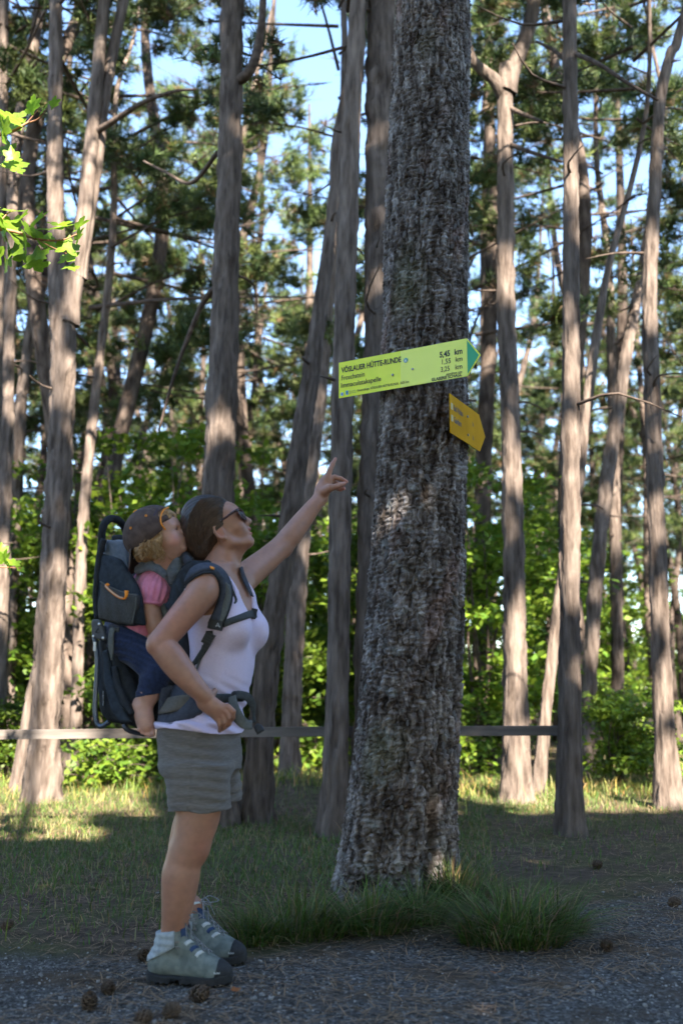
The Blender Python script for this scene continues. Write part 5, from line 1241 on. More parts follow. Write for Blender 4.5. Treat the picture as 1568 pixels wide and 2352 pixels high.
# ---- hair: combed back into a low knot
HS = SDF((-0.62, 3.45, 1.13), (-0.30, 3.80, 1.69), 0.003)
def M3(u, v, Y=YW): return at(c3, u, v, Y)
pxm = np.linalg.norm(M3(1000, 500) - M3(0, 500)) / 1000
HS.ell(M3(600, 490), np.array((425, 350, 1)) * pxm + np.array((0, 0, 0.080)), np.stack([(-0.83, 0, 0.55), (0.55, 0, 0.83), (0, 1, 0)]), 0)
HS.ell(H(-10, 56), np.array((97, 90, 76.5)) * mm, AX, 0.03)
HS.ell(M3(470, 690), np.array((300, 330, 1)) * pxm + np.array((0, 0, 0.072)), np.stack([(-0.7, 0, 0.7), (0.7, 0, 0.7), (0, 1, 0)]), 0.04)
HS.ell(M3(520, 960), np.array((235, 205, 1)) * pxm + np.array((0, 0, 0.052)), None, 0.03)
HS.cone(M3(560, 1000), M3(650, 1110), 0.034, 0.018, 0.02)
X_, Y_, Z_ = HS.grid()
# keep clear of the face: hairline in the head's own frame
qf = ((X_ - HO[0]) * hf[0] + (Y_ - HO[1]) * hf[1] + (Z_ - HO[2]) * hf[2]) / mm
qu = ((X_ - HO[0]) * hu[0] + (Y_ - HO[1]) * hu[1] + (Z_ - HO[2]) * hu[2]) / mm
ql = ((X_ - HO[0]) * hl[0] + (Y_ - HO[1]) * hl[1] + (Z_ - HO[2]) * hl[2]) / mm
line = np.interp(qu.ravel(), [-120, -30, -18, 2, 14, 43, 65, 90, 112, 130], [-40, -34, -24, -12, 24, 31, 47, 56, 64, 66]).reshape(qu.shape)
line = line + 14 * (1 - np.clip(np.abs(ql) / 55, 0, 1)) * np.clip((qu - 40) / 40, 0, 1)
d = HS.a + 0.0022 * np.sin(900 * (Y_ - YW) * 0.5 + 260 * (qu * mm) * 0.8 + 90 * qf * mm + 2.2 * waves(31, 6, 22, (X_, Y_, Z_))) * 0.6 + 0.0012 * waves(32, 8, 90, (X_, Y_, Z_))
d = d + 0.011 * np.exp(-np.clip(line - qf, 0, 80) / 11.0)
d = np.maximum(d, (qf - line - 3 * waves(33, 6, 120, (X_, Y_, Z_))) * mm)
HS.a = d.astype(np.float32)
hme, hV = HS.mesh('hair', 1)
hc = 0.85 + 0.35 * waves(34, 10, 70, hV.T, (4, 1, 4))
set_col(hme, np.clip(hc, 0.4, 2.0)[:, None] * np.ones(3))
hair = link('hair', hme, hair_m, W)
# loose strands over the crown and at the nape
rs = np.random.RandomState(8); geos = []; tones = []
hl_ = np.array([(470, 190), (560, 160), (700, 150), (840, 172), (888, 300), (893, 450), (875, 560), (790, 628), (715, 690), (692, 800)], float)
ct_ = np.array([(170, 520), (190, 430), (250, 360), (360, 330), (480, 380), (540, 480), (560, 600), (600, 760), (600, 850), (610, 900)], float)
for i in range(1700):
    f = rs.uniform(0, 9); k_ = min(8, int(f)); w_ = f - k_
    a = hl_[k_] * (1 - w_) + hl_[k_ + 1] * w_; cm = ct_[k_] * (1 - w_) + ct_[k_ + 1] * w_ + rs.normal(0, 12, 2)
    b = np.array((500 + rs.normal(0, 75), 950 + rs.normal(0, 60))); q0 = rs.uniform(0, 0.5) * rs.rand(); q1 = rs.uniform(0.75, 1.0)
    path = np.array([HS.hit(*c3(*((1 - q) ** 2 * a + 2 * q * (1 - q) * cm + q * q * b)), 0.0006 + 0.0012 * rs.rand()) for q in np.linspace(q0, q1, 7)])
    if np.abs(np.diff(path, axis=0)).max() > 0.05: continue
    geos.append(tube_geo(catmull(path, 2), rs.uniform(0.0004, 0.0009), 3)); tones += [rs.uniform(0.45, 1.5)] * len(geos[-1][0])
for i in range(70):             # fly-away hairs
    ang = rs.uniform(1.2, 3.3); a = np.array((600, 520.)); rr = 395
    st = a + rr * np.array((math.cos(ang), -math.sin(ang) * 0.9)); 
    en = st + rs.uniform(30, 110) * np.array((math.cos(ang + rs.uniform(0.3, 1.2)), -math.sin(ang + rs.uniform(0.3, 1.2))))
    yy = YW + rs.uniform(-0.05, 0.05); md = (st + en) / 2 + rs.uniform(-15, 15, 2)
    geos.append(tube_geo([M3(*st, yy), M3(*md, yy), M3(*en, yy)], 0.00045, 3)); tones += [1.2] * len(geos[-1][0])
V_, F_ = merge(geos); sme_ = py_mesh('loose_strands', V_, F_); set_col(sme_, np.array(tones)[:, None] * np.array((0.060, 0.035, 0.023)))
tag(link('loose_strands', sme_, mat('hair_strand', (0.9, 0.9, 0.9), (1.1, 1.1, 1.1), rough=0.38, attr='Col'), hair), kind='stuff')
# ---- hiking boots
suede = mat('boot_suede', (0.105, 0.125, 0.118), (0.185, 0.21, 0.195), scale=40, rough=0.9, bump=0.3, bscale=300, bdist=0.002)
rubber = mat('boot_rubber', (0.014, 0.015, 0.018), (0.026, 0.027, 0.03), scale=60, rough=0.75, bump=0.2, bscale=300, bdist=0.002)
padm = mat('boot_padding', (0.27, 0.31, 0.34), (0.36, 0.40, 0.43), scale=80, rough=0.85, bump=0.3, bscale=600, bdist=0.002)
lace_m = mat('boot_lace', (0.10, 0.11, 0.12), (0.3, 0.31, 0.33), scale=300, rough=0.85)
blue_m = mat('boot_blue_webbing', (0.02, 0.045, 0.11), (0.03, 0.06, 0.15), scale=60, rough=0.8)
pale_m = mat('boot_pale_webbing', (0.42, 0.44, 0.44), (0.5, 0.52, 0.52), scale=60, rough=0.8)
LB = 0.288
def make_boot(heel, toe):
    heel = np.array(heel); toe = np.array(toe); heel[2] = toe[2] = 0.0
    d = toe - heel; d /= np.linalg.norm(d); n = np.array((-d[1], d[0], 0)); o = heel + np.array((0, 0, 0.004))
    def Lc(x, y, z): return o + d * x + n * y + UPV * z
    ax3 = np.stack([d, n, UPV])
    hi = np.maximum(Lc(-0.03, 0, 0), Lc(0.32, 0, 0)) + 0.09; lo = np.minimum(Lc(-0.03, 0, 0), Lc(0.32, 0, 0)) - 0.09
    f = SDF((lo[0], lo[1], -0.01), (hi[0], hi[1], 0.21), 0.003)
    f.cone(Lc(0.050, 0, 0.058), Lc(0.205, 0, 0.044), 0.041, 0.042, 0.0)
    f.ell(Lc(0.225, 0, 0.038), (0.056, 0.043, 0.034), ax3, 0.02)
    f.cone(Lc(0.055, 0, 0.06), Lc(0.078, 0, 0.165), 0.045, 0.049, 0.02)
    f.cone(Lc(0.095, 0, 0.125), Lc(0.195, 0, 0.054), 0.042, 0.033, 0.02)
    f.ell(Lc(0.02, 0, 0.05), (0.026, 0.034, 0.04), ax3, 0.02)
    X, Y, Z = f.grid(); qx = (X - o[0]) * d[0] + (Y - o[1]) * d[1]; qy = (X - o[0]) * n[0] + (Y - o[1]) * n[1]
    core = f.a.copy()
    topz = 0.150 + 0.18 * (qx - 0.03).clip(0, 0.09) + o[2]
    open_ = np.sqrt((qx - 0.078) ** 2 + qy ** 2) - 0.041
    base = np.maximum(core, Z - topz); base = np.maximum(base, -np.maximum(open_, 0.11 - Z)); base = np.maximum(base, 0.018 - Z)
    up = f.copy(); up.a = (base + 0.0008 * waves(41, 6, 90, (X, Y, Z))).astype(np.float32)
    me, _ = up.mesh('boot', 1)
    boot = link('boot', me, suede, W)
    g = f.copy()                                                    # rubber sole with a rim
    g.a = np.maximum(np.maximum(core * 0.9 - 0.006, Z - 0.030 - 0.006 * np.sin(qx * 20)), 0.003 - Z + 0.004 * (np.sin(qx * 330) > 0.2) + 0.012 * ((qx > 0.085) & (qx < 0.12))).astype(np.float32)
    g.a = np.where(Z < 0.05, g.a, 0.05).astype(np.float32)
    # the sole keeps the outline of the widest part of the upper
    out2 = np.min(core[:, :, int(0.03 / 0.003):int(0.075 / 0.003)], axis=2)[:, :, None]
    g.a = np.maximum(np.maximum(out2 - 0.004, Z - (0.030 + 0.010 * np.clip((qx - 0.22) / 0.06, 0, 1) + 0.008 * np.clip((0.05 - qx) / 0.05, 0, 1))), 0.004 + 0.010 * ((qx > 0.088) & (qx < 0.118)) + 0.006 * np.clip((qx - 0.24) / 0.04, 0, 1) + 0.004 * (np.sin(qx * 300) > 0.3) - Z).astype(np.float32)
    me, _ = g.mesh('sole', 1); link('sole', me, rubber, boot)
    t = f.copy(); t.a = np.maximum(np.maximum(core - 0.0028, (0.222 + 0.35 * (Z - 0.03) + 6 * qy ** 2) - qx), 0.02 - Z).astype(np.float32)
    me, _ = t.mesh('toe_cap', 1); link('toe_cap', me, rubber, boot)
    k = f.copy(); pad = np.maximum(core - 0.006 - 0.0012 * np.sin((Z - 0.1) * 260), 0.098 + 0.5 * (qx - 0.06) - Z); pad = np.maximum(pad, qx - 0.098); pad = np.maximum(pad, Z - topz - 0.004); pad = np.maximum(pad, -open_)
    k.a = pad.astype(np.float32); me, _ = k.mesh('collar', 1); link('collar', me, padm, boot)
    tg = f.copy(); tg.a = np.maximum(np.maximum(core + 0.004, 0.105 - qx), np.maximum(Z - 0.178, 0.10 - Z)).astype(np.float32)
    fld = f.copy(); fld.a = core
    def on(x, y, lift):                                             # a point on the instep
        p = Lc(x, y, 0.2)
        for _ in range(200):
            if fld.val(p) < lift: break
            p = p - UPV * 0.0012
        return p
    for i in range(5):                                              # webbing loops that carry the laces
        x = 0.112 + 0.019 * i
        for sgn in (-1, 1):
            rows = np.array([[on(x - 0.004 + 0.009 * b - 0.018 * a, sgn * (0.016 + 0.020 * a), 0.0015) for b in np.linspace(0, 1, 3)] for a in np.linspace(0, 1, 5)])
            V, Fq = sheet_geo(rows, 0.003, np.tile(UPV, (5, 3, 1)))
            link('lace_loop', fix_normals(py_mesh('lace_loop', V, Fq, True)), blue_m if i % 2 else pale_m, boot)
    geos = []
    for i in range(5):
        x = 0.108 + 0.020 * i
        for sg in (-1, 1):
            geos.append(tube_geo(catmull([on(x, sg * 0.017, 0.004), on(x + 0.01, 0, 0.007), on(x + 0.02, -sg * 0.017, 0.004)], 5), 0.0024, 6))
    kn = on(0.112, 0, 0.008)
    for sg in (-1, 1):
        geos.append(tube_geo(catmull([kn, kn + n * 0.02 * sg + d * 0.02 + UPV * 0.016, kn + n * 0.035 * sg + d * 0.05 + UPV * 0.0, kn + n * 0.02 * sg + d * 0.03 - UPV * 0.006, kn], 6), 0.002, 5))
        geos.append(tube_geo(catmull([kn, kn + n * 0.025 * sg + d * 0.015 - UPV * 0.01, kn + n * 0.05 * sg + d * 0.03 - UPV * 0.055], 6), 0.002, 5))
    V, Fq = merge(geos); link('lace', py_mesh('lace', V, Fq, True), lace_m, boot)
    for sg in (-1, 1):
        for zz in (0.115, 0.132):
            box('lace_hook', Lc(0.108, sg * 0.044, zz), ax3, (0.006, 0.004, 0.003), mat('hook_metal', (0.25, 0.25, 0.26), rough=0.35, metal=1.0), boot)
    ttx = text_mesh('BaSici', 0.0085, 0.0002)                        # small lettering moulded on the toe rubber
    q = Lc(0.235, -0.040 if n[1] > 0 else 0.040, 0.040)
    M = Matrix(((d[0], 0, -n[0], q[0]), (d[1], 0, -n[1], q[1]), (0, 1, 0, q[2]), (0, 0, 0, 1)))
    ttx.transform(M)
    for v in ttx.vertices:
        p = np.array(v.co); p = p - n * 0.03
        for _ in range(60):
            if fld.val(p) < 0.0042: break
            p = p + n * 0.001
        v.co = p
    link('lettering', ttx, mat('boot_print', (0.5, 0.52, 0.55), rough=0.6), boot)
    return boot
make_boot(*footN[:2])
make_boot(*footF[:2])

# ---- sunglasses
SG = empty('sunglasses', H(85, 32)); tag(SG, 'dark red-brown framed sunglasses with dark lenses worn by the pointing person', 'sunglasses')
sgf = mat('burgundy_acetate', (0.030, 0.008, 0.012), (0.055, 0.014, 0.02), scale=40, rough=0.25, spec=0.6)
sgl = mat('dark_lens', (0.012, 0.010, 0.016), rough=0.08, spec=0.8)
for s in (-1, 1):
    rows = [[H(97 - 0.0036 * (l - 4) ** 2 - 1.5 * (u - 32) / 20, u, s * l) for l in np.linspace(9, 62, 7)] for u in np.linspace(13, 51, 5)]
    V, Fq = sheet_geo(rows, 0.0018, np.tile(hf, (5, 7, 1)))
    link('lens', fix_normals(py_mesh('lens', V, Fq, True)), sgl, SG)
    rim = [H(98 - 0.0036 * (l - 4) ** 2, u, s * l) for l, u in [(8, 50), (30, 54), (52, 54), (65, 50), (62, 28), (48, 13), (30, 10), (14, 14), (8, 30), (8, 50)]]
    tube('rim', catmull(rim, 4), 0.0030, sgf, SG, 6)
    V, Fq = tube_geo(catmull([H(85, 50, s * 66), H(60, 46, s * 71), H(25, 39, s * 74), H(-6, 33, s * 76), H(-22, 20, s * 76)], 5), [0.0050] * 6 + [0.0042] * 10 + [0.003] * 5, 6)
    link('temple', py_mesh('temple', V, Fq, True), sgf, SG)
tube('bridge', catmull([H(97.5, 46, -9), H(99, 49, 0), H(97.5, 46, 9)], 4), 0.003, sgf, SG, 6)
# ================================================================== the small child in the carrier
YC = 3.70; YH = 3.59
K = empty('person', at(c4, 340, 500, YC)); tag(K, 'small barefoot child in pink shirt and navy trousers sitting in the carrier', 'person')
skin2 = skin
pink = mat('pink_jersey', (0.62, 0.20, 0.33), (0.72, 0.27, 0.42), scale=60, rough=0.85, bump=0.25, bscale=500, sheen=0.2, bdist=0.002)
navy = mat('navy_jersey', (0.006, 0.012, 0.040), (0.012, 0.024, 0.07), scale=90, rough=0.9, bump=0.3, bscale=400, sheen=0.15, bdist=0.003)
capm = mat('brown_cotton', (0.060, 0.040, 0.034), (0.10, 0.07, 0.06), scale=35, rough=0.95, bump=0.3, bscale=500, bdist=0.002)
orange = mat('orange_webbing', (0.75, 0.24, 0.015), (0.85, 0.30, 0.03), scale=80, rough=0.7, bump=0.2, bscale=500, bdist=0.002)
blond = mat('blond_hair', (0.24, 0.13, 0.05), (0.46, 0.28, 0.12), scale=160, rough=0.5, attr='Col', bump=0.6, bscale=160, bdist=0.004)
D = SDF((-0.88, 3.44, 0.71), (-0.48, 3.86, 1.65), 0.003)
def M2(u, v, Y=YC): return at(c2, u, v, Y)
KT = R(17)
kf = np.array((math.cos(KT), -0.10, math.sin(KT))); kf /= np.linalg.norm(kf); kl = np.cross(np.array((-math.sin(KT), 0, math.cos(KT))), kf); kl /= np.linalg.norm(kl); ku = np.cross(kf, kl)
KA = np.stack([kf, ku, kl]); KO = M2(995, 735, YH)
def H2(f, u, l=0.0): return KO + (kf * f + ku * u + kl * l) * mm
def e2(f, u, l, rad, k, op='add'): D.ell(H2(f, u, l), np.array(rad) * mm, KA, k, op)
e2(-4, 40, 0, (88, 76, 68), 0)
e2(42, -6, 0, (49, 58, 54), 0.03)
e2(46, 42, 0, (42, 42, 50), 0.03)
for s in (-1, 1):
    e2(60, -22, 32 * s, (28, 30, 26), 0.02)
    e2(76, 30, 22 * s, (10, 8, 22), 0.012)
    e2(95, 0, 8 * s, (7, 6, 6), 0.005)
    e2(87, 17, 23 * s, (8, 9, 13), 0.008, 'sub')
    e2(77, 17, 23 * s, (10.5, 9.5, 12), 0.003)
e2(82, -52, 0, (15, 14, 20), 0.018)
e2(72, -24, 0, (28, 26, 30), 0.015)
D.cone(H2(84, 24), H2(97, 6), 0.006, 0.009, 0.010)
e2(98, 4, 0, (9.5, 8, 9), 0.006)
e2(96, -20, 0, (8.5, 6, 13), 0.005); e2(91, -33, 0, (8, 6, 12), 0.005); e2(102, -27, 0, (7, 2, 18), 0.003, 'sub')
D.cone(H2(25, -50), M2(1040, 1130, 3.64), 0.044, 0.05, 0.03)
D.cone(M2(1020, 1150, 3.65), M2(870, 1500), 0.062, 0.082, 0.05)
D.cone(M2(870, 1500), at(c4, 330, 330, YC), 0.085, 0.09, 0.04)
D.chain([(M2(930, 1270, 3.63), 0.045), (at(c1, 372, 900, 3.595), 0.0345), (at(c1, 385, 975, 3.588), 0.0325), (at(c1, 400, 1020, 3.59), 0.032), (at(c1, 425, 1100, 3.60), 0.027), (at(c1, 470, 1160, 3.62), 0.022)], 0.02, 0.012)
for i in range(3): D.cone(at(c1, 470, 1160, 3.62), at(c1, 505 - 10 * i, 1185 + 12 * i, 3.61 + 0.012 * i), 0.011, 0.008, 0.008)
# leg and bare foot hanging down
kn_ = at(c4, 585, 600, 3.55)
D.chain([(at(c4, 340, 360, 3.62), 0.060), (kn_, 0.043)], 0.03)
D.chain([(kn_, 0.043), (at(c4, 500, 790, 3.545), 0.036), (at(c4, 462, 895, 3.545), 0.030)], 0.02, 0.02)
D.ell(at(c4, 408, 893, 3.55), (0.020, 0.022, 0.024), None, 0.02)
D.chain([(at(c4, 448, 920, 3.543), 0.031), (at(c4, 462, 1000, 3.537), 0.030), (at(c4, 478, 1070, 3.533), 0.031)], 0.02, 0.02, flat=((0.45, 0.85, 0.1), 0.85))
for (u0, v0), (u, v), r in [((430, 1060), (415, 1105), 0.0078), ((452, 1070), (444, 1128), 0.0080), ((478, 1078), (474, 1142), 0.0082), ((502, 1080), (503, 1150), 0.0084), ((528, 1070), (534, 1140), 0.0105)]:
    D.cone(at(c4, u0, v0, 3.528), at(c4, u, v, 3.518), 0.0088, r * 0.8, 0.0025)
dme, dV = D.mesh('body', 1)
dc = np.tile(np.array((0.47, 0.265, 0.20)), (len(dV), 1))
def kp(f, u, l, rad, c, soft=0.5, amt=1.0):
    q = (dV - H2(f, u, l)) @ KA.T / mm; dd = np.linalg.norm(q / np.array(rad), axis=1)
    w = np.clip((1 - dd) / soft, 0, 1)[:, None] * amt
    return dc * (1 - w) + np.array(c) * w
for s in (-1, 1):
    dc = kp(66, -22, 46 * s, (30, 28, 24), (0.56, 0.20, 0.17), 0.9, 0.8)
    dc = kp(84, 15.5, 27 * s, (14, 3.0, 14), (0.03, 0.02, 0.018), 0.4)
    dc = kp(85, 20, 22 * s, (9, 4.5, 8), (0.06, 0.07, 0.09), 0.4, 0.85)
    dc = kp(82, 33, 24 * s, (9, 3.5, 15), (0.30, 0.17, 0.11), 0.7, 0.6)
dc = kp(100, -20, 0, (9, 6, 13), (0.50, 0.17, 0.16), 0.5)
dc = kp(96, -33, 0, (9, 6, 12), (0.50, 0.17, 0.16), 0.5)
dc = paint(dV, dc, at(c4, 478, 1120, 3.55), (0.06, 0.06, 0.03), (0.54, 0.24, 0.19), 0.9, 0.7)
set_col(dme, dc * (1 + 0.02 * waves(6, 8, 60, dV.T)[:, None]))
link('body', dme, skin2, K)
# shirt
PS = SDF((-0.86, 3.50, 0.91), (-0.50, 3.88, 1.38), 0.003)
PS.cone(M2(960, 1180, 3.66), M2(930, 1290, 3.62), 0.045, 0.055, 0.0)
PS.ell(M2(955, 1400, 3.60), (0.060, 0.052, 0.052), np.stack([(0.8, 0, -0.6), (0, 1, 0), (0.6, 0, 0.8)]), 0.02)
X_, Y_, Z_ = PS.grid()
sl0, sl1 = M2(960, 1350, 3.59), M2(905, 1600, 3.59)
ax_ = (sl1 - sl0) / np.linalg.norm(sl1 - sl0)
tt = (X_ - sl0[0]) * ax_[0] + (Y_ - sl0[1]) * ax_[1] + (Z_ - sl0[2]) * ax_[2]
gath = np.exp(-((tt - 0.045) / 0.03) ** 2) + 0.35          # gathers towards the cuff and at the shoulder seam
PS.a = (PS.a + 0.0032 * gath * np.sin(np.arctan2(Y_ - sl0[1], (X_ - sl0[0]) * ax_[2] - (Z_ - sl0[2]) * ax_[0]) * 11 + 2 * waves(51, 5, 25, (X_, Y_, Z_))) + 0.0015 * waves(52, 8, 60, (X_, Y_, Z_))).astype(np.float32)
PS.cone(M2(930, 1520, 3.598), M2(885, 1585, 3.594), 0.046, 0.0385, 0.006)
PS.a = np.maximum(PS.a, tt - np.linalg.norm(sl1 - sl0) * 1.02).astype(np.float32)
PS.cone(M2(1010, 1150, 3.66), M2(865, 1500), 0.066, 0.088, 0.012)
PS.cone(M2(865, 1500), at(c4, 370, 235, YC), 0.090, 0.093, 0.02)
PS.cone(M2(880, 1560, 3.65), at(c4, 395, 262, 3.625), 0.060, 0.058, 0.02)
pme, _ = PS.mesh('shirt', 1); shirt = link('shirt', pme, pink, K)
cuff = [M2(905, 1583, 3.594) + 0.0405 * (math.cos(a) * np.cross(ax_, (0, 1, 0)) + math.sin(a) * np.array((0, 1, 0)) - 0.10 * math.cos(a) * ax_) for a in np.linspace(0, 6.283, 25)]
tube('cuff', cuff, 0.0052, pink, shirt, 6)
# trousers
TR = SDF((-0.88, 3.44, 0.77), (-0.48, 3.88, 1.25), 0.003)
TR.chain([(at(c4, 320, 310, 3.69), 0.098), (at(c4, 335, 340, 3.62), 0.075), (kn_, 0.050)], 0.0, 0.03)
TR.chain([(kn_, 0.050), (at(c4, 545, 690, 3.547), 0.049), (at(c4, 508, 815, 3.547), 0.047)], 0.02, 0.01)
X_, Y_, Z_ = TR.grid()
d = TR.a + 0.003 * np.sin(Z_ * 260 + X_ * 60 + 3 * waves(61, 5, 22, (X_, Y_, Z_))) * (0.5 + 0.5 * waves(62, 5, 30, (X_, Y_, Z_))) + 0.002 * waves(63, 8, 70, (X_, Y_, Z_))
q0 = at(c4, 505, 812, 3.572); d = np.maximum(d, (q0[2] - Z_) + (X_ - q0[0]) * 0.18)
d = np.maximum(d, Z_ - at(c4, 330, 235, 3.63)[2] - (X_ - at(c4, 330, 235, 3.63)[0]) * -0.5)
TR.a = d.astype(np.float32); trm, _ = TR.mesh('trousers', 1); link('trousers', trm, navy, K)
# blond hair under the cap
HB = SDF((-0.86, 3.45, 1.23), (-0.48, 3.74, 1.65), 0.003)
HB.ell(M2(930, 650, YH), np.array((0.092, 0.083, 0.080)), np.stack([(0.78, 0, 0.62), (-0.62, 0, 0.78), (0, 1, 0)]), 0)
HB.ell(H2(18, 56), np.array((76, 59, 66)) * mm, KA, 0.02)
HB.ell(M2(940, 830, YH), np.array((0.055, 0.078, 0.052)), None, 0.03)
HB.ell(M2(820, 900, YH), np.array((0.030, 0.070, 0.034)), None, 0.03)
HB.ell(M2(1050, 800, 3.53), np.array((0.033, 0.024, 0.040)), None, 0.02)
X_, Y_, Z_ = HB.grid()
gf = ((X_ - KO[0]) * kf[0] + (Y_ - KO[1]) * kf[1] + (Z_ - KO[2]) * kf[2]) / mm; gu = ((X_ - KO[0]) * ku[0] + (Y_ - KO[1]) * ku[1] + (Z_ - KO[2]) * ku[2]) / mm
d = HB.a + 0.004 * waves(71, 10, 110, (X_, Y_, Z_)) + 0.003 * waves(72, 10, 220, (X_, Y_, Z_))
lin = np.interp(gu.ravel(), [-100, -40, -10, 30, 60, 90], [10, 22, 30, 40, 84, 100]).reshape(gu.shape)
d = np.maximum(d, (gf - lin - 4 * waves(73, 6, 130, (X_, Y_, Z_))) * mm)
HB.a = d.astype(np.float32); hbm, hbV = HB.mesh('hair', 1)
set_col(hbm, np.clip(0.95 + 0.22 * waves(74, 10, 120, hbV.T, (1, 1, 3)), 0.4, 1.9)[:, None] * np.ones(3))
khair = link('hair', hbm, blond, K)
rs = np.random.RandomState(3); geos = []
for i in range(190):
    a = np.array((rs.uniform(760, 1130), rs.uniform(700, 900))); L_ = rs.uniform(60, 150); an = rs.uniform(1.2, 2.3) + (a[0] - 950) * -0.0012
    y0 = YH - 0.02 - 0.075 * rs.rand(); pts = []; ph = rs.uniform(0, 6)
    base = HB.hit(*c2(*a), 0.002)
    for q in np.linspace(0, 1, 7):
        uv = a + L_ * q * np.array((math.cos(an + 0.5 * math.sin(3 * q + ph)), math.sin(an)))
        pts.append(M2(uv[0], uv[1], base[1] - 0.004 + 0.006 * math.sin(ph + 5 * q)))
    geos.append(tube_geo(catmull(pts, 2), 0.0009, 3))
V_, F_ = merge(geos); tag(link('loose_curls', py_mesh('loose_curls', V_, F_), mat('blond_strand', (0.33, 0.20, 0.085), rough=0.5), khair), kind='stuff')
# ---- brown cap worn back to front
CP = SDF((-0.90, 3.46, 1.27), (-0.48, 3.72, 1.66), 0.003)
nrm_ = np.array((-0.62, 0, 0.785)); alg = np.array((0.785, 0, 0.62))
pc2 = np.linalg.norm(M2(1000, 500, YH) - M2(0, 500, YH)) / 1000
cc = M2(905, 612, YH)
CP.ell(cc, (405 * pc2, 358 * pc2, 0.092), np.stack([alg, nrm_, (0, 1, 0)]), 0)
X_, Y_, Z_ = CP.grid()
dn = (X_ - cc[0]) * nrm_[0] + (Z_ - cc[2]) * nrm_[2]; da = (X_ - cc[0]) * alg[0] + (Z_ - cc[2]) * alg[2]
shell = np.maximum(CP.a, -(CP.a + 0.006))
shell = shell + 0.0012 * np.exp(-((np.mod(np.arctan2(Y_ - YH, da) + 0.26, math.pi / 3) - math.pi / 6) / 0.03) ** 2) + 0.0012 * waves(81, 8, 40, (X_, Y_, Z_))
shell = np.maximum(shell, -(dn + pc2 * (30 + 66 * (1 - np.clip(np.abs(da) / (420 * pc2), 0, 1) ** 2) + 52 * np.clip((YH - Y_) / 0.08, 0, 1))))
op_ = (((Y_ - YH) / 0.077) ** 4 + ((dn + 0.022) / 0.056) ** 4) ** 0.25 - 1 + np.where(da > 0.02, 0, 9)
shell = np.maximum(shell, -op_ * 0.05)
CP.a = shell.astype(np.float32); cme, _ = CP.mesh('cap', 1)
cap = link('cap', cme, capm, K)
def capsurf(u, v): return D2(u, v)
full = SDF((-0.90, 3.46, 1.27), (-0.48, 3.72, 1.66), 0.004); full.ell(cc, (405 * pc2, 358 * pc2, 0.092), np.stack([alg, nrm_, (0, 1, 0)]), 0)
def on_cap(u, v, off=0.003): return full.hit(*c2(u, v), off)
tube('trim', catmull([on_cap(u, v) for u, v in [(1140, 272), (1085, 300), (1045, 360), (1033, 430), (1045, 500), (1100, 578)]], 5), 0.0028, orange, cap, 6)
bt = cc + nrm_ * 360 * pc2; V, Fq = box_geo(bt, np.stack([alg, nrm_, (0, 1, 0)]), (0.009, 0.006, 0.009), 0.9); link('button', py_mesh('button', V, Fq, True), orange, cap)
for u, v in [(833, 384), (622, 554)]:
    p = on_cap(u, v); g = full.grad(p); t1 = np.cross(g, (0, 1, 0.2)); t1 /= np.linalg.norm(t1); t2 = np.cross(g, t1)
    tube('eyelet', [p + 0.0035 * (math.cos(a) * t1 + math.sin(a) * t2) for a in np.linspace(0, 6.283, 13)], 0.0016, orange, cap, 5)
tx = text_mesh('sports', 0.018, 0.0003); wth = max(v.co.x for v in tx.vertices)     # faint print beside the opening
for v in tx.vertices:
    s_ = v.co.x / wth; e = v.co.y / 0.018
    v.co = Vector(on_cap(955 + 55 * s_ + 28 * e - 20, 385 - 110 * s_ + 12 * e, 0.0015))
link('lettering', tx, mat('navy_print', (0.02, 0.025, 0.07), rough=0.8), cap)
rows = []                                                           # adjusting strap across the forehead
for q in np.linspace(0, 1, 9):
    ang = R(-78) + q * R(156); rr = 0.398 * 0 + 0.0
    cen = cc + alg * (398 * pc2 * 0.985) * math.cos(ang) + np.array((0, 1, 0)) * 0.083 * math.sin(ang) - nrm_ * 0.004
    rows.append([cen + nrm_ * (-0.011 + 0.022 * b) for b in np.linspace(0, 1, 3)])
rows = np.array(rows); N_ = rows - cc; N_ = N_ - (N_ @ nrm_)[..., None] * nrm_; N_ /= np.linalg.norm(N_, axis=2)[..., None]
V, Fq = sheet_geo(rows, 0.003, N_); link('strap', fix_normals(py_mesh('strap', V, Fq, True)), capm, cap)
rows = []                                                           # the peak, hanging down at the back
for q in np.linspace(0, 1, 9):
    s_ = -1 + 2 * q; row = []
    for b in np.linspace(0, 1, 6):
        u, v = 640 - 12 * b + 55 * (1 - s_ * s_) * -0.4, 870 + b * (310 - 90 * s_ * s_)
        p = M2(u + 40 * s_ * s_, v, YH); p[1] = YH + 0.072 * s_; row.append(p)
    rows.append(row)
V, Fq = sheet_geo(rows, 0.005); link('peak', fix_normals(py_mesh('peak', V, Fq, True)), capm, cap)
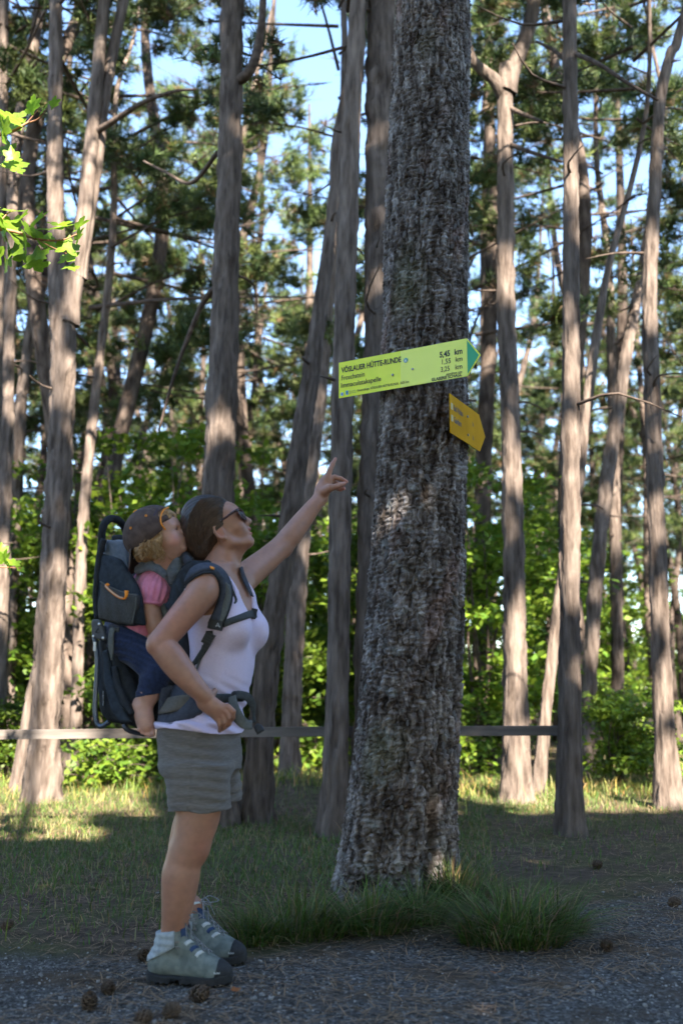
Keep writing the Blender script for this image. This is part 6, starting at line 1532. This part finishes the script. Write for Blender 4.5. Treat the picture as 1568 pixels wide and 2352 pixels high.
# ================================================================== the child carrier
BX = empty('child_carrier', at(c4, 200, 1080, YC)); tag(BX, 'dark navy framed child carrier backpack worn by the pointing person, orange loop on its pocket', 'child carrier')
fab = mat('black_ripstop', (0.010, 0.013, 0.018), (0.020, 0.025, 0.032), scale=50, rough=0.85, bump=0.3, bscale=300, bdist=0.003)
fnavy = mat('navy_canvas', (0.013, 0.020, 0.032), (0.024, 0.036, 0.052), scale=60, rough=0.85, bump=0.3, bscale=400, bdist=0.003)
ffleece = mat('slate_fleece', (0.10, 0.125, 0.165), (0.145, 0.175, 0.22), scale=70, rough=0.95, bump=0.4, bscale=600, sheen=0.3, bdist=0.003)
fmesh = mat('charcoal_mesh', (0.030, 0.032, 0.034), (0.065, 0.068, 0.07), scale=420, rough=0.8, bump=0.7, bscale=450, bdist=0.003, ramp=(0.45, 0.55))
fweb = mat('olive_grey_webbing', (0.085, 0.092, 0.09), (0.115, 0.125, 0.12), scale=150, rough=0.8, bump=0.3, bscale=700, bdist=0.002)
fweb2 = mat('dark_webbing', (0.030, 0.035, 0.036), (0.05, 0.056, 0.057), scale=150, rough=0.8, bump=0.3, bscale=700, bdist=0.002)
fpad = mat('blue_grey_padding', (0.035, 0.042, 0.062), (0.055, 0.065, 0.09), scale=80, rough=0.9, bump=0.3, bscale=500, bdist=0.003)
ftan = mat('taupe_stripe', (0.095, 0.088, 0.075), (0.125, 0.115, 0.10), scale=120, rough=0.9, bump=0.3, bscale=500, bdist=0.002)
plast = mat('black_plastic', (0.012, 0.013, 0.015), (0.018, 0.019, 0.021), scale=40, rough=0.45)
alu = mat('anodised_tube', (0.075, 0.095, 0.13), (0.10, 0.12, 0.16), scale=30, rough=0.35, metal=0.6)
plate_m = mat('grey_plastic', (0.045, 0.047, 0.052), (0.06, 0.063, 0.068), scale=60, rough=0.55)
QC = at(c1, 300, 1000, YC)
def PL(c, u, v, off):               # where that sight line meets a plane parallel to the carrier's side
    d_ = ray(*c(u, v)); o_ = np.array((0, 0, CAMZ)); t_ = ((QC - o_) @ lt + off) / (d_ @ lt); return o_ + d_ * t_
def pillow(name, c, poly, off0, off1, puff, material, parent, h=0.004, seed=1, wr=0.0015, rnd=0.018):
    # a sewn, stuffed or stiffened panel: traced outline, real thickness between two planes, rounded all round
    pts = np.array([PL(c, u, v, off0) for u, v in poly]); o_ = pts.mean(0)
    q = np.stack([(pts - o_) @ fw, (pts - o_)[:, 2]], 1)
    m = max(off1 - off0, 0) + puff + 0.03
    lo = np.minimum(pts.min(0), (pts + lt * (off1 - off0)).min(0)) - puff - 0.03; hi = np.maximum(pts.max(0), (pts + lt * (off1 - off0)).max(0)) + puff + 0.03
    f = SDF(lo, hi, h); X, Y, Z = f.grid()
    a = (X - o_[0]) * fw[0] + (Y - o_[1]) * fw[1] + 0 * Z; b = Z - o_[2] + 0 * X + 0 * Y; l = (X - o_[0]) * lt[0] + (Y - o_[1]) * lt[1] + 0 * Z
    d2 = np.full(a.shape, 9.0); ins = np.zeros(a.shape, bool); n = len(q)
    for i in range(n):
        p0, p1 = q[i], q[(i + 1) % n]; e = p1 - p0; t = np.clip(((a - p0[0]) * e[0] + (b - p0[1]) * e[1]) / (e @ e), 0, 1)
        d2 = np.minimum(d2, (a - p0[0] - t * e[0]) ** 2 + (b - p0[1] - t * e[1]) ** 2)
        cr = (p0[1] > b) != (p1[1] > b); xi = (p1[0] - p0[0]) * (b - p0[1]) / (p1[1] - p0[1] + 1e-12) + p0[0]; ins ^= cr & (a < xi)
    dd = np.sqrt(d2) * np.where(ins, -1, 1)
    th = (off1 - off0) / 2 + puff * np.clip(-dd / 0.05, 0, 1) ** 0.6
    dl = np.abs(l - (off1 - off0) / 2) - th
    r = rnd; x1 = np.maximum(dd + r, 0); x2 = np.maximum(dl + r, 0)
    out = np.sqrt(x1 ** 2 + x2 ** 2) + np.minimum(np.maximum(dd + r, dl + r), 0) - r
    out = out + wr * waves(seed, 9, 45, (X, Y, Z), (1.6, 1, 1)) + wr * 0.8 * np.sin(a * 140 + b * 60 + 3 * waves(seed + 1, 5, 18, (X, Y, Z)))
    f.a = out.astype(np.float32); me, _ = f.mesh(name, 1)
    return link(name, me, material, parent), f
bag, fbag = pillow('seat_bag', c4, [(62, 215), (150, 240), (235, 232), (262, 380), (300, 560), (372, 700), (410, 800), (400, 1075), (290, 1055), (150, 1035), (95, 985), (66, 900), (60, 700), (58, 400)], -0.125, 0.125, 0.02, fab, BX, seed=101, wr=0.003)
pillow('seat_base', c4, [(300, 600), (480, 700), (590, 800), (610, 1060), (480, 1085), (330, 1060)], -0.075, 0.125, 0.012, fab, BX, seed=102)
pillow('side_fold', c4, [(95, 430), (150, 420), (175, 600), (225, 780), (290, 930), (350, 1040), (250, 1045), (170, 930), (110, 700)], -0.158, -0.13, 0.006, fnavy, bag, h=0.003, seed=103, rnd=0.012)
pillow('side_fold', c4, [(170, 560), (215, 560), (250, 720), (320, 860), (360, 960), (330, 990), (250, 880), (195, 740)], -0.164, -0.14, 0.004, fab, bag, h=0.003, seed=104, rnd=0.010)
hr, fhr = pillow('headrest', c2, [(272, 712), (400, 705), (545, 690), (575, 800), (605, 980), (650, 1250), (560, 1300), (380, 1150), (222, 885)], -0.060, 0.12, 0.008, ffleece, BX, seed=105)
wing, fwing = pillow('side_wing', c2, [(217, 885), (340, 925), (462, 972), (560, 1110), (640, 1245), (705, 1380), (745, 1500), (790, 1880), (500, 1885), (172, 1800), (150, 1550), (160, 1300), (185, 1080)], -0.150, -0.118, 0.004, fnavy, BX, seed=107, rnd=0.012)
pillow('far_wing', c2, [(217, 885), (462, 972), (640, 1245), (745, 1500), (790, 1880), (172, 1800), (150, 1550), (185, 1080)], 0.118, 0.150, 0.004, fnavy, BX, seed=108, rnd=0.012)
pk, fpk = pillow('mesh_pocket', c2, [(207, 1275), (300, 1330), (430, 1385), (580, 1440), (712, 1462), (690, 1620), (645, 1880), (400, 1850), (178, 1795), (165, 1560)], -0.170, -0.145, 0.010, fmesh, BX, h=0.003, seed=109, wr=0.002, rnd=0.010)
tube('pocket_hem', catmull([fpk.hit(*c2(u, v), 0.0005) for u, v in [(210, 1283), (300, 1338), (430, 1394), (580, 1449), (705, 1472)]], 5), 0.0042, fweb, pk, 6, 0.6)
tube('pocket_seam', catmull([fpk.hit(*c2(u, v), 0.0005) for u, v in [(698, 1500), (690, 1620), (668, 1740), (645, 1860)]], 5), 0.0042, fweb, pk, 6, 0.6)
# orange pull loop on the pocket
lp = [PL(c2, u, v, -0.186) for u, v in [(285, 1345), (330, 1395), (400, 1455), (470, 1500), (525, 1515)]]
lo_ = tube('pull_loop', catmull(lp, 5), 0.0042, orange, BX, 8)
tube('reflective_cord', catmull([p - lt * 0.0035 + UPV * 0.002 for p in lp], 5), 0.0022, mat('reflective_cord', (0.55, 0.42, 0.32), rough=0.4), lo_, 6)
for poly in ([(262, 1325), (300, 1298), (332, 1325), (300, 1345), (272, 1362)], [(530, 1402), (584, 1405), (575, 1470), (545, 1525), (520, 1535), (540, 1460)]):
    pillow('loop_tab', c2, poly, -0.190, -0.180, 0.001, orange, lo_, h=0.0022, wr=0.0, rnd=0.004)
# carrying handle: an arch across the carrier
hc_ = PL(c2, 402, 740, 0.0); ha = []
for q in np.linspace(0, math.pi, 13):
    ha.append(hc_ + lt * (-0.085 * math.cos(q)) + UPV * (0.088 * math.sin(q) ** 0.7 - 0.0))
ha = [ha[0] - UPV * 0.05] + ha + [ha[-1] - UPV * 0.05]
tube('handle', catmull(ha, 3), 0.0145, mat('black_foam', (0.008, 0.009, 0.011), (0.014, 0.015, 0.017), scale=200, rough=0.9, bump=0.2, bscale=900, bdist=0.001), BX, 12)
pillow('handle_base', c2, [(360, 650), (440, 635), (520, 655), (545, 720), (540, 800), (340, 760)], -0.02, 0.05, 0.004, fab, BX, seed=111)
for off in (-0.148, 0.148):
    tube('edge_piping', catmull([PL(c2, u, v, off) for u, v in [(262, 706), (240, 770), (205, 900), (178, 1100), (160, 1300), (150, 1500), (158, 1650), (170, 1790)]], 4), 0.0115, fab, BX, 10)
# frame
for off in (-0.168, 0.168):
    fr = tube('frame_tube', catmull([PL(c4, u, v, off) for u, v in [(40, 320), (58, 430), (62, 560), (52, 760), (45, 930), (58, 1040), (95, 1072), (140, 1050), (160, 1030)]], 6), 0.0085, alu, BX, 10)
    pl, fpl = pillow('hinge_plate', c4, [(8, 190), (18, 165), (62, 160), (88, 180), (112, 250), (136, 335), (122, 350), (80, 340), (28, 325), (12, 300)], off - 0.012, off + 0.004, 0.001, plate_m, BX, h=0.0025, wr=0.0, rnd=0.006)
    for u, v in [(80, 205), (30, 308), (112, 323)]:
        V, Fq = box_geo(PL(c4, u, v, off - 0.0125 if off < 0 else off + 0.005), np.stack([fw, lt, UPV]), (0.0045, 0.0025, 0.0045), 0.8); link('rivet', py_mesh('rivet', V, Fq, True), mat('rivet_metal', (0.5, 0.5, 0.52), rough=0.3, metal=1.0), pl)
    if off < 0:                     # embossed mountain mark
        tube('emblem', [PL(c4, u, v, off - 0.0135) for u, v in [(50, 275), (68, 238), (76, 258), (92, 275), (50, 275)]], 0.0013, plast, pl, 5)
tube('foot_tube', catmull([PL(c4, 290, 1055, -0.12), PL(c4, 305, 1090, -0.12), PL(c4, 360, 1118, -0.10), PL(c4, 430, 1132, -0.07), PL(c4, 470, 1140, 0.0), PL(c4, 430, 1120, 0.1)], 5), 0.0085, alu, BX, 10)
box('warning_tag', PL(c4, 41, 395, -0.178), np.stack([fw, lt, UPV]), (0.005, 0.002, 0.016), mat('tag_white', (0.7, 0.7, 0.66), rough=0.6), BX)
band('tension_strap', [PL(c4, u, v, o_) for u, v, o_ in [(215, 238, -0.155), (188, 260, -0.166), (178, 330, -0.168), (182, 420, -0.164), (188, 510, -0.158)]], [0.020, 0.022, 0.024, 0.024, 0.008], -lt, 0.003, fweb, BX)
box('strap_lock', PL(c4, 232, 268, -0.15), np.stack([fw, lt, UPV]), (0.012, 0.008, 0.015), plast, BX)
tj = text_mesh('JOLLY COMFORT', 0.0115, 0.0003); wj = max(v.co.x for v in tj.vertices)
for v in tj.vertices:
    s_ = v.co.x / wj; v.co = Vector(PL(c4, 106 + 14 * s_ * 0 + 10 - v.co.y * 900, 895 - 125 * s_, -0.1735) )
link('lettering', tj, mat('print_grey', (0.35, 0.37, 0.40), rough=0.7), bag)
pillow('label_patch', c4, [(84, 760), (122, 765), (124, 905), (96, 905)], -0.1725, -0.164, 0.0, fab, bag, h=0.0025, wr=0.0, rnd=0.004)
# child's harness pads, chest pillow and the padded back panel against the wearer
def soft(name, paths, material, parent, seed, h=0.003, wr=0.0012):
    pts = np.array([p for pa in paths for p, r in pa]); f = SDF(pts.min(0) - 0.07, pts.max(0) + 0.07, h)
    for pa in paths: f.chain(pa, 0.012, 0.008)
    f.a = (f.a + wr * waves(seed, 8, 55, f.grid())).astype(np.float32); me, _ = f.mesh(name, 1); return link(name, me, material, parent)
soft('harness_pad', [[(M2(720, 1110, 3.605), 0.012), (M2(800, 1055, 3.590), 0.014), (M2(900, 1035, 3.585), 0.0145), (M2(1000, 1065, 3.585), 0.0145), (M2(1085, 1140, 3.590), 0.014), (M2(1130, 1240, 3.595), 0.012), (M2(1150, 1330, 3.605), 0.010)],
                     [(M2(720, 1135, 3.585), 0.011), (M2(880, 1075, 3.570), 0.013), (M2(1000, 1110, 3.567), 0.013), (M2(1085, 1190, 3.575), 0.012)]], ffleece, BX, 121)
soft('harness_pad', [[(M2(760, 1100, 3.725), 0.014), (M2(900, 1020, 3.735), 0.016), (M2(1060, 1080, 3.725), 0.016), (M2(1150, 1260, 3.705), 0.014)]], ffleece, BX, 122)
soft('chest_pillow', [[(M2(1250, 1020, 3.585), 0.022), (M2(1215, 1150, 3.585), 0.026), (M2(1190, 1250, 3.595), 0.018)], [(M2(1300, 985, 3.605), 0.018), (M2(1250, 1140, 3.625), 0.026)], [(M2(1240, 1050, 3.685), 0.025), (M2(1200, 1220, 3.685), 0.024)]], ffleece, BX, 123)
soft('load_strap_cover', [[(M2(1360, 930, 3.575), 0.012), (M2(1400, 1000, 3.565), 0.016), (M2(1440, 1030, 3.555), 0.010)], [(M2(1385, 900, 3.605), 0.009), (M2(1440, 980, 3.595), 0.012)]], fpad, BX, 124)
pan, fpan = pillow('back_panel', c1, [(478, 800), (545, 700), (610, 655), (680, 670), (640, 730), (600, 800), (575, 900), (580, 1100), (590, 1360), (470, 1380), (430, 1230), (455, 1000)], -0.10, 0.13, 0.012, fab, BX, seed=126)
pillow('child_seat_panel', c2, [(1180, 1290), (1290, 1170), (1420, 1050), (1560, 1130), (1420, 1300), (1340, 1440), (1250, 1640), (1150, 1750), (1060, 1600), (1150, 1480)], -0.105, -0.06, 0.006, fnavy, BX, seed=127)
soft('tangled_webbing', [[(at(c1, 560, 700, 3.54), 0.006), (at(c1, 600, 668, 3.53), 0.006), (at(c1, 650, 672, 3.52), 0.006), (at(c1, 700, 668, 3.52), 0.006), (at(c1, 760, 690, 3.52), 0.005), (at(c1, 800, 730, 3.51), 0.004)],
                         [(at(c1, 575, 690, 3.55), 0.008), (at(c1, 620, 690, 3.53), 0.007), (at(c1, 670, 680, 3.52), 0.005)]], fab, BX, 128)
V, Fq = merge([box_geo(at(c2, u, v, 3.59), np.stack([(1, 0, 0), (0, 1, 0), (0, 0, 1)]), (0.010, 0.006, 0.012)) for u, v in [(1170, 1560)]])
link('side_buckle', fix_normals(py_mesh('side_buckle', V, Fq)), plast, BX)
band('side_strap', [at(c2, u, v, 3.585) for u, v in [(1060, 1590), (1085, 1690), (1110, 1790), (1130, 1880)]], [0.022, 0.022], (-0.3, -1, 0.1), 0.003, fweb, BX)
# hip belt on the wearer
hb = strap('hip_belt', KB, [(590, 735), (680, 715), (800, 690), (900, 690), (965, 720), (1010, 790), (1060, 800)], [(572, 1062), (660, 1058), (760, 1040), (850, 1010), (920, 975), (960, 945), (1040, 880)], c4, 0.008, 0.013, fpad, BX, n=5, m=12)
strap('belt_stripe', KB, [(583, 845), (650, 830), (730, 815), (800, 805), (855, 800)], [(580, 970), (650, 957), (730, 945), (800, 935), (858, 925)], c4, 0.026, 0.003, ftan, hb, n=5, m=7)
strap('belt_stripe', KB, [(855, 815), (950, 830), (1080, 797), (1210, 795), (1310, 782)], [(858, 925), (960, 930), (1090, 880), (1205, 865), (1300, 845)], c4, 0.014, 0.004, fweb2, hb, n=5, m=5)
tube('belt_edge', catmull([KB.hit(*c4(u, v), 0.020) for u, v in [(575, 1060), (660, 1056), (760, 1038), (850, 1008), (920, 973), (950, 950)]], 4), 0.0035, fab, hb, 6)
wb = [M4(u, v, y) for u, v, y in [(1205, 815, 3.44), (1215, 890, 3.42), (1250, 985, 3.41), (1310, 1050, 3.41), (1375, 1060, 3.42)]]
band('loose_webbing', wb, [0.026, 0.034, 0.040, 0.036, 0.030], (-0.25, -1, 0.25), 0.0025, fweb, hb)
wb2 = [M4(u, v, y) for u, v, y in [(1240, 800, 3.46), (1330, 820, 3.45), (1378, 890, 3.45), (1388, 980, 3.45), (1395, 1040, 3.44)]]
band('loose_webbing', wb2, [0.030, 0.030, 0.026, 0.014, 0.012], (-0.4, -0.7, 0.5), 0.0025, fweb2, hb)
band('webbing_end', [M4(1405, 1060, 3.44), M4(1430, 1090, 3.435), M4(1450, 1125, 3.43)], [0.018, 0.030, 0.028], (-0.2, -1, 0.2), 0.006, plast, hb)
soft('belt_buckle', [[(M4(1225, 800, 3.47), 0.012), (M4(1290, 800, 3.48), 0.012)], [(M4(1230, 840, 3.47), 0.010), (M4(1290, 840, 3.48), 0.010)]], plast, hb, 131, wr=0.0)
# shoulder straps
sA = [(572, 815), (600, 775), (640, 745), (690, 728), (735, 735), (765, 780), (768, 850), (745, 930), (705, 1020)]
sB = [(590, 745), (620, 705), (665, 684), (720, 682), (780, 712), (830, 785), (838, 870), (818, 950), (782, 1035)]
st_ = strap('shoulder_strap', KB, sA, sB, c1, 0.002, 0.014, fpad, BX, n=4, m=7)
strap('strap_webbing', KB, [(790, 770), (802, 820), (795, 880), (770, 950), (735, 1015)], [(826, 800), (834, 850), (828, 905), (808, 965), (775, 1028)], c1, 0.0165, 0.003, fweb, st_, n=4, m=4)
tube('strap_piping', catmull([KB.hit(*c1(u, v), 0.010) for u, v in sA], 4), 0.0042, fab, st_, 6)
tube('strap_piping', catmull([KB.hit(*c1(u, v), 0.010) for u, v in sB[1:]], 4), 0.0042, fab, st_, 6)
strap('orange_tag', KB, [(712, 690), (724, 694), (738, 700)], [(716, 706), (726, 709), (736, 713)], c1, 0.018, 0.002, orange, st_, n=3, m=3)
strap('chest_strap', KB, [(782, 1003), (830, 985), (885, 965), (940, 942), (976, 938)], [(790, 1042), (840, 1022), (895, 1002), (950, 985), (980, 985)], c1, 0.004, 0.004, fweb2, st_, n=4, m=4)
def pad_at(name, u, v, hu_, hv_, ang, off, material, parent, th=0.007):
    p = KB.hit(*c1(u, v), off); g = np.array((-0.25, -0.95, 0.1)); g = 0.6 * g + 0.4 * KB.grad(p, 0.02); g /= np.linalg.norm(g)
    t = np.array((math.cos(ang), 0, -math.sin(ang))); t = t - g * (t @ g); t /= np.linalg.norm(t); b_ = np.cross(g, t)
    return box(name, p, np.stack([t, b_, g]), (hu_, hv_, th), material, parent), p, t, b_, g
bk, p, t, b_, g = pad_at('chest_buckle', 745, 1026, 0.026, 0.017, R(12), 0.016, plast, BX)
tube('emblem', [p + g * 0.0085 + t * x + UPV * z for x, z in [(0.004, -0.006), (0.012, 0.007), (0.020, -0.006), (0.012, -0.001), (0.004, -0.006)]], 0.0016, mat('emblem_grey', (0.55, 0.57, 0.6), rough=0.5), bk, 5)
pad_at('chest_buckle', 962, 962, 0.011, 0.018, R(10), 0.008, plast, BX)
bk2, p2, t2, b2, g2 = pad_at('adjuster', 703, 1105, 0.017, 0.021, R(28), 0.014, plast, BX)
for k_ in (-1, 0, 1):
    box('rung', p2 + g2 * 0.0075 - b2 * 0.009 * k_, np.stack([t2, b2, g2]), (0.015, 0.0022, 0.002), fweb2, bk2)
strap('lower_webbing', KB, [(690, 1060), (680, 1130), (645, 1190), (615, 1235), (594, 1262)], [(728, 1060), (722, 1130), (680, 1200), (640, 1250), (598, 1275)], c1, 0.004, 0.003, fweb2, st_, n=4, m=4)
strap('lower_webbing', KB, [(668, 1140), (655, 1200), (638, 1260), (622, 1310)], [(690, 1145), (672, 1205), (650, 1265), (630, 1318)], c1, 0.003, 0.003, fweb, st_, n=4, m=3)
st2 = strap('shoulder_strap', KB, [(880, 700), (892, 755), (916, 808), (945, 862)], [(896, 692), (912, 742), (936, 800), (958, 862)], c1, 0.0, 0.004, fpad, BX, n=4, m=4)
band('strap_tail', [at(c1, 884, 760, 3.68), at(c1, 915, 810, 3.66), at(c1, 940, 850, 3.65), at(c1, 962, 866, 3.645)], [0.010, 0.012, 0.010, 0.004], (0, -1, 0), 0.003, fweb2, st2)
band('strap_tail', [at(c1, 825, 790, 3.48), at(c1, 850, 850, 3.475), at(c1, 862, 885, 3.475), at(c1, 852, 905, 3.47)], [0.010, 0.008, 0.010, 0.006], (0, -1, 0), 0.003, fweb2, st_)
# the child's sling straps and the wearer's hair tie stay hidden behind the pads
